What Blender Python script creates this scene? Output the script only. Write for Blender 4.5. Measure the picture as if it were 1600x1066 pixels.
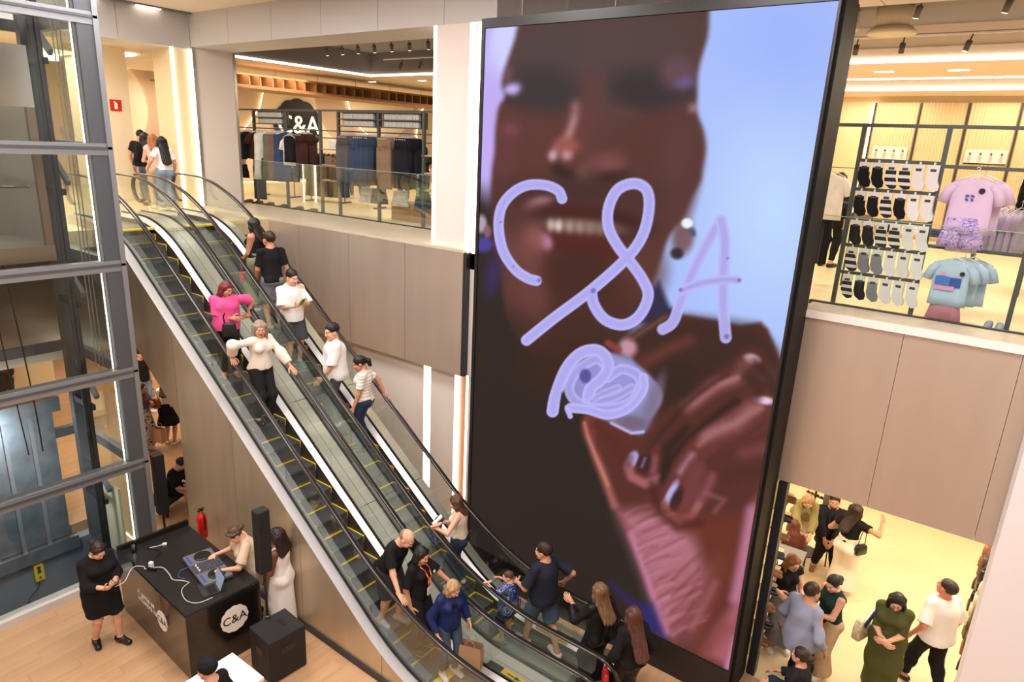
import bpy, math, random
import numpy as np
from mathutils import Vector, Matrix

for _o in list(bpy.data.objects):
    bpy.data.objects.remove(_o)
SC = bpy.context.scene
COL = SC.collection
R0 = random.Random(7)

# ------------------------------------------------------------------ camera
EYE = Vector((0.0, 0.0, 7.0))
YAW, PITCH, ROLL = -0.63467433, -0.28262085, 0.04775293
_f = Vector((math.sin(YAW) * math.cos(PITCH), math.cos(YAW) * math.cos(PITCH), math.sin(PITCH)))
_r0 = Vector((math.cos(YAW), -math.sin(YAW), 0))
_u0 = _r0.cross(_f)
_r = math.cos(ROLL) * _r0 + math.sin(ROLL) * _u0
_u = -math.sin(ROLL) * _r0 + math.cos(ROLL) * _u0
cam_d = bpy.data.cameras.new('camera')
cam_d.sensor_width = 36.0
cam_d.lens = 1049.07 / 1600 * 36.0
cam_d.clip_start = 0.05
cam_d.clip_end = 200
cam = bpy.data.objects.new('camera', cam_d)
COL.objects.link(cam)
cam.matrix_world = Matrix(((_r.x, _u.x, -_f.x, EYE.x), (_r.y, _u.y, -_f.y, EYE.y), (_r.z, _u.z, -_f.z, EYE.z), (0, 0, 0, 1)))
SC.camera = cam

# ------------------------------------------------------------------ view, world, large lights
SC.view_settings.view_transform = 'Standard'
SC.view_settings.look = 'None'
SC.view_settings.exposure = 0.0
SC.view_settings.gamma = 1.0
SC.view_settings.use_curve_mapping = False
SC.cycles.transparent_max_bounces = 48
world = bpy.data.worlds.new('world')
SC.world = world
world.use_nodes = True
world.node_tree.nodes['Background'].inputs[0].default_value = (1.0, 0.93, 0.86, 1)
world.node_tree.nodes['Background'].inputs[1].default_value = 0.25

def area(name, loc, size, power, col, rot=(0, 0, 0), spread=180):
    l = bpy.data.lights.new(name, 'AREA')
    l.shape = 'RECTANGLE'
    l.size, l.size_y = size
    l.energy = power
    l.color = col
    l.spread = math.radians(spread)
    o = bpy.data.objects.new(name, l)
    COL.objects.link(o)
    o.location = loc
    o.rotation_euler = rot
    o['kind'] = 'helper'
    return o

WARM = (1.0, 0.83, 0.62)
NEUT = (1.0, 0.95, 0.92)
# void ceiling luminaires (recessed rows over the escalators and the hall)
for _i, _x in enumerate((-13.5, -10.0, -6.5, -3.0, 0.5)):
    for _y in (0.5, 5.0):
        area('hall_ceiling_lamp', (_x, _y, 9.44), (1.6, 2.2), 185, NEUT)
# upper shop floor, behind the left and right balconies
for _x, _y in ((-21.0, 12.0), (-16.5, 11.8), (-12.0, 12.2), (-20.5, 19.0), (-15.0, 19.0), (-18.5, 6.0), (-19.5, 1.0)):
    area('shop_lamp_and_fill', (_x, _y, 8.55), (2.2, 2.2), 120, WARM)
for _x, _y in ((-4.0, 11.0), (0.0, 11.0), (3.5, 11.5), (-3.5, 15.0), (1.0, 15.0), (-3.5, 19.9), (-0.5, 19.9)):
    area('shop_lamp_and_fill', (_x, _y, 8.6), (2.0, 1.6), 48 if _y > 19 else 120, WARM)  # the dimmer far pair is added fill, brightening the fluted back wall
# lower shop floor
for _x, _y in ((-3.5, 10.5), (0.0, 10.3), (3.0, 10.5), (-2.5, 13.5), (1.5, 13.5), (-15.0, 10.5), (-15.5, 6.0), (-15.5, 1.5), (-20.0, 8.0), (-10.5, 11.0)):
    area('lower_shop_lamp', (_x, _y, 2.98), (1.6, 1.6), 88, WARM)

area('lift_pit_lamp', (-11.2, 3.2, 1.70), (.6, .2), 26, (.80, .90, 1.0), (0, math.radians(60), 0))
# ------------------------------------------------------------------ materials
MATS = {}
def lin(c):
    out = []
    for v in c[:3]:
        v = v / 255.0
        out.append(v / 12.92 if v <= 0.04045 else ((v + 0.055) / 1.055) ** 2.4)
    return out

def mat(name, rgb=(200, 200, 200), rough=0.5, metal=0.0, emit=0.0, noise=None, bump=None, var=0.0, spec=0.5, coat=0.0, emit_rgb=None, aniso=None):
    """rgb in sRGB; noise=(scale, amount[, stretch]) mottles the colour; bump=(scale, strength); var = per object tint."""
    if name in MATS:
        return MATS[name]
    m = bpy.data.materials.new(name)
    m.use_nodes = True
    nt = m.node_tree
    b = nt.nodes['Principled BSDF']
    c = lin(rgb)
    b.inputs['Base Color'].default_value = (*c, 1)
    b.inputs['Roughness'].default_value = rough
    b.inputs['Metallic'].default_value = metal
    b.inputs['Specular IOR Level'].default_value = spec
    b.inputs['Coat Weight'].default_value = coat
    if emit:
        e = lin(emit_rgb or rgb)
        b.inputs['Emission Color'].default_value = (*e, 1)
        b.inputs['Emission Strength'].default_value = emit
    src = None
    if noise or bump or aniso:
        tc = nt.nodes.new('ShaderNodeTexCoord')
    if noise:
        mp = nt.nodes.new('ShaderNodeMapping')
        st = noise[2] if len(noise) > 2 else (1, 1, 1)
        mp.inputs['Scale'].default_value = st
        nt.links.new(tc.outputs['Object'], mp.inputs[0])
        nz = nt.nodes.new('ShaderNodeTexNoise')
        nz.inputs['Scale'].default_value = noise[0]
        nz.inputs['Detail'].default_value = 5
        nt.links.new(mp.outputs[0], nz.inputs['Vector'])
        rp = nt.nodes.new('ShaderNodeValToRGB')
        rp.color_ramp.elements[0].position = 0.3
        rp.color_ramp.elements[1].position = 0.72
        k = noise[1]
        rp.color_ramp.elements[0].color = (*[max(0, v * (1 - k)) for v in c], 1)
        rp.color_ramp.elements[1].color = (*[min(1, v * (1 + k)) for v in c], 1)
        nt.links.new(nz.outputs['Fac'], rp.inputs[0])
        src = rp.outputs[0]
    if var:
        oi = nt.nodes.new('ShaderNodeObjectInfo')
        mr = nt.nodes.new('ShaderNodeMapRange')
        mr.inputs['To Min'].default_value = 1 - var
        mr.inputs['To Max'].default_value = 1 + var
        nt.links.new(oi.outputs['Random'], mr.inputs[0])
        mx = nt.nodes.new('ShaderNodeVectorMath')
        mx.operation = 'SCALE'
        if src:
            nt.links.new(src, mx.inputs[0])
        else:
            mx.inputs[0].default_value = c
        nt.links.new(mr.outputs[0], mx.inputs['Scale'])
        src = mx.outputs[0]
    if src:
        nt.links.new(src, b.inputs['Base Color'])
    if bump:
        nb = nt.nodes.new('ShaderNodeTexNoise')
        nb.inputs['Scale'].default_value = bump[0]
        nb.inputs['Detail'].default_value = 4
        if len(bump) > 2:
            mp2 = nt.nodes.new('ShaderNodeMapping')
            mp2.inputs['Scale'].default_value = bump[2]
            nt.links.new(tc.outputs['Object'], mp2.inputs[0])
            nt.links.new(mp2.outputs[0], nb.inputs['Vector'])
        else:
            nt.links.new(tc.outputs['Object'], nb.inputs['Vector'])
        bp = nt.nodes.new('ShaderNodeBump')
        bp.inputs['Strength'].default_value = bump[1]
        bp.inputs['Distance'].default_value = 0.01
        nt.links.new(nb.outputs['Fac'], bp.inputs['Height'])
        nt.links.new(bp.outputs[0], b.inputs['Normal'])
    MATS[name] = m
    return m

def glass(name, tint=(214, 232, 222), refl=1.0, rough=0.02, opac=0.0):
    """thin sheet glass: tinted see-through plus a fresnel mirror sheen"""
    if name in MATS:
        return MATS[name]
    m = bpy.data.materials.new(name)
    m.use_nodes = True
    nt = m.node_tree
    nt.nodes.clear()
    out = nt.nodes.new('ShaderNodeOutputMaterial')
    tr = nt.nodes.new('ShaderNodeBsdfTransparent')
    tr.inputs[0].default_value = (*lin(tint), 1)
    gl = nt.nodes.new('ShaderNodeBsdfGlossy')
    gl.inputs['Roughness'].default_value = rough
    gl.inputs['Color'].default_value = (0.95, 1, 0.97, 1)
    fr = nt.nodes.new('ShaderNodeFresnel')
    fr.inputs[0].default_value = 1.45
    mu = nt.nodes.new('ShaderNodeMath')
    mu.operation = 'MULTIPLY'
    mu.inputs[1].default_value = refl
    nt.links.new(fr.outputs[0], mu.inputs[0])
    mx = nt.nodes.new('ShaderNodeMixShader')
    nt.links.new(mu.outputs[0], mx.inputs[0])
    nt.links.new(tr.outputs[0], mx.inputs[1])
    nt.links.new(gl.outputs[0], mx.inputs[2])
    last = mx.outputs[0]
    if opac:
        df = nt.nodes.new('ShaderNodeBsdfDiffuse')
        df.inputs[0].default_value = (*lin(tint), 1)
        m2 = nt.nodes.new('ShaderNodeMixShader')
        m2.inputs[0].default_value = opac
        nt.links.new(last, m2.inputs[1])
        nt.links.new(df.outputs[0], m2.inputs[2])
        last = m2.outputs[0]
    nt.links.new(last, out.inputs[0])
    MATS[name] = m
    return m

# ------------------------------------------------------------------ mesh building
def fast_mesh(name, V, F4, mi=None, smooth=True, F3=None):
    """V (n,3); F4 (m,4) quads; F3 (k,3) triangles"""
    me = bpy.data.meshes.new(name)
    V = np.ascontiguousarray(V, dtype=np.float32)
    me.vertices.add(len(V))
    me.vertices.foreach_set('co', V.ravel())
    n4 = len(F4)
    n3 = 0 if F3 is None else len(F3)
    li = np.asarray(F4, dtype=np.int32).reshape(-1, 4).ravel()
    if n3:
        li = np.concatenate([li, np.asarray(F3, dtype=np.int32).ravel()])
    me.loops.add(len(li))
    me.loops.foreach_set('vertex_index', li)
    me.polygons.add(n4 + n3)
    ls = np.concatenate([np.arange(n4) * 4, n4 * 4 + np.arange(n3) * 3]).astype(np.int32)
    me.polygons.foreach_set('loop_start', ls)
    if mi is not None:
        me.polygons.foreach_set('material_index', np.asarray(mi, dtype=np.int32))
    me.polygons.foreach_set('use_smooth', np.full(n4 + n3, smooth))
    me.update(calc_edges=True)
    return me

def link(name, me, mats=None, parent=None, loc=None, rot=None):
    o = bpy.data.objects.new(name, me)
    COL.objects.link(o)
    if mats is not None and me is not None and not me.materials:
        for m in (mats if isinstance(mats, (list, tuple)) else [mats]):
            me.materials.append(m)
    if parent is not None:
        o.parent = parent
    if loc is not None:
        o.location = loc
    if rot is not None:
        o.rotation_euler = rot
    return o

SHARED = {}
def shared(me0, mats):
    """one mesh per shape and material set, shared by all alike pieces"""
    mats = mats if isinstance(mats, (list, tuple)) else [mats]
    k = (me0.name,) + tuple(m.name for m in mats)
    if k not in SHARED:
        me = me0.copy()
        me.materials.clear()
        for m in mats:
            me.materials.append(m)
        SHARED[k] = me
    return SHARED[k]

def tag(o, label=None, cat=None, group=None, kind=None):
    if label:
        o['label'] = label
    if cat:
        o['category'] = cat
    if group:
        o['group'] = group
    if kind:
        o['kind'] = kind
    return o

def thing(name, label, cat, loc=(0, 0, 0), rz=0.0, group=None, kind=None):
    o = bpy.data.objects.new(name, None)
    o.empty_display_size = 0.1
    COL.objects.link(o)
    o.location = loc
    o.rotation_euler = (0, 0, rz)
    return tag(o, label, cat, group, kind)

def copy_tree(o, parent=None, loc=None, rz=None, label=None):
    c = o.copy()
    COL.objects.link(c)
    c.parent = parent
    if loc is not None:
        c.location = loc
    if rz is not None:
        c.rotation_euler = (0, 0, rz)
    if label:
        c['label'] = label
    for ch in list(o.children):
        copy_tree(ch, c)
    return c

class MB:
    def __init__(s):
        s.v = []
        s.f = []
        s.m = []
        s.cur = 0

    def face(s, idx):
        s.f.append(tuple(idx))
        s.m.append(s.cur)

    def add(s, vs, fs):
        o = len(s.v)
        s.v += [tuple(p) for p in vs]
        for f in fs:
            s.face([i + o for i in f])
        return s

    def box(s, x0, x1, y0, y1, z0, z1):
        return s.add([(x0, y0, z0), (x1, y0, z0), (x1, y1, z0), (x0, y1, z0), (x0, y0, z1), (x1, y0, z1), (x1, y1, z1), (x0, y1, z1)],
                     [(0, 3, 2, 1), (4, 5, 6, 7), (0, 1, 5, 4), (1, 2, 6, 5), (2, 3, 7, 6), (3, 0, 4, 7)])

    def bbox(s, x0, x1, y0, y1, z0, z1, b=0.01):
        """box with bevelled vertical and top edges"""
        def ring(i, z):
            return [(x0 + i, y0 + b, z), (x0 + b, y0 + i, z), (x1 - b, y0 + i, z), (x1 - i, y0 + b, z),
                    (x1 - i, y1 - b, z), (x1 - b, y1 - i, z), (x0 + b, y1 - i, z), (x0 + i, y1 - b, z)]
        rs = [ring(b * .6, z0), ring(0, z0 + b), ring(0, z1 - b), ring(b * .6, z1)]
        vs = sum(rs, [])
        fs = [tuple(range(7, -1, -1)), tuple(range(24, 32))]
        for k in range(3):
            for i in range(8):
                j = (i + 1) % 8
                fs.append((k * 8 + i, k * 8 + j, k * 8 + 8 + j, k * 8 + 8 + i))
        return s.add(vs, fs)

    def obox(s, c, size, M=None):
        hx, hy, hz = [k / 2 for k in size]
        vs = [(a * hx, b * hy, d * hz) for d in (-1, 1) for a, b in ((-1, -1), (1, -1), (1, 1), (-1, 1))]
        if M is not None:
            vs = [tuple(M @ Vector(v)) for v in vs]
        vs = [(v[0] + c[0], v[1] + c[1], v[2] + c[2]) for v in vs]
        return s.add(vs, [(0, 3, 2, 1), (4, 5, 6, 7), (0, 1, 5, 4), (1, 2, 6, 5), (2, 3, 7, 6), (3, 0, 4, 7)])

    def cyl(s, p0, p1, r0, r1=None, n=10, caps=True):
        r1 = r0 if r1 is None else r1
        p0, p1 = Vector(p0), Vector(p1)
        d = (p1 - p0).normalized()
        a = d.orthogonal().normalized()
        b = d.cross(a)
        vs = []
        for p, r in ((p0, r0), (p1, r1)):
            for i in range(n):
                t = 2 * math.pi * i / n
                vs.append(p + a * math.cos(t) * r + b * math.sin(t) * r)
        fs = [(i, (i + 1) % n, n + (i + 1) % n, n + i) for i in range(n)]
        if caps:
            fs += [tuple(range(n - 1, -1, -1)), tuple(range(n, 2 * n))]
        return s.add(vs, fs)

    def tube(s, pts, r, n=8, caps=True, ry=None):
        pts = [Vector(p) for p in pts]
        vs = []
        prev = None
        rs = r if isinstance(r, (list, tuple)) else [r] * len(pts)
        for i, p in enumerate(pts):
            d = (pts[min(i + 1, len(pts) - 1)] - pts[max(i - 1, 0)]).normalized()
            if prev is None:
                a = d.orthogonal().normalized()
            else:
                a = (prev - d * prev.dot(d)).normalized()
            prev = a
            b = d.cross(a)
            for k in range(n):
                t = 2 * math.pi * k / n
                vs.append(p + a * math.cos(t) * rs[i] + b * math.sin(t) * rs[i])
        fs = []
        for i in range(len(pts) - 1):
            for k in range(n):
                fs.append((i * n + k, i * n + (k + 1) % n, (i + 1) * n + (k + 1) % n, (i + 1) * n + k))
        if caps:
            fs += [tuple(range(n - 1, -1, -1)), tuple(range((len(pts) - 1) * n, len(pts) * n))]
        return s.add(vs, fs)

    def prism(s, poly, y0, y1, axis='y'):
        """polygon in the plane across axis, extruded along it (poly counter-clockwise seen from -axis for y)"""
        n = len(poly)
        def pt(p, t):
            if axis == 'y':
                return (p[0], t, p[1])
            if axis == 'x':
                return (t, p[0], p[1])
            return (p[0], p[1], t)
        vs = [pt(p, y0) for p in poly] + [pt(p, y1) for p in poly]
        fs = [tuple(range(n)), tuple(range(2 * n - 1, n - 1, -1))]
        fs += [(i, n + i, n + (i + 1) % n, (i + 1) % n) for i in range(n)]
        if axis != 'y':
            fs = [tuple(reversed(f)) for f in fs]
        return s.add(vs, fs)

    def lathe(s, prof, c=(0, 0, 0), n=16):
        vs = []
        for r, z in prof:
            for k in range(n):
                t = 2 * math.pi * k / n
                vs.append((c[0] + r * math.cos(t), c[1] + r * math.sin(t), c[2] + z))
        fs = []
        for i in range(len(prof) - 1):
            for k in range(n):
                fs.append((i * n + k, i * n + (k + 1) % n, (i + 1) * n + (k + 1) % n, (i + 1) * n + k))
        fs += [tuple(range(n - 1, -1, -1)), tuple(range((len(prof) - 1) * n, len(prof) * n))]
        return s.add(vs, fs)

    def strip(s, path_a, path_b):
        """quad strip between two point rows"""
        n = len(path_a)
        return s.add(list(path_a) + list(path_b), [(i, i + 1, n + i + 1, n + i) for i in range(n - 1)])

    def loft(s, rings, closed=True, caps=True):
        n = len(rings[0])
        vs = sum([list(r) for r in rings], [])
        fs = []
        for i in range(len(rings) - 1):
            for k in range(n if closed else n - 1):
                fs.append((i * n + k, i * n + (k + 1) % n, (i + 1) * n + (k + 1) % n, (i + 1) * n + k))
        if caps:
            fs += [tuple(range(n - 1, -1, -1)), tuple(range((len(rings) - 1) * n, len(rings) * n))]
        return s.add(vs, fs)

    def mesh(s, name, smooth=False):
        me = bpy.data.meshes.new(name)
        me.from_pydata(s.v, [], s.f)
        me.polygons.foreach_set('material_index', s.m)
        if smooth:
            me.polygons.foreach_set('use_smooth', [True] * len(s.f))
        me.update()
        return me

    def obj(s, name, mats, parent=None, smooth=False, loc=None, rot=None):
        return link(name, s.mesh(name, smooth), mats, parent, loc, rot)

def box(name, m, x0, x1, y0, y1, z0, z1, parent=None, bev=0.0):
    b = MB()
    if bev:
        b.bbox(x0, x1, y0, y1, z0, z1, bev)
    else:
        b.box(x0, x1, y0, y1, z0, z1)
    return b.obj(name, m, parent)

def struct(o, label=None):
    o['kind'] = 'structure'
    if label:
        o['label'] = label
    return o

def text_mesh(s, size, depth=0.004, align='CENTER'):
    cu = bpy.data.curves.new('lettering', 'FONT')
    cu.body = s
    cu.size = size
    cu.extrude = depth
    cu.align_x = align
    cu.align_y = 'CENTER'
    cu.resolution_u = 3
    o = bpy.data.objects.new('lettering', cu)
    COL.objects.link(o)
    dg = bpy.context.evaluated_depsgraph_get()
    me = bpy.data.meshes.new_from_object(o.evaluated_get(dg))
    bpy.data.objects.remove(o)
    return me

# ================================================================== the place
ZM = 5.26      # upper shop floor
ZC = 9.49      # ceiling over the hall
ZL = 3.05      # ceiling of the lower shop
W_WALL = mat('white_wall', (232, 222, 216), 0.55)
W_FASC = mat('fascia_panel_paint', (200, 197, 198), 0.45)
W_CEIL = mat('ceiling_paint', (236, 222, 205), 0.7)
G_CEIL = mat('grey_recess_paint', (128, 122, 120), 0.8)
BRUSH = mat('brushed_panel_metal', (198, 182, 168), 0.36, 0.5, noise=(3.0, 0.05, (1, 1, 0.15)))
BRUSH2 = mat('escalator_cladding_metal', (206, 188, 162), 0.34, 0.55, noise=(2.2, 0.10, (1.2, 1, 0.12)))
STEEL = mat('satin_steel', (196, 192, 190), 0.32, 0.9)
STEEL_D = mat('dark_steel', (74, 74, 78), 0.42, 0.7)
GREYP = mat('grey_painted_steel', (128, 130, 134), 0.45, 0.3)
LED = mat('led_strip_light', (255, 244, 228), 0.5, emit=7.0, emit_rgb=(255, 240, 220))
LEDW = mat('warm_led_light', (255, 226, 170), 0.5, emit=5.0, emit_rgb=(255, 222, 165))
BLACK = mat('black_satin', (20, 20, 22), 0.45)
GLASS = glass('balustrade_glass', (250, 253, 251), 0.2)
GLASS_S = glass('shaft_glass', (249, 252, 251), 0.5)
WOODF = mat('oak_floor', (190, 150, 112), 0.42, noise=(9, 0.10, (1, 0.08, 1)), var=0.07)
WOODB = mat('oak_floor_field', (190, 150, 112), 0.42, noise=(9, 0.10, (1, 0.08, 1)))
PALEF = mat('pale_floor', (232, 212, 172), 0.4, noise=(1.5, 0.05))
MEZZF = mat('upper_floor_tile', (222, 204, 168), 0.38, noise=(1.3, 0.05))
SILL = mat('stone_sill', (206, 194, 174), 0.35, noise=(8, 0.06))

# ---- floors
fl = MB()
fl.box(-30, -12.7, -5, 26, -0.2, -0.004)
fl.box(-10.6, 8, -5, 26, -0.2, -0.004)
fl.box(-12.7, -10.6, -5, 1.2, -0.2, -0.004)
fl.box(-12.7, -10.6, 4.3, 26, -0.2, -0.004)
floor = struct(fl.obj('floor', WOODB), 'light oak plank floor of the lower hall')
pm = {}
for i in range(31):
    x0 = -11.35 + i * 0.19
    for j in range(4):
        y0 = 0.2 + j * 1.3 + (i * 0.53) % 1.3 - 1.3
        pk = 'p'
        if pk not in pm:
            b = MB()
            b.bbox(0, 0.188, 0, 1.297, -0.012, 0.0, 0.0015)
            pm[pk] = b.mesh('floor_plank')
        if y0 + 1.3 < 0.6 or y0 > 5.0 or x0 < -10.62:
            continue
        link('floor_plank', pm[pk], WOODF, floor, (x0, y0, 0))
for i in range(8):
    for j in range(2):
        link('floor_plank', pm['p'], WOODF, floor, (-3.3 + i * 0.19, 5.6 + j * 1.3 - (i * .53) % 1.3, 0))
box('pale_floor_field', PALEF, -6.4, 8, 8.42, 22, -0.012, 0.0, floor)
tile = MB()
mez = MB()
mez.box(-30, 8, 8.62, 26, ZM - 0.3, ZM - 0.004)
mez.box(-30, -12.9, -5, 8.62, ZM - 0.3, ZM - 0.004)
mezz = struct(mez.obj('floor_upper', MEZZF), 'pale upper shop floor')
for i in range(9):        # large pale floor tiles behind the glass
    for j in range(3):
        bt = MB()
        if i == 0 and j == 0:
            bt.bbox(0, 1.195, 0, 1.195, -0.006, 0.0, 0.002)
            pm['t'] = bt.mesh('floor_tile')
        link('floor_tile', pm['t'], MEZZF, mezz, (-18.0 + i * 1.2, 10.0 + j * 1.2, ZM))
for i in range(5):
    for j in range(3):
        link('floor_tile', pm['t'], MEZZF, mezz, (-3.6 + i * 1.2, 9.0 + j * 1.2, ZM))
# ---- ceilings
struct(box('ceiling', W_CEIL, -15.67, 8, -5, 8.6, ZC, ZC + 0.2))
c = MB()
c.box(-30, 8, 9.0, 26, ZL, ZL + 0.15)
c.box(-30, -12.95, -5, 9.0, ZL, ZL + 0.15)
struct(c.obj('ceiling_lower_shop', W_CEIL))
c = MB()
c.box(-30, -16.15, 9.6, 26, 8.75, 9.5)
c.box(-16.15, -7.0, 14.3, 26, 8.75, 9.5)
c.box(-30, -16.6, -5, 9.6, 8.82, 9.5)
struct(c.obj('ceiling_left_shop', W_CEIL))
struct(box('ceiling_recess_left', G_CEIL, -16.15, -7.0, 9.6, 14.3, 9.4, 9.5))
c = MB()
c.box(-16.15, -16.12, 9.6, 14.3, 8.75, 9.4)
c.box(-16.15, -7.0, 14.27, 14.3, 8.75, 9.4)
struct(c.obj('trim_recess_left', G_CEIL))
c = MB()
c.box(-16.16, -16.1, 9.6, 14.33, 8.76, 8.81)
c.box(-16.16, -7.0, 14.24, 14.33, 8.76, 8.81)
struct(c.obj('trim_led_left', LED))
c = MB()
c.box(-7.0, 8, 14.9, 17.5, 8.8, 9.5)
c.box(-7.0, 8, 19.3, 26, 8.7, 9.5)
struct(c.obj('ceiling_right_shop', W_CEIL))
c = MB()
c.box(-7.0, 8, 9.4, 14.9, 9.42, 9.55)
c.box(-7.0, 8, 17.5, 19.3, 9.30, 9.5)
struct(c.obj('ceiling_recess_right', G_CEIL))
c = MB()
c.box(-7.0, 8, 14.82, 14.9, 8.80, 8.86)
c.box(-7.0, 8, 17.5, 17.58, 8.78, 8.84)
c.box(-7.0, 8, 19.24, 19.3, 8.70, 8.74)
struct(c.obj('trim_led_right', LED))
struct(box('trim_bulkhead_right', W_CEIL, -7.0, 8, 14.86, 14.9, 8.86, 9.05))
# ---- far walls
struct(box('wall_left', mat('taupe_wall', (196, 174, 156), 0.6), -23.3, -23.0, -5, 26, ZM, 9.5))
struct(box('wall_back', W_WALL, -30, 8, 25.7, 26, 0, 9.5))
struct(box('wall_right_shop', mat('cream_wall', (240, 220, 176), 0.6), -7, 8, 21.0, 21.2, ZM, 9.5))
struct(box('wall_lower_left', W_WALL, -24.2, -24, -5, 26, 0, ZL))
struct(box('wall_lower_right', mat('cream_lower_wall', (244, 226, 180), 0.6), -6.9, 8, 17.0, 17.2, 0, ZL))
struct(box('wall_right', W_WALL, 8, 8.2, -5, 26, 0, 9.6))
struct(box('wall_near', W_WALL, -30, 8, -5.2, -5, 0, 9.6))
struct(box('wall_partition', W_WALL, -7.1, -6.9, 9.7, 26, 0, 9.5))
# ---- fascias over the openings, in separate panels
fa = struct(thing('wall_fascia_back', None, None))
fb = MB(); fb.box(0, 1.53, 0, 1.0, 0, ZC - 8.8)
fpm = fb.mesh('fascia_panel')
for i in range(15):
    link('fascia_panel', fpm, W_FASC, fa, (-15.67 + i * 1.54, 8.6, 8.8))
fb2 = struct(thing('wall_fascia_left', None, None))
fb = MB(); fb.box(-0.95, 0, 0, 1.53, 0, ZC - 8.75)
fpm2 = fb.mesh('fascia_panel')
for i in range(9):
    link('fascia_panel', fpm2, W_FASC, fb2, (-15.67, 8.6 - 1.54 * (i + 1), 8.75))
struct(box('trim_ceiling_slot', mat('slot_grey', (120, 120, 124), 0.6), -15.66, -15.5, -5, 8.59, ZC - 0.03, ZC + 0.0))
for a, b_ in ((5.75, 6.35), (6.4, 6.75), (7.45, 7.95)):
    tag(box('slot_lamp', LED, -15.62, -15.56, a, b_, ZC - 0.05, ZC - 0.031),
        {5.75: 'short bright slot lamp in hall ceiling nearest the lift shaft', 6.4: 'short bright slot lamp in hall ceiling, middle one above white fascia', 7.45: 'long bright slot lamp in hall ceiling nearest the white corner'}[a], 'ceiling lamp', 'slot lamps in the hall ceiling')
# ---- portal wall and pillars
struct(box('wall_portal', W_WALL, -16.6, -15.67, 8.6, 9.6, ZM, 8.8))
struct(box('trim_portal_edge', STEEL, -15.75, -15.64, 9.6, 9.66, ZM, 8.8))
struct(box('trim_portal_corner', STEEL, -15.70, -15.64, 8.60, 8.68, ZM, 8.8))
struct(box('wall_pillar_left', mat('warm_pillar', (240, 222, 182), 0.55), -16.6, -15.70, 8.18, 8.6, ZM, 8.75))
struct(box('trim_led_pillar', LED, -15.72, -15.66, 8.14, 8.18, ZM, 8.75))
struct(box('trim_led_pillar_corner', LED, -15.70, -15.64, 8.56, 8.60, ZM, 8.75))
struct(box('wall_pillar_red_sign', mat('warm_pillar2', (246, 232, 204), 0.55), -18.9, -18.0, 7.2, 8.22, ZM, 8.82))
s = thing('fire_extinguisher_sign', 'red square sign with white fire extinguisher symbol on cream pillar', 'sign', (-17.98, 7.87, 7.5))
box('sign_plate', mat('sign_red', (206, 30, 26), 0.4), 0, 0.012, -0.13, 0.13, -0.13, 0.13, s)
b = MB(); b.prism([(-0.035, -0.085), (0.035, -0.085), (0.035, 0.04), (0.015, 0.07), (-0.015, 0.07), (-0.035, 0.04)], 0.012, 0.016, 'x')
b.prism([(-0.05, 0.055), (-0.01, 0.075), (-0.01, 0.095), (-0.05, 0.08)], 0.012, 0.016, 'x')
b.obj('symbol', mat('sign_white', (250, 250, 246), 0.5), s)
# middle pillar between left opening and screen
pl = struct(thing('wall_pillar_middle', 'white pillar with light strips left of the big screen', None))
box('pillar_panel', W_WALL, -8.12, -7.42, 8.6, 9.6, ZM - 0.02, 8.8, pl)
box('led_edge', LED, -8.19, -8.12, 8.6, 8.66, ZM - 0.02, 8.79, pl)
box('led_edge', LED, -7.42, -7.36, 8.6, 8.66, ZM - 0.02, 8.79, pl)
box('recess', STEEL, -7.36, -7.26, 8.70, 9.5, ZM - 0.02, 8.8, pl)
box('led_edge', LED, -7.26, -7.18, 8.6, 8.66, ZM - 0.02, 8.79, pl)
box('pillar_panel', W_WALL, -7.18, -6.3, 8.6, 9.6, ZM - 0.02, 8.8, pl)
struct(box('wall_behind_screen', W_WALL, -6.9, -2.0, 8.6, 8.8, 0, 9.5))
# ---- metal parapets under the balconies, in separate sheets
pa = struct(thing('wall_parapet_left', 'brushed metal parapet under the left balcony', None))
for x0, x1 in ((-13.4, -11.85), (-11.84, -10.3), (-10.29, -8.75), (-8.74, -7.36)):
    box('metal_sheet', BRUSH, x0, x1, 8.50, 8.62, ZL, ZM - 0.02, pa)
box('end_return', STEEL_D, -7.36, -7.30, 8.52, 8.9, ZL, ZM - 0.02, pa)
box('sill', SILL, -15.67, -7.36, 8.50, 10.1, ZM - 0.02, ZM + 0.03, pa)
pb = struct(thing('wall_parapet_right', 'brushed metal parapet under the right balcony', None))
for x0 in (-1.87, -0.79, 0.29, 1.37, 2.45):
    box('metal_sheet', BRUSH, x0, x0 + 1.075, 8.42, 8.60, ZL - 0.02, ZM - 0.06, pb)
box('edge_strip', mat('white_edge_strip', (250, 240, 236), 0.4), -1.90, 6, 8.38, 8.62, ZM - 0.06, ZM + 0.02, pb)
box('sill', SILL, -1.9, 6, 8.43, 9.0, ZM + 0.02, ZM + 0.032, pb)
struct(box('trim_parapet_back', W_WALL, -13.4, 8, 8.62, 8.7, ZL, ZM - 0.03))
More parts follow.
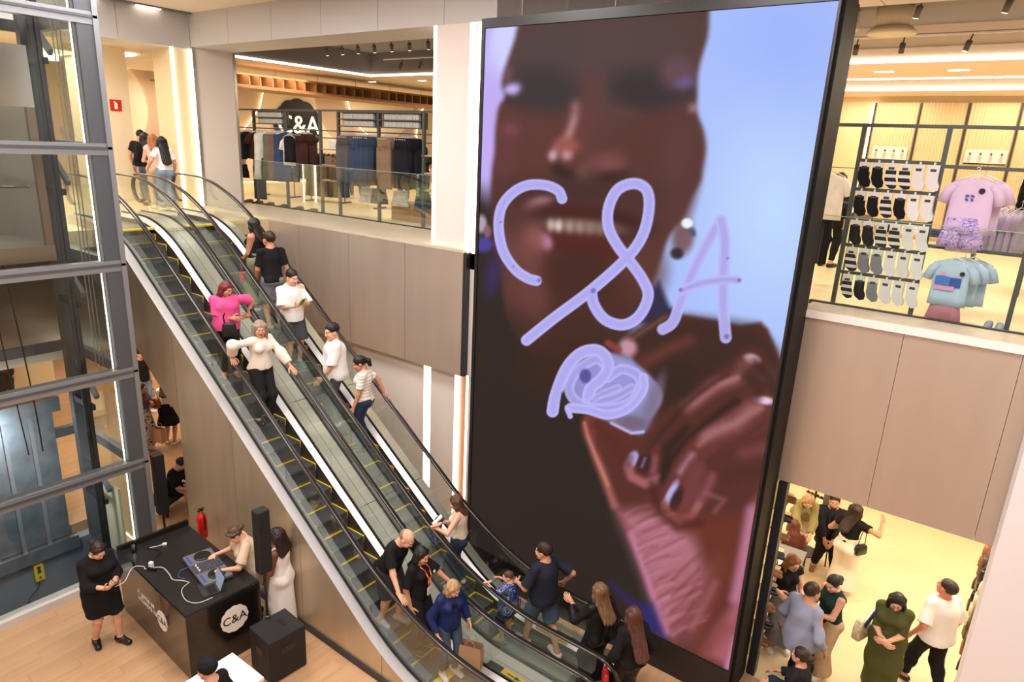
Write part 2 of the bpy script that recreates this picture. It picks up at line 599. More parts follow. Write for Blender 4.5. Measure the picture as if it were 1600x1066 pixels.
# ---- balustrade glass
for nm, xs, yy, lab in (('glass_balustrade', [-15.62, -14.12, -12.78, -11.44, -10.1, -8.76, -7.42], 10.0, 'clear glass balustrade in front of the left clothes racks'),
                        ('glass_balustrade', [-1.95, -1.42, -0.42, 0.58, 1.58, 2.58], 8.97, 'clear glass balustrade in front of the sock shelves')):
    t = thing(nm, lab, 'balustrade', ((xs[0] + xs[-1]) / 2, yy, ZM))
    for a, b_ in zip(xs[:-1], xs[1:]):
        o = box('glass_pane', GLASS, a + 0.008 - t.location.x, b_ - 0.008 - t.location.x, -0.008, 0.008, 0.0, 1.1, t)
        box('top_edge', mat('glass_edge', (150, 184, 168), 0.2), a + 0.008 - t.location.x, b_ - 0.008 - t.location.x, -0.0085, 0.0085, 1.1, 1.108, o)
    box('base_channel', STEEL_D, xs[0] - t.location.x, xs[-1] - t.location.x, -0.03, 0.03, 0.0, 0.05, t)
# ---- lower white wall with light joints
wl = struct(thing('wall_lower_panels', 'white lower wall panels with light strips behind escalator', None))
for x0, x1 in ((-15.0, -12.6), (-12.59, -10.5), (-10.49, -8.44), (-8.26, -7.66), (-7.33, -6.5)):
    box('wall_panel', W_WALL, x0, x1, 8.7, 8.9, 0, ZL, wl)
for x0, x1 in ((-8.44, -8.375), (-8.335, -8.26), (-7.66, -7.595), (-7.40, -7.33)):
    box('led_joint', LED, x0, x1, 8.72, 8.78, 0, ZL, wl)
box('joint_line', STEEL_D, -8.375, -8.335, 8.74, 8.8, 0, ZL, wl)
box('joint_line', mat('wood_joint', (150, 104, 70), 0.5), -7.595, -7.40, 8.78, 8.9, 0, ZL, wl)
# ---- near white column on the right
struct(box('wall_column_right', mat('bright_white_column', (240, 236, 238), 0.5), 0.46, 1.5, 7.75, 8.40, 0, 9.49))

# ================================================================== escalators
def smax(a, b, k):
    h = max(k - abs(a - b), 0) / k
    return max(a, b) + h * h * k / 4
def smin(a, b, k):
    return -smax(-a, -b, k)
SL = 0.735
def line(x):
    return 2.36 - SL * (x + 8.5)
def cz(x):
    return smin(smax(line(x), 0.0, 0.55), ZM, 0.55)
def rz_(x):
    return smin(smax(line(x) + 1.0, 0.90, 0.9), ZM + 0.88, 0.9)
XS = [-14.0 + i * (10.9 / 72) for i in range(73)]
RUB = mat('handrail_rubber', (34, 28, 26), 0.28, coat=0.4)
TREAD = mat('step_aluminium', (104, 106, 110), 0.42, 0.6, bump=(60, 0.5, (0.02, 1, 1)))
YEL = mat('safety_yellow', (226, 186, 30), 0.5)
SKIRT = mat('skirt_panel', (66, 60, 58), 0.4, 0.3)
DECKS = mat('deck_aluminium', (190, 187, 188), 0.42, 0.6)
DECKM = mat('middle_deck_metal', (204, 201, 190), 0.32, 0.5)
GASK = mat('black_gasket', (22, 22, 24), 0.5)

step_mesh = MB()
SP = 0.37
RS = SP * SL
step_mesh.prism([(-SP, -0.04), (0.0, -0.04), (0.0, -RS), (-0.03, -RS - 0.02), (-0.05, -RS), (-0.10, -0.12), (-SP, -0.12)][::-1], 0.004, 0.596)
# riser is gently bowed: replace front face by extra curved sheet
rr = []
for k in range(6):
    t = k / 5
    rr.append((0.012 * math.sin(math.pi * t) + 0.001 - 0.04 * t, -0.04 + 0.04 * (k == 0) - (RS - 0.0) * t))
step_mesh.strip([(p[0], 0.004, p[1]) for p in rr], [(p[0], 0.596, p[1]) for p in rr])
step_mesh.strip([(-SP, 0.004, 0.0), (0.0, 0.004, 0.0)], [(-SP, 0.596, 0.0), (0.0, 0.596, 0.0)])
step_mesh.box(-SP, 0.0, 0.004, 0.596, -0.04, -0.0005)
STEP_ME = step_mesh.mesh('step')
cl = MB()
for k in range(24):       # tread cleats
    y = 0.03 + k * 0.0235
    cl.box(-SP + 0.01, -0.012, y, y + 0.010, 0.0, 0.006)
for k in range(24):       # riser cleats
    y = 0.03 + k * 0.0235
    cl.add([(0.012, y, -0.03), (0.012, y + .01, -0.03), (-0.022, y + .01, -RS + 0.02), (-0.022, y, -RS + 0.02), (0.0, y, -0.03), (0.0, y + .01, -0.03), (-.035, y + .01, -RS + .02), (-.035, y, -RS + .02)],
           [(0, 3, 2, 1), (0, 4, 7, 3), (1, 2, 6, 5)])
CLEAT_ME = cl.mesh('cleats')
ye = MB()
ye.box(-SP + 0.001, -SP + 0.035, 0.004, 0.596, 0.0, 0.007)
ye.box(-SP, 0.004, 0.004, 0.026, 0.0, 0.007)
ye.box(-SP, 0.004, 0.574, 0.596, 0.0, 0.007)
for y in (0.004, 0.574):
    ye.add([(0.014, y, 0.004), (0.014, y + .022, 0.004), (-0.02, y + .022, -RS + 0.02), (-0.02, y, -RS + 0.02)], [(0, 1, 2, 3)])
YEL_ME = ye.mesh('yellow_edge')

def ribbon(name, y0, y1, zf0, zf1, m, parent, xs=XS, th=0.0):
    b = MB()
    b.strip([(x, y0, zf0(x)) for x in xs], [(x, y1, zf1(x)) for x in xs])
    return b.obj(name, m, parent, smooth=True)

def side_glass(parent, y):
    edges = [-13.95, -12.9, -11.4, -9.6, -7.8, -6.0, -4.6, -3.15]
    for a, b_ in zip(edges[:-1], edges[1:]):
        n = 10
        xs = [a + 0.008 + (b_ - a - 0.016) * k / n for k in range(n + 1)]
        low = [cz(x) + 0.16 for x in xs]
        top = [rz_(x) - 0.02 for x in xs]
        if a == edges[0]:
            for k in range(4):
                t = k / 4
                low[k] = cz(xs[k]) + 0.16 + 0.55 * (1 - t) ** 2.2
        if b_ == edges[-1]:
            for k in range(4):
                t = k / 4
                low[n - k] = cz(xs[n - k]) + 0.16 + 0.5 * (1 - t) ** 2.2
        g = MB()
        r = [[(x, y - 0.006, l), (x, y + 0.006, l), (x, y + 0.006, t), (x, y - 0.006, t)] for x, l, t in zip(xs, low, top)]
        g.loft(r)
        g.obj('glass_panel', GLASS, parent)

def handrail(parent, y):
    pts = []
    for x in XS:
        pts.append((x, y, rz_(x)))
    top = []
    zt = rz_(-14.0)
    for k in range(9):      # upper newel loop
        t = math.pi * k / 8
        top.append((-14.0 - 0.26 * math.sin(t), y, zt - 0.27 + 0.27 * math.cos(t)))
    top = top[::-1]
    low = []
    zb = rz_(-3.1)
    for k in range(9):
        t = math.pi * k / 8
        low.append((-3.1 + 0.3 * math.sin(t), y, zb - 0.3 + 0.3 * math.cos(t)))
    path = top[:-1] + pts + low[1:]
    b = MB()
    rings = []
    P = [Vector(p) for p in path]
    for i, p in enumerate(P):
        d = (P[min(i + 1, len(P) - 1)] - P[max(i - 1, 0)]).normalized()
        n = Vector((-d.z, 0, d.x))
        if i >= 0:
            w, h = 0.040, 0.020
            ring = []
            for k in range(10):
                t = 2 * math.pi * k / 10
                cx, sx = math.cos(t), math.sin(t)
                ring.append(p + Vector((0, 1, 0)) * w * (abs(cx) ** 0.6) * (1 if cx > 0 else -1) + n * h * (abs(sx) ** 0.8) * (1 if sx > 0 else -1))
            rings.append(ring)
    b.loft(rings)
    b.obj('handrail', RUB, parent, smooth=True)

def escalator(y0, label, ph=0.0):
    """y0 = y of the near handrail; 0.8 between rails"""
    e = thing('escalator', label, 'escalator', (0, 0, 0))
    handrail(e, y0)
    handrail(e, y0 + 0.8)
    side_glass(e, y0)
    side_glass(e, y0 + 0.8)
    dz = lambda x: cz(x) + 0.16
    dl = lambda x: cz(x) + 0.10
    ribbon('inner_deck', y0 + 0.012, y0 + 0.095, dz, dl, DECKS, e)
    ribbon('inner_deck', y0 + 0.705, y0 + 0.788, dl, dz, DECKS, e)
    for yy in (y0 - 0.016, y0 + 0.816):
        b = MB()
        b.loft([[(x, yy - 0.012, dz(x) - .02), (x, yy + 0.012, dz(x) - .02), (x, yy + 0.012, dz(x) + .022), (x, yy - 0.012, dz(x) + .022)] for x in XS])
        b.obj('gasket', GASK, e)
    for yy in (y0 + 0.097, y0 + 0.703):
        ribbon('skirt_panel', yy, yy, dl, lambda x: cz(x) - 0.45, SKIRT, e)
    # steps
    k = 0
    x = -12.75 + ph
    while x < -4.9:
        z = cz(x - SP / 2 + 0.10)
        z = min(max(z, 0.0), ZM)
        s_ = link('step', STEP_ME, TREAD, e, (x, y0 + 0.1, z))
        link('cleats', CLEAT_ME, TREAD, s_)
        link('yellow_edge', YEL_ME, YEL, s_)
        x += SP
    # landings
    b = MB(); b.box(-4.95, -3.4, y0 + 0.02, y0 + 0.78, -0.02, 0.012)
    lp = b.obj('landing_plate', mat('ribbed_landing', (150, 148, 142), 0.35, 0.8, bump=(80, 0.4, (1, 0.02, 1))), e)
    box('comb', YEL, -5.08, -4.93, y0 + 0.1, y0 + 0.7, -0.01, 0.016, lp)
    b = MB(); b.box(-14.3, -12.55, y0 + 0.02, y0 + 0.78, ZM - 0.02, ZM + 0.014)
    lp = b.obj('landing_plate', MATS['ribbed_landing'], e)
    box('comb', YEL, -12.62, -12.48, y0 + 0.1, y0 + 0.7, ZM - 0.01, ZM + 0.016, lp)
    return e

e1 = escalator(5.2, 'down escalator beside the disc jockey booth, carrying five riders', -.10)
e2 = escalator(6.4, 'up escalator beside the big screen, with eight riders')
dz = lambda x: cz(x) + 0.16
dze = lambda x: cz(x) + 0.15
ribbon('outer_deck', 5.03, 5.175, dze, dz, DECKS, e1)
# sheet-metal cladding of the near side with sloping underside and a straight foot
b = MB()
xs = [-14.0] + [x for x in XS if x > -13.9]
und = lambda x: 0.0 if x > -10.47 else min(cz(x) - 0.78, 2.42 + (-10.47 - x) * 0.74)
segs = [(-13.9, -12.1), (-12.1, -10.47), (-10.47, -8.9), (-8.9, -7.3), (-7.3, -5.6), (-5.6, -3.9)]
for a, b_ in segs:
    m_ = MB()
    xx = [a + 0.004 + (b_ - a - 0.008) * k / 12 for k in range(13)]
    m_.strip([(x, 5.03, (0.0 if a >= -10.48 else und(x))) for x in xx], [(x, 5.03, cz(x) + 0.15) for x in xx])
    if a < -10.5:
        m_.strip([(x, 5.03, und(x)) for x in xx][::-1], [(x, 6.3, und(x)) for x in xx][::-1])
    m_.obj('cladding_sheet', BRUSH2, e1)
b = MB(); b.box(-10.47, -3.9, 5.0, 5.03, 0.0, 0.09)
b.obj('kick_plate', STEEL_D, e1)
b = MB(); b.strip([(-10.466, 5.03, 0), (-10.466, 5.03, 2.45)], [(-10.466, 7.3, 0), (-10.466, 7.3, 2.45)])
b.obj('end_sheet', BRUSH2, e1)
mid_edges = [-13.9, -12.3, -10.6, -8.9, -7.2, -5.5, -3.6]
for a, b_ in zip(mid_edges[:-1], mid_edges[1:]):
    xx = [a + .004 + (b_ - a - .008) * k / 12 for k in range(13)]
    for ya, yb in ((6.028, 6.197), (6.203, 6.372)):
        ribbon('middle_deck_plate', ya, yb, dz, dz, DECKM, e2, xx)
for a, b_ in zip(mid_edges[:-1], mid_edges[1:]):
    xx = [a + .004 + (b_ - a - .008) * k / 12 for k in range(13)]
    ribbon('outer_deck', 7.225, 7.40, dz, dze, DECKM, e2, xx)
ribbon('outer_side', 7.40, 7.40, lambda x: max(0, cz(x) - 0.9), dze, BRUSH2, e2)
box('arrow_plate', BLACK, -4.62, -4.38, 6.03, 6.14, 0.166, 0.169, e2)
b = MB()
b.box(-4.38, -4.0, 6.03, 6.14, 0.166, 0.169)
b.obj('arrow_plate', YEL, e2)
b = MB(); b.add([(-4.30, 6.075, 0.1695), (-4.16, 6.075, 0.1695), (-4.16, 6.05, 0.1695), (-4.06, 6.085, 0.1695), (-4.16, 6.12, 0.1695), (-4.16, 6.095, 0.1695), (-4.30, 6.095, 0.1695)], [(0, 1, 2, 3, 4, 5, 6)])
b.obj('arrow', BLACK, e2)
b = MB(); b.box(-4.55, -4.0, 7.11, 7.185, 0.13, 0.165)
b.obj('warning_plate', YEL, e2)

# ================================================================== big screen
scr = thing('led_video_wall', 'tall black framed video wall showing a smiling face and hand-drawn letters', 'screen', (-4.13, 7.7, 0))
bz = MB()
bz.box(-2.29, 2.28, 0.02, 0.70, 0.0, 8.64)
cab_o = bz.obj('cabinet', mat('screen_black', (22, 22, 24), 0.55, spec=.25), scr)
fr = MB()
fr.box(-2.29, -2.235, -0.025, 0.02, 0.0, 8.64)
fr.box(2.255, 2.28, -0.025, 0.02, 0.0, 8.64)
fr.box(-2.235, 2.255, -0.025, 0.02, 8.52, 8.64)
fr.box(-2.235, 2.255, -0.025, 0.02, 0.0, 0.50)
fr.obj('bezel', mat('bezel_black', (30, 28, 30), 0.3), scr)
sd = MB()
sd.box(2.28, 2.31, 0.06, 0.40, 0.0, 8.60)
sd.box(2.28, 2.295, 0.42, 0.70, 0.0, 8.60)
sd.obj('side_trim', mat('screen_side_black', (30, 29, 32), 0.6, spec=.2), scr)
box('side_post', mat('side_post_blue', (46, 52, 64), 0.4, 0.4), 2.31, 2.42, 0.72, 0.86, 0.0, 3.0, scr)

# ---- picture shown on the video wall (flat print; drawn in the wall's own plane)
def _paint(PX, PY, shape):
    n = len(PX)
    img = np.zeros((n, 3)) + np.array([58, 47, 42.0])
    def cA(p): return [(740 + x / 3.9475, 10 + y / 3.9475) for x, y in p]
    def cB(p): return [(740 + x / 3.552, 260 + y / 3.552) for x, y in p]
    def cC(p): return [(840 + x / 3.8075, 480 + y / 3.8075) for x, y in p]
    def cD(p): return [(900 + x / 2.7625, 680 + y / 2.7625) for x, y in p]
    FX, FY = PX, PY
    def sm(d, w):
        t = np.clip(0.5 - d / w, 0, 1)
        return t * t * (3 - 2 * t)
    def near(pts, mg):
        xs_ = [p[0] for p in pts]
        ys_ = [p[1] for p in pts]
        return np.nonzero((FX > min(xs_) - mg) & (FX < max(xs_) + mg) & (FY > min(ys_) - mg) & (FY < max(ys_) + mg))[0]
    def segd(X, Y, a, b):
        ax, ay = a; bx, by = b
        dx, dy = bx - ax, by - ay
        t = np.clip(((X - ax) * dx + (Y - ay) * dy) / (dx * dx + dy * dy + 1e-9), 0, 1)
        return np.hypot(X - ax - t * dx, Y - ay - t * dy)
    def poly(pts, w):
        ix = near(pts, w)
        X, Y = FX[ix], FY[ix]
        d = np.full(len(ix), 1e9)
        ins = np.zeros(len(ix), bool)
        for a, b in zip(pts, pts[1:] + pts[:1]):
            d = np.minimum(d, segd(X, Y, a, b))
            if a[1] != b[1]:
                ins ^= ((a[1] > Y) != (b[1] > Y)) & (X < (b[0] - a[0]) * (Y - a[1]) / (b[1] - a[1]) + a[0])
        return ix, sm(np.where(ins, -d, d), w)
    def curve(pts, k=6):
        out = []
        P = [pts[0]] + list(pts) + [pts[-1]]
        for i in range(1, len(P) - 2):
            for j in range(k):
                t = j / k
                out.append(tuple(0.5 * ((2 * P[i][c]) + (-P[i - 1][c] + P[i + 1][c]) * t + (2 * P[i - 1][c] - 5 * P[i][c] + 4 * P[i + 1][c] - P[i + 2][c]) * t * t
                                        + (-P[i - 1][c] + 3 * P[i][c] - 3 * P[i + 1][c] + P[i + 2][c]) * t ** 3) for c in (0, 1)))
        out.append(tuple(pts[-1]))
        return out
    def dist(pts, mg):
        ix = near(pts, mg)
        X, Y = FX[ix], FY[ix]
        d = np.full(len(ix), 1e9)
        for a, b in zip(pts[:-1], pts[1:]):
            d = np.minimum(d, segd(X, Y, a, b))
        return ix, d
    def ell(c, rx, ry, rot, w):
        m = max(rx, ry)
        mg = m * (1 + w / min(rx, ry))
        ix = near([c], mg)
        a = math.radians(rot)
        X, Y = FX[ix] - c[0], FY[ix] - c[1]
        x = X * math.cos(a) + Y * math.sin(a)
        y = -X * math.sin(a) + Y * math.cos(a)
        d = (np.sqrt((x / rx) ** 2 + (y / ry) ** 2) - 1) * min(rx, ry)
        return ix, sm(d, w)
    def put(m, col, op=1.0):
        if not isinstance(m, tuple):
            m = (np.arange(n), m)
        ix, k = m
        k = (k * op)[:, None]
        img[ix] = img[ix] * (1 - k) + np.array(col, float) * k
    def line_(pts, r, w, col, op=1.0):
        ix, d = dist(pts, r + w)
        put((ix, sm(d - r, w)), col, op)
    def blur(rad, passes=2):
        nonlocal img
        g = img.reshape(*shape, 3)
        for ax in (0, 1):
            for _ in range(passes):
                pad = [(0, 0)] * 3
                pad[ax] = (rad + 1, rad)
                c = np.cumsum(np.pad(g, pad, 'edge'), axis=ax)
                L = g.shape[ax]
                g = (np.take(c, range(2 * rad + 1, 2 * rad + 1 + L), ax) - np.take(c, range(0, L), ax)) / (2 * rad + 1)
        img = g.reshape(-1, 3)
    # pale blue backdrop on the right and the bright strip on the left
    put(sm((960 - PX) + 0 * PY, 40) * sm(PY - 640, 200), (176, 196, 252))
    put(sm(np.hypot((PX - 1210) / 1.0, (PY - 330) / 1.4) - 90, 230), (200, 224, 255), 0.9)
    put(sm(np.hypot((PX - 1230), (PY - 60)) - 60, 260), (156, 176, 250), 0.6)
    put(sm(PX - 815, 20) * sm(PY - 300, 60), (196, 184, 246))
    put(ell((790, 60), 22, 60, 12, 20), (214, 216, 255), 0.9)
    put(ell((768, 200), 12, 90, 3, 16), (200, 176, 244), 0.8)
    # head
    head = cA([(280, 60), (255, 190), (215, 310), (180, 420), (172, 500), (190, 560), (150, 620), (130, 760), (125, 900), (110, 1000)]) + \
        [(766, 300), (768, 380), (778, 420), (786, 470), (800, 520), (850, 560), (960, 545), (1010, 470), (1030, 420), (1048, 370), (1068, 345), (1082, 310), (1096, 285)] + \
        cA([(1420, 1000), (1440, 880), (1425, 760), (1390, 660), (1385, 560), (1390, 420), (1420, 290), (1450, 180), (1462, 20), (1470, -300), (700, -300), (290, -200)])
    hm = np.zeros(n)
    _ix, _k = poly(curve(head + head[:1], 3), 13)
    hm[_ix] = _k
    bg = img.copy()
    put(hm, (96, 61, 56))
    put(ell((905, 220), 130, 120, 0, 120), (112, 66, 58), .5)
    put(ell((1000, 230), 60, 70, 10, 80), (94, 60, 54), .6)
    put(ell((800, 32), 36, 12, -8, 18), (118, 82, 98), .8)
    put(ell((880, 80), 95, 60, 0, 80), (88, 72, 74), .9)
    put(ell((1010, 60), 100, 45, 0, 80), (90, 74, 74), .9)
    put(ell((950, 110), 40, 90, 5, 60), (96, 72, 72), 0.7)
    put(ell((850, 140), 60, 36, 10, 40), (70, 60, 62))
    put(ell((1010, 130), 70, 26, 5, 40), (76, 66, 70))
    put(ell((1005, 142), 52, 28, 5, 34), (66, 55, 58))
    put(ell((1060, 115), 26, 26, 10, 30), (112, 82, 94), .9)
    put(ell((1070, 130), 14, 9, -20, 12), (118, 100, 150), .9)
    put(ell((1046, 152), 40, 9, -8, 14), (66, 56, 62), .9)
    put(ell((1083, 169), 7, 6, 0, 8), (186, 150, 164))
    line_([(962, 172), (1000, 178)], 1.0, 5, (110, 100, 98), .6)
    put(ell((790, 115), 12, 14, 20, 14), (128, 84, 100), .8)
    put(ell((800, 140), 14, 9, -20, 10), (206, 188, 244))
    put(ell((797, 154), 12, 5, 25, 8), (66, 50, 56))
    put(ell((806, 158), 20, 6, 10, 10), (72, 58, 60), .9)
    put(ell((797, 203), 12, 9, 0, 18), (150, 90, 106), .8)
    put(ell((790, 240), 18, 50, 5, 26), (112, 66, 72), .6)
    # nose
    line_([(942, 118), (942, 150)], 3, 22, (112, 74, 68), .8)
    line_(curve([(900, 165), (897, 190), (888, 212), (872, 230)]), 6, 18, (172, 122, 128))
    line_([(898, 185), (888, 214)], 3, 12, (196, 148, 154))
    line_(curve([(920, 130), (918, 180), (910, 230), (920, 262)]), 10, 34, (112, 68, 64), .7)
    put(ell((887, 228), 18, 12, 0, 16), (164, 94, 84))
    put(ell((864, 243), 7, 8, 10, 9), (218, 176, 196))
    put(ell((886, 243), 9, 7, 0, 10), (204, 154, 168))
    put(ell((945, 252), 26, 12, -18, 20), (132, 82, 80), .9)
    put(ell((960, 262), 18, 9, -20, 14), (140, 90, 86), .7)
    put(ell((880, 270), 20, 10, 30, 12), (62, 40, 40))
    put(ell((955, 277), 24, 9, -12, 12), (66, 42, 42))
    put(ell((912, 272), 10, 12, 0, 14), (128, 84, 76))
    # cheeks and mouth
    put(ell((1060, 250), 30, 70, 5, 50), (104, 70, 68), .6)
    put(ell((900, 300), 110, 26, 0, 40), (78, 52, 50), .9)
    put(ell((842, 317), 20, 8, -16, 12), (178, 130, 142))
    put(ell((985, 320), 50, 26, 0, 30), (88, 56, 54), .8)
    put(ell((920, 350), 90, 24, 4, 24), (64, 36, 34), .9)
    put(ell((912, 354), 64, 12, 5, 12), (138, 108, 96))
    for k, (tx, tb) in enumerate(((861, 205), (873, 230), (890, 176), (906, 164), (922, 150), (938, 140), (954, 128))):
        put(ell((tx, 352 + k * 1.3), 5.5, 10, 0, 5), (tb, tb - 22, tb - 30))
    put(ell((915, 385), 80, 16, 5, 20), (98, 44, 38))
    put(ell((900, 330), 70, 9, 6, 12), (84, 42, 38), .8)
    put(ell((852, 378), 10, 14, -30, 10), (206, 150, 190))
    put(ell((838, 372), 14, 18, -20, 20), (160, 96, 104), .8)
    put(ell((832, 400), 22, 50, -8, 30), (146, 92, 88), .7)
    put(ell((800, 425), 14, 50, -8, 22), (150, 96, 104), .6)
    put(ell((835, 470), 16, 50, -20, 22), (132, 74, 66), .8)
    blur(2)
    img = bg * (1 - hm)[:, None] + img * hm[:, None]
    put(ell((905, 430), 60, 40, 0, 50), (78, 44, 38), .9)
    put(ell((1000, 430), 40, 50, 20, 40), (106, 64, 56), .7)
    put(ell((1075, 300), 14, 60, 14, 26), (98, 62, 62), .8)
    put(poly([(770, 400), (800, 470), (840, 540), (900, 600), (960, 560), (1010, 480), (960, 420), (860, 420)], 70), (82, 50, 42), .75)
    put(ell((830, 450), 24, 60, -14, 34), (128, 80, 76), .6)
    put(sm(PY - 1000, 60) * sm(545 - PY, 170) * sm(PX - 990, 90), (57, 46, 41), .96)
    put(sm(505 - PY, 90) * sm(PX - 812, 50), (57, 46, 42), .9)
    put(ell((880, 560), 70, 60, 20, 70), (76, 46, 36), .5)
    # collar, ear and earring
    put(ell((756, 382), 14, 12, 0, 12), (92, 84, 190), .8)
    put(ell((770, 430), 12, 30, 10, 20), (66, 56, 110), .8)
    put(ell((752, 350), 9, 14, 0, 8), (196, 180, 200), .9)
    put(ell((762, 362), 6, 10, 0, 6), (150, 110, 120), .9)
    put(ell((1068, 372), 16, 26, 12, 16), (128, 92, 96), .9)
    put(ell((1058, 396), 10, 9, 0, 8), (62, 56, 62))
    put(ell((1074, 349), 9, 8, 0, 5), (236, 242, 255))
    put(ell((1082, 363), 5, 7, -30, 6), (90, 96, 120))
    put(poly([(1030, 440), (1046, 478), (1066, 492), (1020, 510), (985, 500), (1000, 470)], 14), (60, 54, 84))
    # hand
    hand = cC([(520, 190), (700, 70), (770, 40), (900, 50), (1080, 80), (1200, 110), (1330, 90), (1370, 130), (1400, 200), (1440, 300), (1470, 340), (1440, 700)]) + [(1215, 790), (1190, 900), (1165, 1010), (1150, 1070), (1080, 1040)] + \
        cD([(384, 868), (350, 770), (300, 620), (230, 440), (165, 320), (130, 210), (70, 80)]) + cC([(290, 760), (272, 690), (300, 655), (420, 690), (620, 760), (640, 500)])
    put(poly(hand, 10), (98, 56, 50))
    put(poly(cC([(520, 190), (700, 70), (900, 60), (1300, 110), (1420, 260), (1440, 420), (1300, 330), (1180, 330), (1000, 470), (860, 600), (720, 640), (660, 420), (600, 320)]), 34), (74, 49, 42))
    put(ell(cC([(540, 240)])[0], 13, 14, -30, 14), (202, 152, 166))
    line_(cC([(640, 330), (760, 260), (900, 200)]), 8, 24, (118, 66, 60), .8)
    line_(cC([(420, 215), (480, 250)]), 5, 10, (150, 72, 66))
    line_(cC([(560, 190), (760, 60)]), 2, 12, (134, 100, 90), .8)
    line_(cC([(1230, 330), (1400, 400)]), 10, 26, (100, 66, 58), .8)
    # fingers
    line_(cC([(1280, 330), (1100, 470), (930, 600), (760, 790), (640, 960)]), 25, 14, (92, 54, 46))
    line_(cC([(1200, 420), (1060, 470), (900, 590)]), 9, 24, (150, 92, 92))
    line_(cC([(1190, 420), (1080, 455)]), 2, 12, (176, 128, 140), .8)
    put(ell(cC([(1278, 308)])[0], 12, 7, 15, 8), (236, 208, 236))
    put(ell(cC([(1240, 330)])[0], 16, 10, -30, 14), (142, 92, 88), .6)
    line_(cC([(700, 860), (640, 960)]), 12, 16, (112, 58, 54))
    put(ell(cC([(560, 910)])[0], 9, 15, 28, 6), (190, 186, 250))
    put(ell(cC([(640, 930)])[0], 12, 16, 25, 8), (74, 44, 46))
    line_(cC([(640, 900), (620, 950)]), 2, 6, (150, 120, 150), .8)
    line_(cC([(540, 950), (560, 1010), (640, 1050), (720, 1020)]), 7, 10, (170, 104, 110))
    line_(cC([(700, 900), (690, 980)]), 5, 12, (140, 84, 92))
    put(poly(cC([(740, 830), (880, 700), (930, 720), (780, 1000), (740, 1040)]), 18), (60, 44, 38))
    line_(cC([(1390, 600), (1150, 720), (980, 800), (900, 900)]) + cD([(430, 300)]), 27, 14, (112, 62, 58))
    line_(cC([(1300, 580), (1180, 690), (1000, 760)]), 10, 24, (160, 104, 108))
    put(ell(cC([(1350, 555)])[0], 15, 6, 8, 7), (238, 206, 228))
    line_(cC([(1240, 880), (1380, 840)]), 12, 24, (134, 74, 78), .8)
    line_(cC([(1160, 930), (1330, 910)]), 8, 18, (98, 54, 48), .7)
    line_(cC([(920, 880), (850, 980)]), 4, 16, (172, 130, 150))
    line_(cD([(520, 150), (480, 300), (430, 350)]), 14, 20, (124, 68, 70))
    put(ell(cD([(408, 262)])[0], 7, 26, 25, 6), (186, 176, 226))
    put(ell(cD([(432, 282)])[0], 8, 22, 22, 7), (66, 44, 44))
    line_(cD([(380, 300), (400, 345), (450, 362), (500, 350), (530, 300)]), 6, 9, (170, 108, 112))
    line_(cD([(590, 180), (540, 280)]), 7, 16, (148, 84, 96), .9)
    line_(cD([(650, 180), (800, 150)]), 12, 20, (90, 50, 44), .8)
    # thumb side, wrist and its creases
    line_(cC([(300, 690), (310, 780), (360, 920)]) + cD([(110, 150), (165, 300)]), 6, 14, (172, 104, 98))
    put(ell(cC([(320, 700)])[0], 14, 20, 10, 14), (150, 76, 66))
    put(ell(cC([(420, 720)])[0], 30, 12, 20, 18), (112, 56, 48))
    put(ell(cD([(150, 60)])[0], 30, 16, 30, 20), (104, 56, 48), .8)
    put(poly(cD([(180, 330), (330, 330), (520, 420), (560, 600), (470, 800), (420, 870), (380, 850), (340, 740), (290, 600), (230, 450)]), 40), (186, 122, 138), .95)
    put(poly(cD([(330, 300), (560, 360), (720, 340), (700, 560), (640, 720), (540, 860), (520, 800), (590, 640), (560, 470)]), 46), (120, 60, 48), .9)
    put(poly(cD([(400, 640), (600, 560), (560, 760), (500, 900), (430, 880)]), 60), (164, 96, 98), .6)
    put(poly(cD([(760, 300), (800, 250), (740, 640), (690, 900), (658, 1004), (560, 950), (600, 850), (690, 700)]), 26), (178, 108, 118), .9)
    line_(cD([(760, 330), (720, 560), (690, 700)]), 9, 22, (196, 130, 160), .9)
    line_(cD([(690, 880), (656, 1000)]), 5, 12, (206, 140, 176), .9)
    line_(cD([(640, 830), (560, 930)]), 12, 24, (150, 78, 74), .7)
    line_(cD([(240, 430), (300, 590), (350, 740), (395, 850)]), 5, 14, (198, 130, 156))
    rk = random.Random(4)
    for k in range(26):
        y = 320 + k * 21 + rk.uniform(-8, 8)
        x0 = 205 + (y - 330) * 0.36 + rk.uniform(5, 60)
        L_ = rk.uniform(50, 170)
        dy = rk.uniform(.25, .55)
        pts = curve(cD([(x0, y + 10), (x0 + L_ * .4, y - L_ * dy * .35 + rk.uniform(-5, 5)), (x0 + L_, y - L_ * dy)]), 4)
        o = rk.uniform(.25, .6)
        line_(pts, .5, rk.uniform(7, 14), (130, 68, 70), o)
        line_([(p_ + 2, q_ + 6) for p_, q_ in pts], 1.0, rk.uniform(7, 12), (210, 150, 172), o * .8)
    for k in range(5):
        y = 560 + k * 70
        line_(curve(cD([(420 - k * 4, y + 60), (470, y + 10), (540 - k * 10, y - 50)]), 4), 1.5, 12, (120, 62, 56), .6)
    line_(cD([(600, 640), (560, 720), (500, 830)]), 4, 20, (176, 112, 122), .7)
    line_(cD([(560, 250), (640, 280), (600, 330)]), 3, 12, (160, 100, 104), .7)
    put(poly(cD([(150, 640), (250, 720), (330, 730), (384, 868), (310, 850), (260, 760)]), 26), (56, 52, 128), .85)
    # finger edges, gaps and rim light
    line_(cC([(1180, 560), (1000, 690), (890, 780), (800, 900), (740, 1030)]), 5, 16, (54, 36, 32), .85)
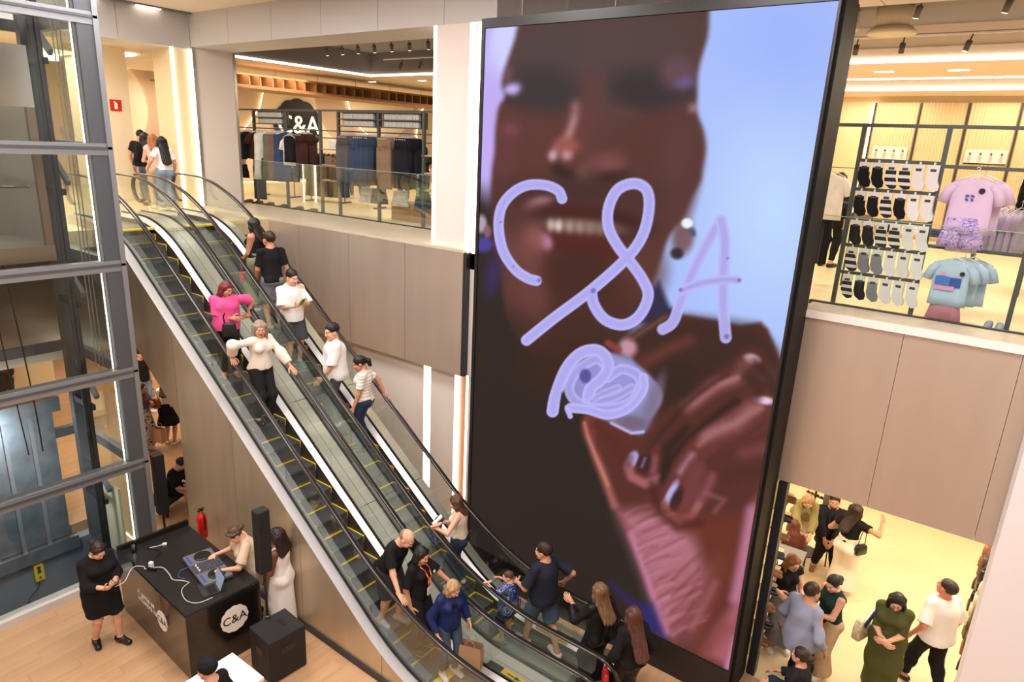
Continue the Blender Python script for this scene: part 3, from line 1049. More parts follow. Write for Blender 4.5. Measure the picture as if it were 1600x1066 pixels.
    line_(cC([(1130, 400), (980, 500), (860, 600), (760, 720), (660, 850)]), 3, 12, (70, 44, 38), .7)
    line_(cC([(1400, 650), (1250, 760), (1100, 840), (1010, 920)]), 3, 14, (82, 48, 42), .5)
    line_(cC([(1300, 330), (1380, 420), (1400, 500)]), 6, 16, (74, 50, 44), .8)
    line_(cC([(1240, 420), (1330, 470), (1300, 540)]), 8, 18, (72, 48, 42), .7)
    put(ell(cC([(820, 440)])[0], 34, 30, -20, 30), (62, 44, 38), .8)
    put(ell(cC([(1000, 330)])[0], 40, 16, -20, 26), (68, 46, 40), .7)
    line_(cC([(1190, 420), (1060, 480), (930, 580)]), 3, 12, (172, 118, 118), .7)
    line_(cC([(1330, 600), (1180, 690), (1040, 750), (960, 820)]), 4, 13, (176, 120, 122), .7)
    line_(cC([(282, 690), (300, 770), (352, 900), (420, 1060)]), 2.5, 6, (196, 130, 122), .9)
    line_(cC([(360, 700), (460, 800), (520, 900)]), 10, 30, (96, 50, 42), .7)
    line_(cD([(330, 210), (360, 330), (440, 400), (540, 380)]), 5, 18, (84, 44, 38), .7)
    img = 255 * (np.clip(img, 0, 255) / 255) ** 1.1
    # cap of the pen with the scribble
    cap = curve(cC([(400, 260), (520, 300), (640, 380), (730, 480), (740, 560), (680, 660), (630, 750), (560, 750), (440, 690), (330, 640), (240, 560), (230, 420), (300, 310)]), 4)
    put(poly(cap, 8), (140, 132, 176))
    put(poly(cC([(440, 300), (560, 330), (650, 420), (640, 540), (540, 640), (420, 640), (300, 570), (280, 420)]), 24), (160, 160, 224))
    put(ell(cC([(690, 560)])[0], 10, 40, 20, 14), (124, 112, 140), .8)
    put(ell(cC([(560, 690)])[0], 26, 12, 10, 14), (112, 92, 112), .8)
    line_(cC([(440, 690), (560, 750), (630, 742)]), 2, 5, (196, 190, 236))
    INK = (172, 166, 236)
    EDG = (190, 184, 246)
    def ink(pts, r, core=INK, op=1.0):
        ix, d = dist(pts, r + 6)
        put((ix, sm(d - r, 2.5)), EDG, op)
        put((ix, sm(d - r + 4, 5)), core, op * .85)
    put(ell(cC([(400, 480)])[0], 58, 42, 25, 8), (150, 146, 214), .8)
    ink(curve(cC([(400, 340), (360, 310), (300, 330), (220, 400), (190, 490), (230, 560), (330, 600), (450, 600), (560, 560), (615, 470), (590, 400), (500, 370), (420, 420)])), 8, (158, 154, 224), .9)
    ink(curve(cC([(90, 620), (110, 520), (170, 370), (250, 280), (340, 255), (400, 290), (420, 360), (380, 430), (320, 480), (300, 540)])), 9.5)
    ink(curve(cC([(340, 560), (450, 540), (560, 480)])), 7, (150, 142, 204), .8)
    ink(curve(cC([(480, 480), (380, 520), (320, 560)])), 6, (150, 142, 204), .7)
    ink(curve(cC([(190, 600), (300, 610), (420, 640), (540, 600), (625, 500), (630, 420)])), 7.5)
    put(poly(cC([(145, 500), (178, 580), (132, 580)]), 3), (52, 44, 40))
    put(ell(cC([(285, 410)])[0], 9, 11, 0, 5), (92, 84, 150))
    ink(cC([(180, 610), (195, 650)]), 4)
    # the drawn letters
    ink(curve(cB([(492, 180), (470, 135), (400, 105), (300, 105), (215, 150), (155, 230), (140, 340), (165, 470), (230, 570), (300, 620), (350, 635)])), 8.2)
    ink(curve(cB([(295, 965), (450, 840), (650, 690), (850, 510), (940, 380), (975, 230), (960, 130), (890, 95), (800, 130), (750, 230), (750, 340), (800, 440), (870, 530), (940, 630), (970, 720), (920, 830), (830, 880), (730, 850), (670, 770), (655, 700)]), 5), 8.8)
    ink(curve(cB([(1050, 905), (1110, 860), (1160, 720), (1240, 540), (1330, 370), (1375, 300)])), 8.8, (170, 166, 232), .93)
    ink(curve(cB([(1375, 300), (1395, 420), (1388, 600), (1385, 760), (1400, 950)])), 9.2, (170, 166, 232), .93)
    ink(curve(cB([(1155, 690), (1260, 650), (1380, 630), (1465, 632)])), 7.5, (164, 160, 226), .93)
    for p, r in (((1475, 632), 3), ((1410, 510), 2), ((665, 690), 4), ((365, 632), 3), ((1405, 945), 4), ((1150, 685), 3), ((152, 310), 1.5), ((222, 555), 1.5)):
        put(ell(cB([p])[0], r, r, 0, 3), (120, 112, 170), .9)
    return np.clip(img, 0, 255)

def screen_picture():
    nu, nv = 330, 580
    x0, x1, z0, z1 = -6.362, -1.878, 0.505, 8.515
    uu, vv = np.meshgrid(np.linspace(0, 1, nu + 1), np.linspace(0, 1, nv + 1))
    X = x0 + (x1 - x0) * uu.ravel()
    Z = z0 + (z1 - z0) * vv.ravel()
    # the artwork is laid out on a 1600 x 1066 drawing sheet; the wall plane maps onto it by a fixed projective rectification
    P = np.stack([X, np.full_like(X, 7.7), Z - 7.0], 1)
    r_, u_, f_ = np.array(_r), np.array(_u), np.array(_f)
    w = P @ f_
    PX = 800 + 1049.07 * (P @ r_) / w
    PY = 533 - 1049.07 * (P @ u_) / w
    rgb = _paint(PX, PY, (nv + 1, nu + 1)) / 255.0
    lc = np.where(rgb <= 0.04045, rgb / 12.92, ((rgb + 0.055) / 1.055) ** 2.4)
    V = np.stack([X + 4.13, np.full_like(X, -0.004), Z], 1)
    i = (np.arange(nv)[:, None] * (nu + 1) + np.arange(nu)[None]).ravel()
    F = np.stack([i, i + 1, i + nu + 2, i + nu + 1], 1)
    me = fast_mesh('picture', V, F, smooth=False)
    at_ = me.color_attributes.new('picture', 'FLOAT_COLOR', 'POINT')
    at_.data.foreach_set('color', np.concatenate([lc, np.ones((len(lc), 1))], 1).astype(np.float32).ravel())
    m = bpy.data.materials.new('screen_picture')
    m.use_nodes = True
    nt = m.node_tree
    b = nt.nodes['Principled BSDF']
    b.inputs['Base Color'].default_value = (0.003, 0.003, 0.003, 1)
    b.inputs['Roughness'].default_value = 0.5
    b.inputs['Specular IOR Level'].default_value = 0.04
    a = nt.nodes.new('ShaderNodeVertexColor')
    a.layer_name = 'picture'
    nt.links.new(a.outputs[0], b.inputs['Emission Color'])
    b.inputs['Emission Strength'].default_value = 1.0
    link('picture', me, m, scr)
screen_picture()

# ================================================================== people: implicit-surface modelling
def _rot(yaw=0, pitch=0, roll=0):
    """pitch > 0 nods forward (x fwd, y left, z up)"""
    cy, sy = math.cos(yaw), math.sin(yaw)
    cp, sp = math.cos(pitch), math.sin(pitch)
    cr, sr = math.cos(roll), math.sin(roll)
    Rz = np.array([[cy, -sy, 0], [sy, cy, 0], [0, 0, 1]])
    Ry = np.array([[cp, 0, sp], [0, 1, 0], [-sp, 0, cp]])
    Rx = np.array([[1, 0, 0], [0, cr, -sr], [0, sr, cr]])
    return Rz @ Ry @ Rx

def cap(a, b, ra, rb=None, k=0.03, clip=(), sub=False, ry=1.0):
    return dict(t='c', a=np.array(a, float), b=np.array(b, float), ra=ra, rb=ra if rb is None else rb, k=k, clip=clip, sub=sub)
def ell(c, r, R=None, k=0.03, clip=(), sub=False):
    return dict(t='e', c=np.array(c, float), r=np.array(r, float), R=np.eye(3) if R is None else R, k=k, clip=clip, sub=sub)

def sdf_mesh(prims, vox, cuts=(), noise=None):
    """union of soft primitives polygonised with surface nets; cuts = planes (n, d): keep n.x <= d"""
    lo = np.full(3, 1e9)
    hi = np.full(3, -1e9)
    bbs = []
    for p in prims:
        if p['t'] == 'c':
            r = max(p['ra'], p['rb'])
            a, b = np.minimum(p['a'], p['b']) - r, np.maximum(p['a'], p['b']) + r
        else:
            e = np.abs(p['R']) @ p['r']
            a, b = p['c'] - e, p['c'] + e
        bbs.append((a, b))
        if not p['sub']:
            lo, hi = np.minimum(lo, a), np.maximum(hi, b)
    lo -= 3 * vox
    hi += 3 * vox
    N = np.ceil((hi - lo) / vox).astype(int) + 1
    ax = [lo[i] + vox * np.arange(N[i]) for i in range(3)]
    D = np.full(N, 0.25, dtype=np.float32)
    for p, (a, b) in zip(prims, bbs):
        mg = p['k'] + 2.5 * vox
        i0 = np.maximum(np.floor((a - mg - lo) / vox).astype(int), 0)
        i1 = np.minimum(np.ceil((b + mg - lo) / vox).astype(int) + 1, N)
        if (i1 <= i0).any():
            continue
        sl = tuple(slice(i0[i], i1[i]) for i in range(3))
        X = ax[0][sl[0]][:, None, None]
        Y = ax[1][sl[1]][None, :, None]
        Z = ax[2][sl[2]][None, None, :]
        if p['t'] == 'c':
            A, d = p['a'], p['b'] - p['a']
            L2 = d @ d + 1e-12
            t = np.clip(((X - A[0]) * d[0] + (Y - A[1]) * d[1] + (Z - A[2]) * d[2]) / L2, 0, 1)
            dd = np.sqrt((X - A[0] - t * d[0]) ** 2 + (Y - A[1] - t * d[1]) ** 2 + (Z - A[2] - t * d[2]) ** 2) - (p['ra'] + (p['rb'] - p['ra']) * t)
        else:
            Rm = p['R']
            x, y, z = X - p['c'][0], Y - p['c'][1], Z - p['c'][2]
            u = (x * Rm[0, 0] + y * Rm[1, 0] + z * Rm[2, 0])
            v = (x * Rm[0, 1] + y * Rm[1, 1] + z * Rm[2, 1])
            w = (x * Rm[0, 2] + y * Rm[1, 2] + z * Rm[2, 2])
            r = p['r']
            k0 = np.sqrt((u / r[0]) ** 2 + (v / r[1]) ** 2 + (w / r[2]) ** 2)
            k1 = np.sqrt((u / r[0] ** 2) ** 2 + (v / r[1] ** 2) ** 2 + (w / r[2] ** 2) ** 2) + 1e-9
            dd = k0 * (k0 - 1) / k1
        for nrm, dist_ in p['clip']:
            dd = np.maximum(dd, X * nrm[0] + Y * nrm[1] + Z * nrm[2] - dist_)
        S = D[sl]
        k = p['k']
        if p['sub']:
            dd = -dd
            h = np.maximum(k - np.abs(S - dd), 0) / k
            D[sl] = np.maximum(S, dd) + h * h * k * 0.25
        else:
            h = np.maximum(k - np.abs(S - dd), 0) / k
            D[sl] = np.minimum(S, dd) - h * h * k * 0.25
    X, Y, Z = ax[0][:, None, None], ax[1][None, :, None], ax[2][None, None, :]
    if noise is not None:
        D += noise(X, Y, Z).astype(np.float32)
    for nrm, dist_ in cuts:
        D = np.maximum(D, X * nrm[0] + Y * nrm[1] + Z * nrm[2] - dist_)
    D[0], D[-1], D[:, 0], D[:, -1], D[:, :, 0], D[:, :, -1] = [np.maximum(q, vox) for q in (D[0], D[-1], D[:, 0], D[:, -1], D[:, :, 0], D[:, :, -1])]
    return surface_nets(D, lo, vox)

def surface_nets(D, lo, vox):
    ins = D < 0
    c = ins.astype(np.int8)
    s = c[:-1, :-1, :-1] + c[1:, :-1, :-1] + c[:-1, 1:, :-1] + c[1:, 1:, :-1] + c[:-1, :-1, 1:] + c[1:, :-1, 1:] + c[:-1, 1:, 1:] + c[1:, 1:, 1:]
    act = (s > 0) & (s < 8)
    I = np.argwhere(act)
    if len(I) == 0:
        return np.zeros((0, 3)), np.zeros((0, 4), int)
    idx = np.full(act.shape, -1, dtype=np.int32)
    idx[act] = np.arange(len(I))
    acc = np.zeros((len(I), 3))
    cnt = np.zeros(len(I))
    cor = [(a, b, d) for a in (0, 1) for b in (0, 1) for d in (0, 1)]
    val = {q: D[I[:, 0] + q[0], I[:, 1] + q[1], I[:, 2] + q[2]] for q in cor}
    for q in cor:
        for axis in range(3):
            if q[axis]:
                continue
            q2 = list(q); q2[axis] = 1; q2 = tuple(q2)
            a, b = val[q], val[q2]
            m = (a < 0) != (b < 0)
            t = np.where(m, a / np.where(m, a - b, 1), 0)
            p = np.tile(np.array(q, float), (len(I), 1))
            p[:, axis] += t
            acc += p * m[:, None]
            cnt += m
    V = lo + vox * (I + acc / cnt[:, None])
    F = []
    for axis in range(3):
        sa = [slice(None)] * 3; sb = [slice(None)] * 3
        sa[axis] = slice(0, -1); sb[axis] = slice(1, None)
        A, B = ins[tuple(sa)], ins[tuple(sb)]
        E = np.argwhere(A != B)
        o1, o2 = [(1, 2), (2, 0), (0, 1)][axis]
        ok = (E[:, o1] > 0) & (E[:, o2] > 0) & (E[:, o1] < act.shape[o1]) & (E[:, o2] < act.shape[o2])
        E = E[ok]
        fl = A[E[:, 0], E[:, 1], E[:, 2]]
        def cell(d1, d2):
            Q = E.copy(); Q[:, o1] -= d1; Q[:, o2] -= d2
            return idx[Q[:, 0], Q[:, 1], Q[:, 2]]
        q = np.stack([cell(1, 1), cell(0, 1), cell(0, 0), cell(1, 0)], 1)
        q[~fl] = q[~fl][:, ::-1]
        F.append(q)
    return V, np.concatenate(F)

# ---- head and hand templates
def head_template(sex, vox):
    j = 1.0 if sex == 'm' else 0.92
    P = [ell((-.014, 0, .032), (.096, .076, .086), k=.02), ell((.022, 0, -.028), (.068, .060 * j, .082), k=.03),
         ell((.052, 0, -.088), (.034, .030 * j, .026), k=.03), cap((.03, -.045 * j, -.06), (.03, .045 * j, -.06), .026, k=.03),
         cap((.083, -.034, .022), (.083, .034, .022), .010, k=.02), cap((.090, 0, .012), (.106, 0, -.026), .007, .011, k=.012),
         ell((.095, -.012, -.031), (.012, .008, .008), k=.008), ell((.095, .012, -.031), (.012, .008, .008), k=.008),
         ell((.094, -.034, .0), (.014, .020, .013), k=.012, sub=True), ell((.094, .034, .0), (.014, .020, .013), k=.012, sub=True),
         ell((.060, -.042, -.025), (.028, .022, .022), k=.02), ell((.060, .042, -.025), (.028, .022, .022), k=.02),
         ell((.086, 0, -.053), (.012, .024, .006), k=.006), ell((.085, 0, -.064), (.011, .021, .007), k=.006),
         ell((-.006, -.078, -.006), (.024, .009, .032), k=.008), ell((-.006, .078, -.006), (.024, .009, .032), k=.008),
         cap((-.022, 0, -.05), (-.034, 0, -.150), .050 * j, .052 * j, k=.03)]
    V, F = sdf_mesh(P, vox)
    C = V[F].mean(1)
    mi = np.zeros(len(F), int)
    lips = (np.abs(C[:, 1]) < .024 - np.abs(C[:, 2] + .058) * .8) & (np.abs(C[:, 2] + .058) < .013) & (C[:, 0] > .072)
    brow = (np.abs(np.abs(C[:, 1]) - .034) < .020) & (np.abs(C[:, 2] - .026 + (np.abs(C[:, 1]) - .034) ** 2 * 8) < .0042) & (C[:, 0] > .06)
    mi[lips] = 1
    mi[brow] = 3
    Vs, Fs, Ms = [V], [F], [mi]
    o = len(V)
    for sy in (-1, 1):          # eyeballs with iris
        for c, r, m, n in (((.0785, sy * .034, .000), .0125, 2, 8), ((.0862, sy * .034 + .0005, -.0005), .0062, 3, 6)):
            vv, ff = [], []
            for i in range(n + 1):
                for k in range(n):
                    th, ph = math.pi * i / n, 2 * math.pi * k / n
                    vv.append((c[0] + r * math.sin(th) * math.cos(ph), c[1] + 1.25 * r * math.sin(th) * math.sin(ph), c[2] + .55 * r * math.cos(th)))
            for i in range(n):
                for k in range(n):
                    ff.append((i * n + k, i * n + (k + 1) % n, (i + 1) * n + (k + 1) % n, (i + 1) * n + k))
            Vs.append(np.array(vv)); Fs.append(np.array(ff) + o); Ms.append(np.full(len(ff), m))
            o += len(vv)
    return np.concatenate(Vs), np.concatenate(Fs), np.concatenate(Ms)

def hand_template(curl, vox, spread=1.0):
    """right-handed frame: fingers +x, palm faces -z, thumb towards +y (mirror y for the other hand)"""
    P = [ell((.045, 0, 0), (.050, .040, .014), k=.012), cap((-.03, 0, 0), (.03, 0, 0), .024, .026, k=.02)]
    for i, (y, L, x0) in enumerate(((.030, .072, .082), (.010, .080, .088), (-.011, .075, .086), (-.031, .060, .078))):
        p = np.array([x0 - .02, y, 0.0])
        a = 0.12 + curl * 0.35
        yaw = (y / .03) * .10 * spread
        for s_, (f, r0, r1) in enumerate(((.45, .0098, .009), (.32, .009, .0082), (.28, .0082, .007))):
            d = np.array([math.cos(a) * math.cos(yaw), math.sin(yaw) * math.cos(a), -math.sin(a)])
            q = p + d * L * f * (1.35 if s_ == 0 else 1)
            P.append(cap(p, q, r0, r1, k=.006))
            p = q
            a += curl * (.55 + .05 * i)
    p = np.array([.012, .026, -.004])
    for (d, L, r0, r1) in (((.62, .74, -.25), .045, .014, .012), ((.86, .42, -.28 - .3 * curl), .034, .0115, .010), ((.95, .15, -.25 - .5 * curl), .026, .010, .008)):
        d = np.array(d) / np.linalg.norm(d)
        q = p + d * L
        P.append(cap(p, q, r0, r1, k=.010))
        p = q
    return sdf_mesh(P, vox)

HEADS = {(s_, q): head_template(s_, v) for s_ in 'mf' for q, v in (('hi', .0078), ('lo', .0115))}
HANDS = {(c_, q): hand_template({'relax': .45, 'grip': 1.15, 'flat': .12}[c_], v) for c_ in ('relax', 'grip', 'flat') for q, v in (('hi', .0060), ('lo', .0080))}

def unit(v):
    v = np.asarray(v, float)
    return v / (np.linalg.norm(v) + 1e-9)
def ik(a, t, l1, l2, pole):
    a, t = np.asarray(a, float), np.asarray(t, float)
    d = t - a
    L = np.linalg.norm(d)
    L2 = min(max(L, abs(l1 - l2) + .01), l1 + l2 - .002)
    u = unit(d)
    t = a + u * L2
    x = (l1 * l1 - l2 * l2 + L2 * L2) / (2 * L2)
    h = math.sqrt(max(l1 * l1 - x * x, 0))
    p = np.asarray(pole, float)
    p = unit(p - u * (p @ u))
    return a + u * x + p * h, t

SKIN = {}
def skin(rgb):
    k = 'skin_%d_%d_%d' % rgb
    return mat(k, rgb, 0.5, noise=(14, .06), spec=.35)
M_EYE = mat('eye_white', (226, 220, 214), .3)
M_DARK = mat('eye_brow_dark', (58, 42, 36), .5)
def lipmat(rgb):
    return mat('lip_%d_%d_%d' % rgb, (int(rgb[0] * .80), int(rgb[1] * .58), int(rgb[2] * .58)), .45)
def cloth(name, rgb, rough=.85, n=.10):
    return mat(name, rgb, rough, noise=(6, n), bump=(90, .25), spec=.25)
def hairm(rgb):
    return mat('hair_%d_%d_%d' % rgb, rgb, .42, noise=(30, .35, (1, 1, .12)), bump=(60, .7, (1, 1, .06)), spec=.4)

FOLD_SEED = [0]
def folds(amp, fx=9., fz=6.):
    FOLD_SEED[0] += 1
    r = random.Random(FOLD_SEED[0])
    p = [r.uniform(0, 6.3) for _ in range(6)]
    def f(X, Y, Z):
        return 1.35 * amp * (np.sin(fx * 1.3 * X + fx * Y * 1.7 + fz * Z * .6 + p[0]) * np.sin(fz * 1.6 * Z + fx * .6 * Y - fx * .5 * X + p[1]) + .6 * np.sin(fx * 2.6 * Y - fx * 2.1 * X + fz * 2.2 * Z + p[2]))
    return f

def person(label, loc, head_deg, h=1.68, sex='f', b=1.0, skin_rgb=(196, 146, 118), pelvis=None, lean=0, side=0, twist=0, look=(0, 0, 0),
           hands=None, hand_pose=('relax', 'relax'), feet=None, foot_yaw=(8, -8), top=None, bottom=None, shoes=None, hair=None, q='hi',
           knee=(1, 0, 0), extra=None, palms=(None, None), group=None, elbow=None):
    """origin on the ground under the person, x forward, y to the person's left"""
    root = thing('person', label, 'person', loc, math.radians(head_deg), group)
    vox = .0135 if q == 'hi' else .020
    T = _rot(math.radians(twist), math.radians(lean), math.radians(side))
    P0 = np.array(pelvis if pelvis else (0, 0, .530 * h))
    S = T @ np.array([0, 0, 1.0])
    F_ = T @ np.array([1.0, 0, 0])
    Lf = T @ np.array([0, 1.0, 0])
    def sp(s_, x=0, y=0):
        return P0 + S * s_ * h + F_ * x * h + Lf * y * h
    sw = (.104 if sex == 'm' else .090) * (1 + (b - 1) * .35)
    hipw = .052 if sex == 'm' else .056
    bw = b
    # joints
    sh = {+1: sp(.264, 0, sw), -1: sp(.264, 0, -sw)}
    hp = {+1: sp(-.012, 0, hipw), -1: sp(-.012, 0, -hipw)}
    if feet is None:
        feet = ((.02, .09, 0), (-.02, -.09, 0))
    J = {}
    for i, s_ in enumerate((1, -1)):
        ft = np.array(feet[i], float)
        ank = ft + np.array([0, 0, .047 * h])
        kn, an = ik(hp[s_], ank, .245 * h, .246 * h, knee if not isinstance(knee, dict) else knee[s_])
        tgt = None if hands is None else hands[i]
        if tgt is None:
            tgt = sh[s_] + np.array([.02, s_ * .05, -.315 * h])
        pole = (-.7, s_ * .55, -.5)
        if elbow and elbow[i] is not None:
            pole = elbow[i]
        el, wr = ik(sh[s_], np.array(tgt, float), .172 * h, .155 * h, pole)
        J[s_] = (kn, an, el, wr, ft)
    # ---- body
    pr = [ell(sp(.015), (.066 * h * bw, .094 * h * bw, .070 * h), T, k=.05), ell(sp(.10), (.058 * h * bw, .078 * h * bw, .085 * h), T, k=.06),
          ell(sp(.205), (.064 * h * bw, .088 * h * (bw * .5 + .5), .095 * h), T, k=.06), cap(sp(.292, -.005, .012), sh[1], .030 * h, .029 * h, k=.04), cap(sp(.292, -.005, -.012), sh[-1], .030 * h, .029 * h, k=.04),
          cap(sp(.27, -.008), sp(.335, .004), .034 * h * (.95 if sex == 'f' else 1.08), k=.04)]
    if sex == 'f':
        for s_ in (1, -1):
            pr.append(ell(sp(.205, .050 * bw, s_ * .042), (.034 * h * bw, .036 * h * bw, .036 * h), T, k=.03))
    for s_ in (1, -1):
        kn, an, el, wr, ft = J[s_]
        pr += [ell(sp(-.015, -.035, s_ * .045), (.048 * h * bw, .05 * h * bw, .055 * h), T, k=.04), cap(hp[s_], kn, .052 * h * bw, .032 * h * (bw * .5 + .5), k=.04), cap(kn, an, .032 * h * (bw * .5 + .5), .021 * h, k=.03),
               ell(kn * .68 + an * .32 + np.array([-.012 * h, 0, 0]), (.032 * h, .030 * h, .06 * h), k=.03), cap(sh[s_], el, .030 * h * (bw * .6 + .4), .0235 * h * (bw * .4 + .6), k=.04), cap(el, wr, .0235 * h * (bw * .4 + .6), .0155 * h, k=.02)]
        fy = math.radians(foot_yaw[0 if s_ == 1 else 1])
        fd = np.array([math.cos(fy), math.sin(fy), 0])
        sole = np.array([an[0], an[1], an[2] - .047 * h])
        pr += [cap(sole - fd * .018 * h + [0, 0, .022 * h], sole + fd * .085 * h + [0, 0, .014 * h], .021 * h, .014 * h, k=.03), cap(an, sole + fd * .03 * h + [0, 0, .02 * h], .02 * h, .02 * h, k=.03)]
    V, F = sdf_mesh(pr, vox * 1.12)
    mi = np.zeros(len(F), int)
    Vs, Fs, Ms = [V], [F], [mi]
    off = len(V)
    # head
    HR = T @ _rot(*[math.radians(a) for a in look])
    HR = _rot(math.radians(twist), math.radians(lean) * .35, math.radians(side) * .4) @ _rot(*[math.radians(a) for a in look])
    hs = .143 * h / .235 * (1.04 if sex == 'm' else 1.0)
    hc = sp(.318) + HR @ np.array([.026, 0, .092]) * hs * 1.08
    hv, hf, hm = HEADS[(sex, q)]
    Vs.append(hc + (hv * hs) @ HR.T); Fs.append(hf + off); Ms.append(hm)
    off += len(hv)
    # hands
    hd_end = {}
    for i, s_ in enumerate((1, -1)):
        kn, an, el, wr, ft = J[s_]
        hv2, hf2 = HANDS[(hand_pose[i], q)]
        hv2 = hv2.copy() * (h * .60)
        if hands is None or hands[i] is None or palms[i] is None:
            xd = unit(wr - el)
            pn = np.array([.0, -s_ * 1.0, 0]) if (hands is None or hands[i] is None) else np.array([-.2, -s_ * .6, -.6])
        else:
            xd, pn = np.array(palms[i][0], float), np.array(palms[i][1], float)
            xd = unit(xd)
        z = -unit(pn - xd * (pn @ xd))
        y = np.cross(z, xd)
        # thumb (+y of template) must point forward/inward: mirror when needed
        want = np.array([1.0, -s_ * .4, .3])
        if (y @ want) < 0:
            hv2[:, 1] *= -1
            hf2 = hf2[:, ::-1]
        M = np.stack([xd, y, z], 1)
        Vs.append(wr + hv2 @ M.T); Fs.append(hf2 + off); Ms.append(np.zeros(len(hf2), int))
        off += len(hv2)
        hd_end[s_] = wr + xd * .09 * h * .6
    me = fast_mesh('body', np.concatenate(Vs), np.concatenate(Fs), np.concatenate(Ms))
    link('body', me, [skin(skin_rgb), lipmat(skin_rgb), M_EYE, M_DARK], root)
    # ---- top
    if top:
        e = top.get('loose', .014)
        hem = top.get('hem', .03)
        neck = top.get('neck', .315)
        slv = top.get('sleeve', .55)
        sg = top.get('sl_loose', e + .006)
        tp = [ell(sp(.205), (.064 * h * bw + e, .088 * h * (bw * .5 + .5) + e, .10 * h), T, k=.06), ell(sp(.10), (.060 * h * bw + e, .082 * h * bw + e, .10 * h), T, k=.06),
              cap(sp(.292, -.005, .012), sh[1], .030 * h + min(e, .010), .028 * h + min(e, .009), k=.04), cap(sp(.292, -.005, -.012), sh[-1], .030 * h + min(e, .010), .028 * h + min(e, .009), k=.04)]
        if sex == 'f':
            for s_ in (1, -1):
                tp.append(ell(sp(.205, .050 * bw, s_ * .042), (.034 * h * bw + e, .036 * h * bw + e, .038 * h + e * .5), T, k=.035))
        if hem < .06:
            tp.append(ell(sp(.02), (.068 * h * bw + e, .096 * h * bw + e, .11 * h), T, k=.05))
            for s_ in (1, -1):
                tp.append(ell(sp(-.015, -.035, s_ * .045), (.048 * h * bw + e, .05 * h * bw + e, .06 * h), T, k=.04))
        if top.get('box'):
            tp.append(cap(sp(.20), sp(hem - .02), .085 * h * bw + e, .092 * h * bw + e, k=.05, clip=((-S, -(S @ sp(hem - .01))),)))
        if hem < -.06:
            tp.append(cap(sp(.05), sp(hem), .095 * h * bw + e, (.095 + top.get('flare', .0)) * h * bw + e, k=.05, clip=((-S, -(S @ sp(hem))),)))
        if slv > 0:
            for s_ in (1, -1):
                kn, an, el, wr, ft = J[s_]
                r0, r1, r2 = .029 * h * (bw * .6 + .4) + min(sg, .008), .026 * h + sg, .019 * h + sg * .8
                u1 = unit(el - sh[s_])
                if slv <= 1:
                    en = sh[s_] + (el - sh[s_]) * slv
                    tp.append(cap(sh[s_] - u1 * .01, en + u1 * .03, r0, r0 * (1 - slv) + r1 * slv + sg * .5 + top.get('slflare', .006), k=.045, clip=((u1, u1 @ en),)))
                else:
                    u2 = unit(wr - el)
                    en = el + (wr - el) * (slv - 1)
                    tp.append(cap(sh[s_] - u1 * .01, el, r0, r1, k=.045))
                    tp.append(cap(el, en + u2 * .03, r1 + top.get('puff', 0), r2 + top.get('puff', 0) * .6, k=.03, clip=((u2, u2 @ en),)))
        nk = sp(neck)
        tp.append(ell(sp(.335, .012), (.058 * h * top.get('nw', 1.), .056 * h * top.get('nw', 1.), .050 * h), T, k=.01, sub=True))
        if top.get('vneck'):
            tp.append(cap(sp(.34, .05), sp(.30 - top['vneck'], .095), .042 * h, .006 * h, k=.008, sub=True))
        if top.get('open'):
            tp.append(cap(sp(.34, .112), sp(hem - .02, .112), .024 * h + top['open'], .030 * h + top['open'], k=.01, sub=True))
        if top.get('tank'):
            for s_ in (1, -1):
                tp.append(ell(sp(.285, 0, s_ * (sw + .028)), (.06 * h, .055 * h, .085 * h), T, k=.012, sub=True))
            tp.append(ell(sp(.335, .03), (.075 * h, .062 * h, .075 * h), T, k=.01, sub=True))
        cuts = [(-S, -(S @ sp(hem)))] if hem > -.3 else []
        cuts.append((S, S @ sp(neck + .02)))
        V, F = sdf_mesh(tp, vox * .95, cuts, folds(top.get('fold', .0045)))
        o_ = link(top.get('name', 'shirt'), fast_mesh('shirt', V, F), top['m'], root)
        if top.get('inner'):
            tp2 = [ell(sp(.205), (.064 * h * bw + .006, .088 * h * (bw * .5 + .5) + .004, .10 * h), T, k=.06), ell(sp(.10), (.058 * h * bw + .007, .078 * h * bw + .005, .10 * h), T, k=.06)]
            if sex == 'f':
                for s_ in (1, -1):
                    tp2.append(ell(sp(.205, .050 * bw, s_ * .042), (.034 * h * bw + .006, .036 * h * bw + .004, .036 * h + .005), T, k=.035))
            V, F = sdf_mesh(tp2, vox, [(-S, -(S @ sp(max(hem, .04)))), (S, S @ sp(.285))])
            link('undershirt', fast_mesh('undershirt', V, F), top['inner'], root)
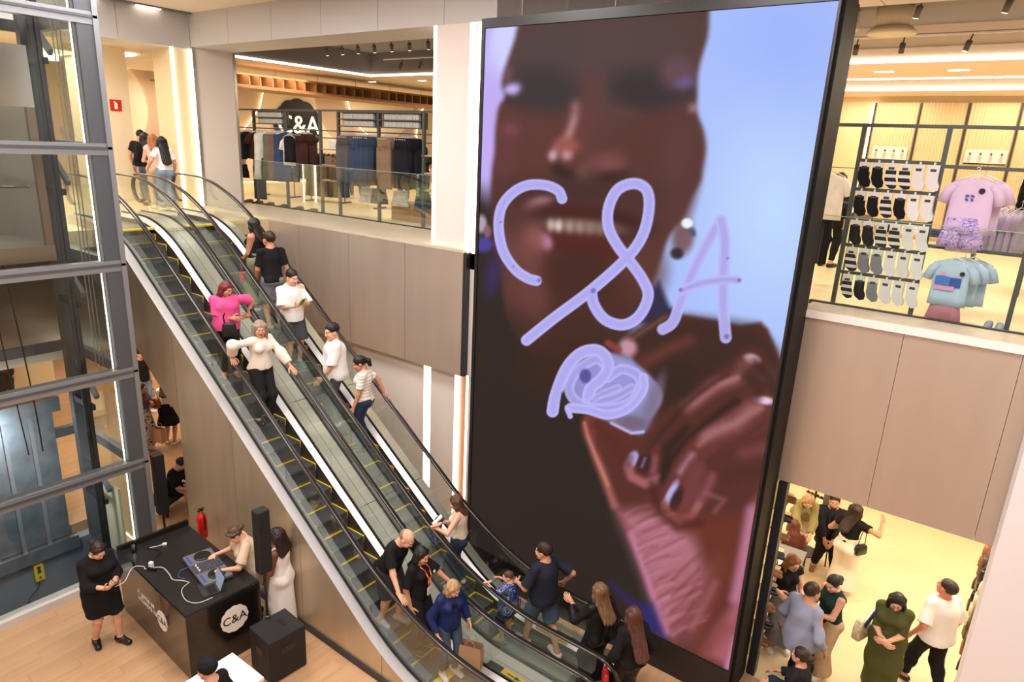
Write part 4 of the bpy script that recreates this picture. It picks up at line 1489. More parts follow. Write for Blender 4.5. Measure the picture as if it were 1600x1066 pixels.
    # ---- bottom
    if bottom:
        kd = bottom.get('kind', 'pants')
        e = bottom.get('loose', .012)
        wst = bottom.get('waist', .09)
        bp = [ell(sp(.015), (.067 * h * bw + e, .095 * h * bw + e, .085 * h), T, k=.05), ell(sp(.09), (.058 * h * bw + e, .079 * h * bw + e, .06 * h), T, k=.05)]
        for s_ in (1, -1):
            bp.append(ell(sp(-.015, -.035, s_ * .045), (.048 * h * bw + e, .05 * h * bw + e, .055 * h), T, k=.04))
        cuts = [(S, S @ sp(wst))]
        if kd in ('pants', 'shorts'):
            ln = bottom.get('len', 1.9)
            fl_ = bottom.get('flare', 0.0)
            for s_ in (1, -1):
                kn, an, el, wr, ft = J[s_]
                if ln > 1.2:
                    bp.append(ell(kn, (.040 * h * (bw * .5 + .5) + e, .038 * h * (bw * .5 + .5) + e, .06 * h), k=.04))
                    bp.append(ell(kn * .68 + an * .32 + np.array([-.012 * h, 0, 0]), (.034 * h + e, .032 * h + e, .07 * h), k=.03))
                if ln <= 1:
                    en = hp[s_] + (kn - hp[s_]) * ln
                    u1 = unit(kn - hp[s_])
                    bp.append(cap(hp[s_], en + u1 * .04, .053 * h * bw + e, .042 * h * bw + e + fl_, k=.035, clip=((u1, u1 @ en),)))
                else:
                    en = kn + (an - kn) * (ln - 1)
                    u2 = unit(an - kn)
                    bp.append(cap(hp[s_], kn, .053 * h * bw + e, .035 * h * (bw * .5 + .5) + e + fl_ * .5, k=.035))
                    bp.append(cap(kn, en + u2 * .04, .035 * h * (bw * .5 + .5) + e + fl_ * .5, .024 * h + e + fl_, k=.03, clip=((u2, u2 @ en),)))
        else:
            hz = bottom.get('hem', .12 * h)
            base = np.array([P0[0] * .6 + (J[1][4][0] + J[-1][4][0]) * .2, P0[1] * .6 + (J[1][4][1] + J[-1][4][1]) * .2, hz])
            u1 = unit(base - sp(.02))
            r1 = bottom.get('r1', .12 * h)
            bp.append(cap(sp(.03), base + u1 * .05, .078 * h * bw + e, r1, k=.05, clip=((u1, u1 @ base),)))
            for s_ in (1, -1):
                kn, an, el, wr, ft = J[s_]
                zc = ((0, 0, -1), -hz)
                bp.append(cap(hp[s_], kn, .053 * h * bw + e, .036 * h + e, k=.06, clip=(zc,)))
                bp.append(cap(kn, an, .036 * h + e, .03 * h + e, k=.06, clip=(zc,)))
            if bottom.get('mid'):
                m_ = sp(.0) * .55 + base * .45
                bp.append(ell(m_, (bottom['mid'], bottom['mid'] * 1.1, .2), k=.06))
        V, F = sdf_mesh(bp, vox, cuts, folds(bottom.get('fold', .004), 8, 3))
        link(bottom.get('name', {'pants': 'trousers', 'shorts': 'shorts'}.get(kd, 'skirt')), fast_mesh('bottom', V, F), bottom['m'], root)
    # ---- shoes
    if shoes:
        for i, s_ in enumerate((1, -1)):
            kn, an, el, wr, ft = J[s_]
            fy = math.radians(foot_yaw[i])
            fd = np.array([math.cos(fy), math.sin(fy), 0])
            sole = np.array([an[0], an[1], an[2] - .047 * h])
            zt = shoes.get('top', .07)
            sprm = [cap(sole - fd * .022 * h + [0, 0, .026 * h], sole + fd * .092 * h + [0, 0, .016 * h], .030 * h, .026 * h, k=.03), cap(an + [0, 0, max(0, zt - .09)], sole + fd * .02 * h + [0, 0, .03 * h], .027 * h, .030 * h, k=.02)]
            V, F = sdf_mesh(sprm, .010 if q == 'hi' else .014, [((0, 0, -1), -(sole[2] + .001)), ((0, 0, 1), sole[2] + zt)])
            C = V[F].mean(1)
            m_ = (C[:, 2] < sole[2] + shoes.get('sole_h', .024)).astype(int)
            link('shoe', fast_mesh('shoe', V, F, m_), [shoes['m'], shoes.get('sole', shoes['m'])], root)
    # ---- hair
    if hair:
        st = hair['style']
        L = hair.get('len', .25)
        hp_ = [ell((-.018, 0, .036), (.103, .084, .094), k=.02)]
        cutf = ell((.108, 0, -.015), (.075, .085, .092 + hair.get('fringe', 0)), k=.015, sub=True)
        cuts = []
        nz = lambda X, Y, Z: .0035 * np.sin(np.arctan2(Y, X + .02) * 24 + 3 * np.sin(Z * 26)) * (1 + 0 * Z)
        hv_ = .0100 if q == 'hi' else .015
        if st in ('short', 'crop'):
            t_ = 0 if st == 'crop' else .008
            hp_ = [ell((-.018, 0, .038 + t_), (.101 + t_ * .4, .080 + t_ * .3, .090 + t_), k=.02), cutf, ell((.04, -.09, -.06), (.07, .04, .07), k=.02, sub=True), ell((.04, .09, -.06), (.07, .04, .07), k=.02, sub=True)]
            cuts = [((0.35, 0, -1), .055)]
        elif st == 'bald':
            hp_ = [ell((-.018, 0, .028), (.100, .079, .084), k=.02), cutf, ell((.03, 0, .075), (.11, .10, .085), k=.01, sub=True)]
            cuts = [((0, 0, -1), .06)]
        elif st in ('long', 'bob'):
            w = hair.get('w', .075)
            sag = -HR[2, 0] * .85
            for y in np.linspace(-w, w, 6):
                zb = max(-.13, -L + abs(y) * .4)
                hp_.append(cap((-.06 + abs(y) * .3, y, .03), (-.085 + abs(y) * .25 - zb * sag * .6, y * 1.03, zb), .034, .032, k=.03))
                if L > .16:
                    hp_.append(cap((-.085 + abs(y) * .25 - zb * sag * .6, y * 1.03, zb), (L * sag - .135 - .09 * min(1, (L - .13) / .25) + abs(y) * .25 + hair.get('dx', 0), y * hair.get('spread', 1.05) + hair.get('dy', 0), -L + abs(y) * .4), .032, .022, k=.03))
            for s_ in (1, -1):
                hp_.append(cap((.03, s_ * .072, .055), (.005, s_ * .088, -.05), .022, .026, k=.03))
                hp_.append(cap((.005, s_ * .088, -.05), (hair.get('sx', -.01) + .8 * sag * min(L, hair.get('side', L * .8)), s_ * .088, -min(L, hair.get('side', L * .8))), .026, .018, k=.03))
            hp_.append(ell((.116, 0, -.018), (.07, .064, .088 + hair.get('fringe', 0)), k=.015, sub=True))
            hp_.append(cap((.09, 0, -.1), (.06, 0, -.3), .06, .05, k=.02, sub=True))
        elif st == 'pony':
            hp_ += [cutf, cap((-.10, 0, .03), (-.145, 0, -.02), .030, .034, k=.03), cap((-.145, 0, -.02), (-.12, hair.get('dy', 0), -L), .036, .016, k=.03)]
            cuts = [((0.3, 0, -1), .075)]
        elif st == 'bun':
            hp_ += [cutf, ell((-.130, 0, .03), (.045, .048, .045), k=.012)]
            cuts = [] 
            hp_.append(cap((.05, 0, -.12), (-.08, 0, -.16), .07, k=.01, sub=True))
        elif st == 'curly':
            for y in np.linspace(-.09, .09, 6):
                hp_.append(cap((-.05, y, .03), (-.09, y * 1.3, -L), .045, .04, k=.03))
            hp_.append(ell((-.02, 0, .05), (.12, .105, .10), k=.03))
            hp_.append(ell((.125, 0, -.045), (.07, .062, .085), k=.015, sub=True))
            nz = lambda X, Y, Z: .008 * np.sin(X * 95 + np.sin(Z * 60)) * np.sin(Y * 90 + np.sin(X * 50)) * np.sin(Z * 85)
        elif st == 'beanie':
            hp_ = [ell((-.022, 0, .05), (.112, .093, .098), k=.02), ell((-.10, 0, .07), (.05, .05, .05), k=.04)]
            cuts = [((.55, 0, -1), -.012)]
            nz = lambda X, Y, Z: .002 * np.sin(Z * 140) + 0 * X + 0 * Y
        V, F = sdf_mesh(hp_, hv_, cuts, nz)
        link('knit_hat' if st == 'beanie' else 'hair', fast_mesh('hair', hc + (V * hs) @ HR.T, F), hair['m'], root)
        if hair.get('beard'):
            V, F = sdf_mesh([ell((.045, 0, -.075), (.048, .054, .045), k=.02), ell((.09, 0, -.058), (.03, .024, .012), k=.006, sub=True), ell((.07, 0, .0), (.06, .08, .045), k=.01, sub=True)], hv_)
            link('beard', fast_mesh('beard', hc + (V * hs) @ HR.T, F), hair['beard'], root)
        if hair.get('glasses'):
            g = MB()
            for s_ in (1, -1):
                pts = [(.104, s_ * .034 + .022 * math.cos(t), .0 + .017 * math.sin(t)) for t in np.linspace(0, 2 * math.pi, 11)]
                g.tube([tuple(hc + HR @ (np.array(p) * hs)) for p in pts], .0022, 5)
                g.tube([tuple(hc + HR @ (np.array(p) * hs)) for p in ((.100, s_ * .056, .004), (.0, s_ * .082, .006))], .002, 5)
            g.tube([tuple(hc + HR @ (np.array(p) * hs)) for p in ((.108, .012, .003), (.108, -.012, .003))], .002, 5)
            g.obj('glasses', BLACK, root)
    info = dict(root=root, sp=sp, sh=sh, J=J, hand=hd_end, hc=hc, HR=HR, hs=hs, F=F_, L=Lf, S=S, h=h)
    return info

def to_world(info, p):
    r = info['root']
    a = r.rotation_euler[2]
    x, y, z = [float(q_) for q_ in p]
    return (r.location[0] + x * math.cos(a) - y * math.sin(a), r.location[1] + x * math.sin(a) + y * math.cos(a), r.location[2] + z)

def strap(info, pts, w, m, name='strap'):
    """flat band through local points, worn by the person"""
    b = MB()
    b.tube([tuple(p) for p in pts], w, 6)
    return b.obj(name, m, info['root'], smooth=True)

# ================================================================== the people in the hall
def step_z(x, ph=0.0):
    k = math.ceil((x + 12.75 - ph) / SP - 1e-6)
    xe = -12.75 + ph + SP * k
    return min(max(cz(xe - SP / 2 + .10), 0.0), ZM) if x < -4.95 else 0.012
def step_mid(x):
    k = math.ceil((x + 12.75) / SP - 1e-6)
    return -12.75 + SP * k - SP * .5
def rail_pt(loc, hd, ry, dx, up=.028):
    wx = loc[0] + dx
    w = np.array([wx - loc[0], ry - loc[1], rz_(wx) + up - loc[2]])
    a = -math.radians(hd)
    return (w[0] * math.cos(a) - w[1] * math.sin(a), w[0] * math.sin(a) + w[1] * math.cos(a), w[2])
def wdir(hd, v):
    a = -math.radians(hd)
    return (v[0] * math.cos(a) - v[1] * math.sin(a), v[0] * math.sin(a) + v[1] * math.cos(a), v[2])

LIGHT = (222, 170, 142)
MED = (196, 140, 110)
TAN = (206, 152, 122)
DEEP = (112, 70, 52)
H_BLK = hairm((26, 22, 22))
H_DBR = hairm((48, 32, 26))
H_BRN = hairm((86, 56, 40))
H_RED = hairm((110, 38, 40))
H_BLD = hairm((176, 142, 100))
H_GRY = hairm((150, 132, 116))
H_MIX = hairm((112, 84, 58))
C_BLK = cloth('black_cotton', (22, 21, 23))
C_BLK2 = cloth('soft_black_cloth', (34, 32, 36))
C_WHT = cloth('white_cotton', (238, 234, 230), n=.03)
C_CRM = cloth('cream_knit', (234, 222, 206), n=.04)
C_PNK = cloth('pink_blouse', (224, 84, 142), n=.06)
C_NVY = cloth('navy_nylon', (26, 40, 92), .6)
C_NAV2 = cloth('navy_cotton', (34, 36, 50))
C_JEAN = cloth('blue_denim', (70, 86, 106), n=.18)
C_JEAND = cloth('dark_denim', (40, 50, 72), n=.18)
C_JEANL = cloth('light_denim', (128, 146, 172), n=.12)
C_CHAR = cloth('charcoal_cloth', (66, 66, 72))
C_OLV = cloth('olive_cloth', (76, 78, 40))
C_OLVG = cloth('sage_trousers', (128, 130, 104))
C_GRY = cloth('grey_cloth', (128, 130, 138))
C_BEI = cloth('beige_cloth', (208, 186, 160))
C_KHA = cloth('khaki_trousers', (186, 162, 130))
C_BLU = cloth('pale_blue_shirt', (154, 160, 184), n=.05)
C_GRN = cloth('dark_green_knit', (26, 48, 44))
C_KHJ = cloth('khaki_jacket', (150, 140, 92))
S_WHT = mat('white_sneaker', (230, 228, 224), .5)
S_BLK = mat('black_leather', (24, 22, 22), .3)
S_BRN = mat('tan_leather', (140, 92, 62), .5)
S_GRY = mat('grey_sneaker', (150, 152, 158), .6)
S_TEA = mat('teal_sneaker', (44, 110, 110), .6)

def striped(name, c0, c1, scale, axis='Z', w=.3):
    m = mat(name, c0, .85)
    nt = m.node_tree
    tc = nt.nodes.new('ShaderNodeTexCoord')
    sep = nt.nodes.new('ShaderNodeSeparateXYZ')
    nt.links.new(tc.outputs['Object'], sep.inputs[0])
    mu = nt.nodes.new('ShaderNodeMath'); mu.operation = 'MULTIPLY'; mu.inputs[1].default_value = scale
    fr = nt.nodes.new('ShaderNodeMath'); fr.operation = 'FRACT'
    lt = nt.nodes.new('ShaderNodeMath'); lt.operation = 'LESS_THAN'; lt.inputs[1].default_value = w
    nt.links.new(sep.outputs[axis], mu.inputs[0]); nt.links.new(mu.outputs[0], fr.inputs[0]); nt.links.new(fr.outputs[0], lt.inputs[0])
    mx = nt.nodes.new('ShaderNodeMix'); mx.data_type = 'RGBA'
    mx.inputs[6].default_value = (*lin(c0), 1); mx.inputs[7].default_value = (*lin(c1), 1)
    nt.links.new(lt.outputs[0], mx.inputs[0])
    nt.links.new(mx.outputs[2], nt.nodes['Principled BSDF'].inputs['Base Color'])
    return m
def blotchy(name, cols, scale, rough=.85):
    m = mat(name, cols[0], rough)
    nt = m.node_tree
    tc = nt.nodes.new('ShaderNodeTexCoord')
    nz = nt.nodes.new('ShaderNodeTexNoise'); nz.inputs['Scale'].default_value = scale; nz.inputs['Detail'].default_value = 3
    nz.inputs['Distortion'].default_value = 1.4
    nt.links.new(tc.outputs['Object'], nz.inputs['Vector'])
    rp = nt.nodes.new('ShaderNodeValToRGB'); rp.color_ramp.interpolation = 'CONSTANT'
    els = rp.color_ramp.elements
    ps = [0.0, .44, .5, .56, .62][:len(cols)]
    while len(els) < len(cols):
        els.new(.5)
    for e_, p_, c_ in zip(els, ps, cols):
        e_.position = p_; e_.color = (*lin(c_), 1)
    nt.links.new(nz.outputs['Fac'], rp.inputs[0])
    nt.links.new(rp.outputs[0], nt.nodes['Principled BSDF'].inputs['Base Color'])
    return m

def esc(x, y):
    return (x, y, step_z(x, -.10 if y < 6.2 else 0.0))
DOWN = (.82, 0, -.57)
UPW = (-.82, 0, .57)

def handbag(label, loc, size, m, rz=0., handle=.12, cat='bag', name='handbag', hm=None, round_=.25):
    t = thing(name, label, cat, loc, rz)
    w, d, hh = size
    b = MB()
    rings = []
    for z, k in ((0, .86), (.08 * hh, 1.0), (.6 * hh, .98), (.92 * hh, .86), (hh, .7)):
        rg = []
        for i in range(16):
            a = 2 * math.pi * i / 16
            ca, sa = math.cos(a), math.sin(a)
            rg.append((w / 2 * k * (abs(ca) ** round_) * (1 if ca > 0 else -1), d / 2 * k * (abs(sa) ** round_) * (1 if sa > 0 else -1), z))
        rings.append(rg)
    b.loft(rings)
    b.obj('bag_body', m, t, smooth=True)
    if handle:
        hb = MB()
        hb.tube([(w * .32 * math.cos(a), 0, hh * .9 + handle * math.sin(a)) for a in np.linspace(0, math.pi, 11)], .007, 6)
        hb.obj('handle', hm or m, t, smooth=True)
    return t

def phone(label, info, pos, rot=(0.6, 0, 0), m=None):
    t = thing('phone', label, 'phone', to_world(info, pos), info['root'].rotation_euler[2])
    b = MB(); b.bbox(-.075, .075, -.037, .037, -.005, .005, .002)
    o = b.obj('phone_body', m or S_BLK, t); o.rotation_euler = rot
    b = MB(); b.box(-.07, .07, -.033, .033, .0051, .0058)
    o = b.obj('display', mat('phone_display', (40, 46, 60), .15), t); o.rotation_euler = rot
    return t

# ---- down escalator
L1 = esc(-9.80, 5.60)
p = person('person in pink blouse with black shoulder bag on the down escalator', L1, -22, 1.63, b=1.17, skin_rgb=MED, look=(28, 20, 0),
           hands=((-.06, .36, .98), (.20, .06, 1.02)), hand_pose=('relax', 'relax'), palms=((( -.3, -.9, -.2), (.8, -.2, 0)), ((.2, .9, -.1), (-.9, .2, 0))), elbow=((-.4, 1, -.1), (-.4, -.8, -.5)),
           top=dict(m=C_PNK, hem=-.03, loose=.03, sleeve=.85, sl_loose=.03, fold=.007, vneck=.02, box=1, name='blouse'), bottom=dict(m=C_BLK, loose=.008),
           shoes=dict(m=S_BRN, top=.06), hair=dict(style='bob', m=H_RED, len=.17))
strap(p, [p['sp'](.30, .02, .07), p['sp'](.24, .095, .02), p['sp'](.12, .115, -.04), p['sp'](.02, .12, -.03)], .012, S_BLK, 'bag_strap')
handbag('round black shoulder bag held at the hip of the person in pink', to_world(p, p['sp'](-.07, .165, .0)), (.22, .09, .22), S_BLK, math.radians(-22 + 80), 0, round_=.8)

L2 = esc(-8.92, 5.60)
person('person in cream blouse and black trousers holding both handrails', L2, 4, 1.71, b=1.05, skin_rgb=TAN, look=(-28, 10, 0), lean=3,
       hands=(rail_pt(L2, 4, 6.0, .52), rail_pt(L2, 4, 5.2, -.10)), hand_pose=('flat', 'flat'), palms=((DOWN, (0, 0, -1)), ((.7, -.2, -.5), (0, 0, -1))), elbow=((-.2, 1, -.3), (-.2, -1, -.2)),
       top=dict(m=C_CRM, hem=.0, loose=.018, sleeve=1.75, sl_loose=.018, puff=.028, vneck=.03, open=.012, inner=C_WHT, name='cardigan'), bottom=dict(m=C_BLK2, loose=.006, waist=.10, flare=.01),
       shoes=dict(m=S_BLK), hair=dict(style='bob', m=H_GRY, len=.20))

L3 = esc(-6.0, 5.52)
person('person in black polo shirt leaning forward on the escalator', L3, 6, 1.70, 'm', 1.12, LIGHT, lean=26, look=(4, 28, 0),
       hands=(rail_pt(L3, 6, 6.0, .42), rail_pt(L3, 6, 5.2, .58)), hand_pose=('flat', 'flat'), palms=((DOWN, (0, 0, -1)), (DOWN, (0, 0, -1))), feet=((.10, .10, -.0), (-.06, -.10, 0)),
       top=dict(m=C_BLK, hem=-.02, loose=.022, sleeve=.75, sl_loose=.02, name='polo_shirt'), bottom=dict(m=C_CHAR, kind='shorts', len=.95, loose=.02, flare=.02),
       shoes=dict(m=S_GRY), hair=dict(style='bald', m=hairm((150, 120, 100))))

L4 = esc(-5.50, 5.60)
p = person('person in black shirt with red and yellow lanyard on the escalator', L4, 10, 1.66, skin_rgb=TAN, look=(-6, 16, 0),
           hands=(rail_pt(L4, 10, 6.0, .38), None), hand_pose=('flat', 'relax'), palms=((DOWN, (0, 0, -1)), None),
           top=dict(m=C_BLK, hem=-.03, loose=.022, sleeve=.8, sl_loose=.022), bottom=dict(m=C_BLK2, loose=.02, flare=.03), shoes=dict(m=cloth('brown_suede', (78, 58, 46)), sole=S_WHT),
           hair=dict(style='long', m=H_BLK, len=.24))
b = MB()
for s_ in (1, -1):
    b.tube([tuple(p['sp'](.30, .0, s_ * .035)), tuple(p['sp'](.26, .085, s_ * .03)), tuple(p['sp'](.20, .112, s_ * .02)), tuple(p['sp'](.10, .105, s_ * .004))], .008, 5)
b.obj('lanyard', striped('lanyard_red_yellow', (220, 36, 48), (240, 176, 40), 9, 'Z', .5), p['root'])
box('badge', S_WHT, p['sp'](.10, .105)[0] - .004, p['sp'](.10, .105)[0] + .012, p['sp'](.1)[1] - .035, p['sp'](.1)[1] + .035, p['sp'](.1)[2] - .11, p['sp'](.1)[2] - .005, p['root'])
b = MB(); c_ = p['sp'](.225, .122, .045)
b.cyl(tuple(c_), tuple(c_ + p['F'] * .012), .022, n=12)
b.obj('pin_button', S_WHT, p['root'])

L5 = (-5.02, 5.70, .012)
p = person('person in bright blue jacket and jeans carrying a brown paper bag', L5, -14, 1.56, skin_rgb=LIGHT, look=(10, 26, 0),
           top=dict(m=C_NVY, hem=-.05, loose=.028, sleeve=1.85, sl_loose=.02, fold=.007, open=.016, inner=C_BLK, name='jacket'), bottom=dict(m=C_JEAN, loose=.008),
           shoes=dict(m=S_WHT), hair=dict(style='bob', m=H_BLD, len=.13), hands=((.10, .26, .80), (.08, -.24, .80)), palms=(((.1, .1, -1), (0, -1, 0)), ((.1, 0, -1), (0, 1, 0))))
def paper_bag(label, loc, rz, size=(.30, .13, .36), m=None):
    t = thing('paper_bag', label, 'bag', loc, rz)
    w, d, h_ = size
    m = m or mat('kraft_paper', (178, 138, 104), .8, noise=(5, .08))
    b = MB()
    b.loft([[(-w / 2 + i, -d / 2 + i, z), (w / 2 - i, -d / 2 + i, z), (w / 2 - i, d / 2 - i, z), (-w / 2 + i, d / 2 - i, z)] for z, i in ((0, 0), (h_ * .5, -.006), (h_, .004))], caps=False)
    b.face([3, 2, 1, 0])
    b.obj('bag_body', m, t)
    for s_ in (-1, 1):
        hb = MB()
        hb.tube([(.07 * math.cos(a), s_ * d * .48, h_ - .02 + .12 * math.sin(a)) for a in np.linspace(0, math.pi, 9)], .004, 5)
        hb.obj('handle', m, t)
    return t
paper_bag('brown kraft paper bag hanging from the hand of person in blue jacket', (-4.70, 5.80, .25), .35)

# ---- up escalator
def E2(x, y=6.8):
    return esc(x, y)
L6 = E2(-10.72)
person('person in black sleeveless top and sage trousers riding up', L6, 205, 1.70, b=1.16, skin_rgb=MED, look=(0, 4, 0), hands=((.26, .04, .92), (.26, -.04, .90)),
       top=dict(m=C_BLK, hem=.05, loose=.012, sleeve=0, tank=1, name='top'), bottom=dict(m=C_OLVG, loose=.025, flare=.04, waist=.10), shoes=dict(m=S_WHT),
       hair=dict(style='long', m=H_BLK, len=.30), palms=(((.3, -.8, -.3), (-.8, 0, -.2)), ((.3, .8, -.3), (-.8, 0, -.2))))
handbag('small coral red bag beside person in sage trousers on the escalator', (L6[0] - .12, 6.60, L6[2] + .52), (.17, .07, .20), mat('coral_leather', (196, 84, 80), .5), 1.3, .14)
L7 = E2(-10.30)
person('person in black shirt and grey shorts riding up, seen from behind', L7, 172, 1.76, 'm', 1.0, MED, look=(10, 0, 0), hands=((.20, .20, .88), None),
       top=dict(m=C_BLK, hem=-.03, loose=.024, sleeve=.8, sl_loose=.02), bottom=dict(m=C_GRY, kind='shorts', len=.92, loose=.02, flare=.02), shoes=dict(m=S_GRY),
       hair=dict(style='short', m=H_DBR))
L8 = E2(-9.74, 6.78)
p = person('person in white shirt and dark shorts looking at a phone', L8, -14, 1.74, 'm', .97, LIGHT, look=(14, 10, 0), hands=((.36, .10, 1.18), (.34, -.06, 1.15)),
           palms=(((.6, -.6, .4), (-.3, -.5, .7)), ((.7, .5, .4), (-.3, .5, .7))), hand_pose=('grip', 'grip'),
           top=dict(m=C_WHT, hem=-.05, loose=.035, sleeve=.95, sl_loose=.035, box=1, fold=.008), bottom=dict(m=C_CHAR, kind='shorts', len=1.0, loose=.03, flare=.03), shoes=dict(m=S_TEA, sole=S_WHT, top=.09),
           hair=dict(style='short', m=H_BLK, fringe=-.01))
phone('phone with green case held by person in white shirt and shorts', p, (.44, .02, 1.24), (0, -.9, .3), mat('green_case', (90, 110, 40), .4))
L9 = E2(-8.64, 6.80)
person('person in loose white shirt and wide grey trousers turned round', L9, 238, 1.82, 'm', .97, LIGHT, look=(24, 6, 0), hands=((.24, .16, .92), None), palms=(((.7, .2, -.6), (0, -.6, -.6)), None),
       top=dict(m=C_WHT, hem=-.06, loose=.04, sleeve=.98, sl_loose=.035, box=1, fold=.008), bottom=dict(m=C_CHAR, loose=.025, flare=.05), shoes=dict(m=S_WHT), hair=dict(style='short', m=H_BLK))
L10 = E2(-7.98, 6.84)
p = person('person in striped white shirt and jeans looking down', L10, 222, 1.70, b=1.02, skin_rgb=MED, look=(14, 22, 0), hands=((.16, .22, .78), rail_pt(L10, 222, 7.2, .10)), hand_pose=('relax', 'grip'),
           top=dict(m=striped('striped_knit', (236, 230, 222), (196, 166, 140), 19, 'Z', .22), hem=.0, loose=.016, sleeve=.7, sl_loose=.014), bottom=dict(m=C_JEAND, loose=.010, flare=.02), shoes=dict(m=S_BLK, top=.14),
           hair=dict(style='pony', m=H_BLK, len=.26), elbow=(None, (-.8, -.6, -.2)))
handbag('small black handbag held low by person in striped shirt', to_world(p, (.20, .22, .42)), (.24, .10, .20), S_BLK, .6, .13)
L11 = E2(-5.84, 6.82)
p = person('person in white lace camisole and blue trousers holding a denim jacket', L11, 206, 1.62, skin_rgb=LIGHT, look=(12, 20, 0), side=0,
           hands=(rail_pt(L11, 206, 6.4, -.16), (.30, -.02, 1.06)), hand_pose=('flat', 'grip'), palms=((UPW, (0, 0, -1)), ((.4, .8, .1), (-.6, 0, -.4))),
           top=dict(m=mat('cream_lace', (232, 214, 190), .8, noise=(40, .18), bump=(70, .9)), hem=.03, loose=.016, sleeve=0, tank=1, name='camisole'), bottom=dict(m=C_JEAND, loose=.016, flare=.045, waist=.11), shoes=dict(m=S_WHT),
           hair=dict(style='long', m=H_BRN, len=.22))
# folded denim jacket over the arm
V, F = sdf_mesh([cap((.33, .02, 1.10), (.36, .06, .80), .05, .075, k=.04), cap((.30, -.03, 1.12), (.38, .10, 1.00), .05, .045, k=.04), cap((.40, .12, 1.0), (.36, .15, .82), .035, .05, k=.03)], .012, (), folds(.012, 16, 12))
t = thing('denim_jacket', 'dark blue denim jacket draped over the arm of person in camisole', 'jacket', L11, math.radians(206))
link('jacket_cloth', fast_mesh('jacket_cloth', V, F), blotchy('mottled_denim', [(50, 60, 96), (74, 84, 120), (40, 48, 78), (120, 124, 146)], 14), t)
V, F = sdf_mesh([cap((.34, .10, 1.08), (.40, .16, 1.10), .035, .03, k=.03), cap((.30, .0, 1.16), (.36, .10, 1.12), .026, .02, k=.03)], .012, (), folds(.006, 20, 16))
link('lining', fast_mesh('lining', V, F), C_WHT, t)
L12 = (-4.80, 6.74, .012)
p = person('small person in blue patterned football shirt with red number', L12, 190, 1.19, 'm', .95, LIGHT, look=(28, 6, 0), hands=(rail_pt(L12, 190, 6.4, -.18), (.28, -.26, .80)), hand_pose=('flat', 'relax'), palms=((UPW, (0, 0, -1)), None),
           top=dict(m=blotchy('blue_patterned_jersey', [(36, 52, 120), (84, 106, 168), (28, 40, 92), (176, 186, 212), (50, 70, 140)], 9), hem=-.09, loose=.03, sleeve=.8, sl_loose=.02, box=1), bottom=dict(m=C_NAV2, kind='shorts', len=.95, loose=.02, flare=.02), shoes=dict(m=S_GRY, top=.09),
           hair=dict(style='crop', m=H_BRN))
tm = text_mesh('10', .26, .003)
o = link('shirt_number', tm, mat('number_red', (206, 44, 72), .6), p['root'])
o.matrix_local = Matrix.Translation(Vector((-.140, 0, .62))) @ Matrix(((0, 0, -1), (-1, 0, 0), (0, 1, 0))).to_4x4()
L13 = (-4.32, 6.90, .012)
person('person in black shirt and denim shorts stepping onto the escalator', L13, 166, 1.77, 'm', 1.06, TAN, look=(24, 4, 0), hands=((.30, .24, 1.06), (-.05, -.34, 1.02)), hand_pose=('relax', 'relax'),
       feet=((.22, .09, 0), (-.26, -.10, 0)), top=dict(m=C_NAV2, hem=-.05, loose=.028, sleeve=.85, sl_loose=.024, box=1), bottom=dict(m=C_JEAN, kind='shorts', len=.95, loose=.02, flare=.02), shoes=dict(m=S_WHT), hair=dict(style='short', m=H_DBR))
L14 = (-3.36, 6.78, 0)
person('person in black leather jacket with raised hand at the escalator foot', L14, 158, 1.66, skin_rgb=LIGHT, look=(6, 6, 0), hands=((.34, .20, 1.20), (.14, -.26, .86)), palms=(((.4, .5, .7), (.6, -.4, .2)), None),
       top=dict(m=cloth('black_leather_jacket', (20, 19, 21), .4), hem=-.05, loose=.03, sleeve=1.85, sl_loose=.02, name='jacket'), bottom=dict(m=C_BLK, loose=.02, flare=.03), shoes=dict(m=S_BLK), hair=dict(style='long', m=H_MIX, len=.36, spread=1.15, dx=-.03))
L15 = (-2.82, 6.66, 0)
p = person('person in plain black top and shiny trousers holding a red bag', L15, 150, 1.64, b=1.06, skin_rgb=LIGHT, look=(4, 4, 0), hands=((.10, .26, .84), (.02, -.27, .82)),
           top=dict(m=C_BLK, hem=-.02, loose=.026, sleeve=1.75, sl_loose=.018), bottom=dict(m=cloth('black_coated_trousers', (24, 23, 25), .35), loose=.016, flare=.02), shoes=dict(m=S_BLK), hair=dict(style='long', m=hairm((84, 50, 40)), len=.50, spread=1.1, dx=-.06))
handbag('red bag hanging from the hand of person at escalator foot', to_world(p, (.10, .27, .42)), (.22, .07, .26), mat('red_bag', (196, 36, 40), .5), 2.2, .11)

# ---- around the booth
L16 = (-9.10, 3.06, 0)
p = person('person in black dress and black shoes standing by the booth holding a phone', L16, 4, 1.70, b=1.22, skin_rgb=LIGHT, look=(6, 34, 0), hands=((.34, .06, 1.10), (.34, -.07, 1.08)), hand_pose=('grip', 'grip'),
           palms=(((.7, -.5, .3), (-.2, -.5, .8)), ((.8, .4, .3), (-.2, .5, .8))), feet=((.12, .12, 0), (-.10, -.10, 0)), foot_yaw=(14, -16),
           top=dict(m=C_BLK, hem=.0, loose=.035, sleeve=1.55, sl_loose=.03, vneck=.03, name='dress_top'), bottom=dict(m=C_BLK, kind='skirt', hem=.56, r1=.21, loose=.03, mid=.20, waist=.12, name='dress_skirt'),
           shoes=dict(m=S_BLK, top=.09), hair=dict(style='bun', m=H_DBR))
phone('dark phone held in both hands by person in black dress', p, (.46, 0, 1.14), (0, -.7, 0))
b = MB()
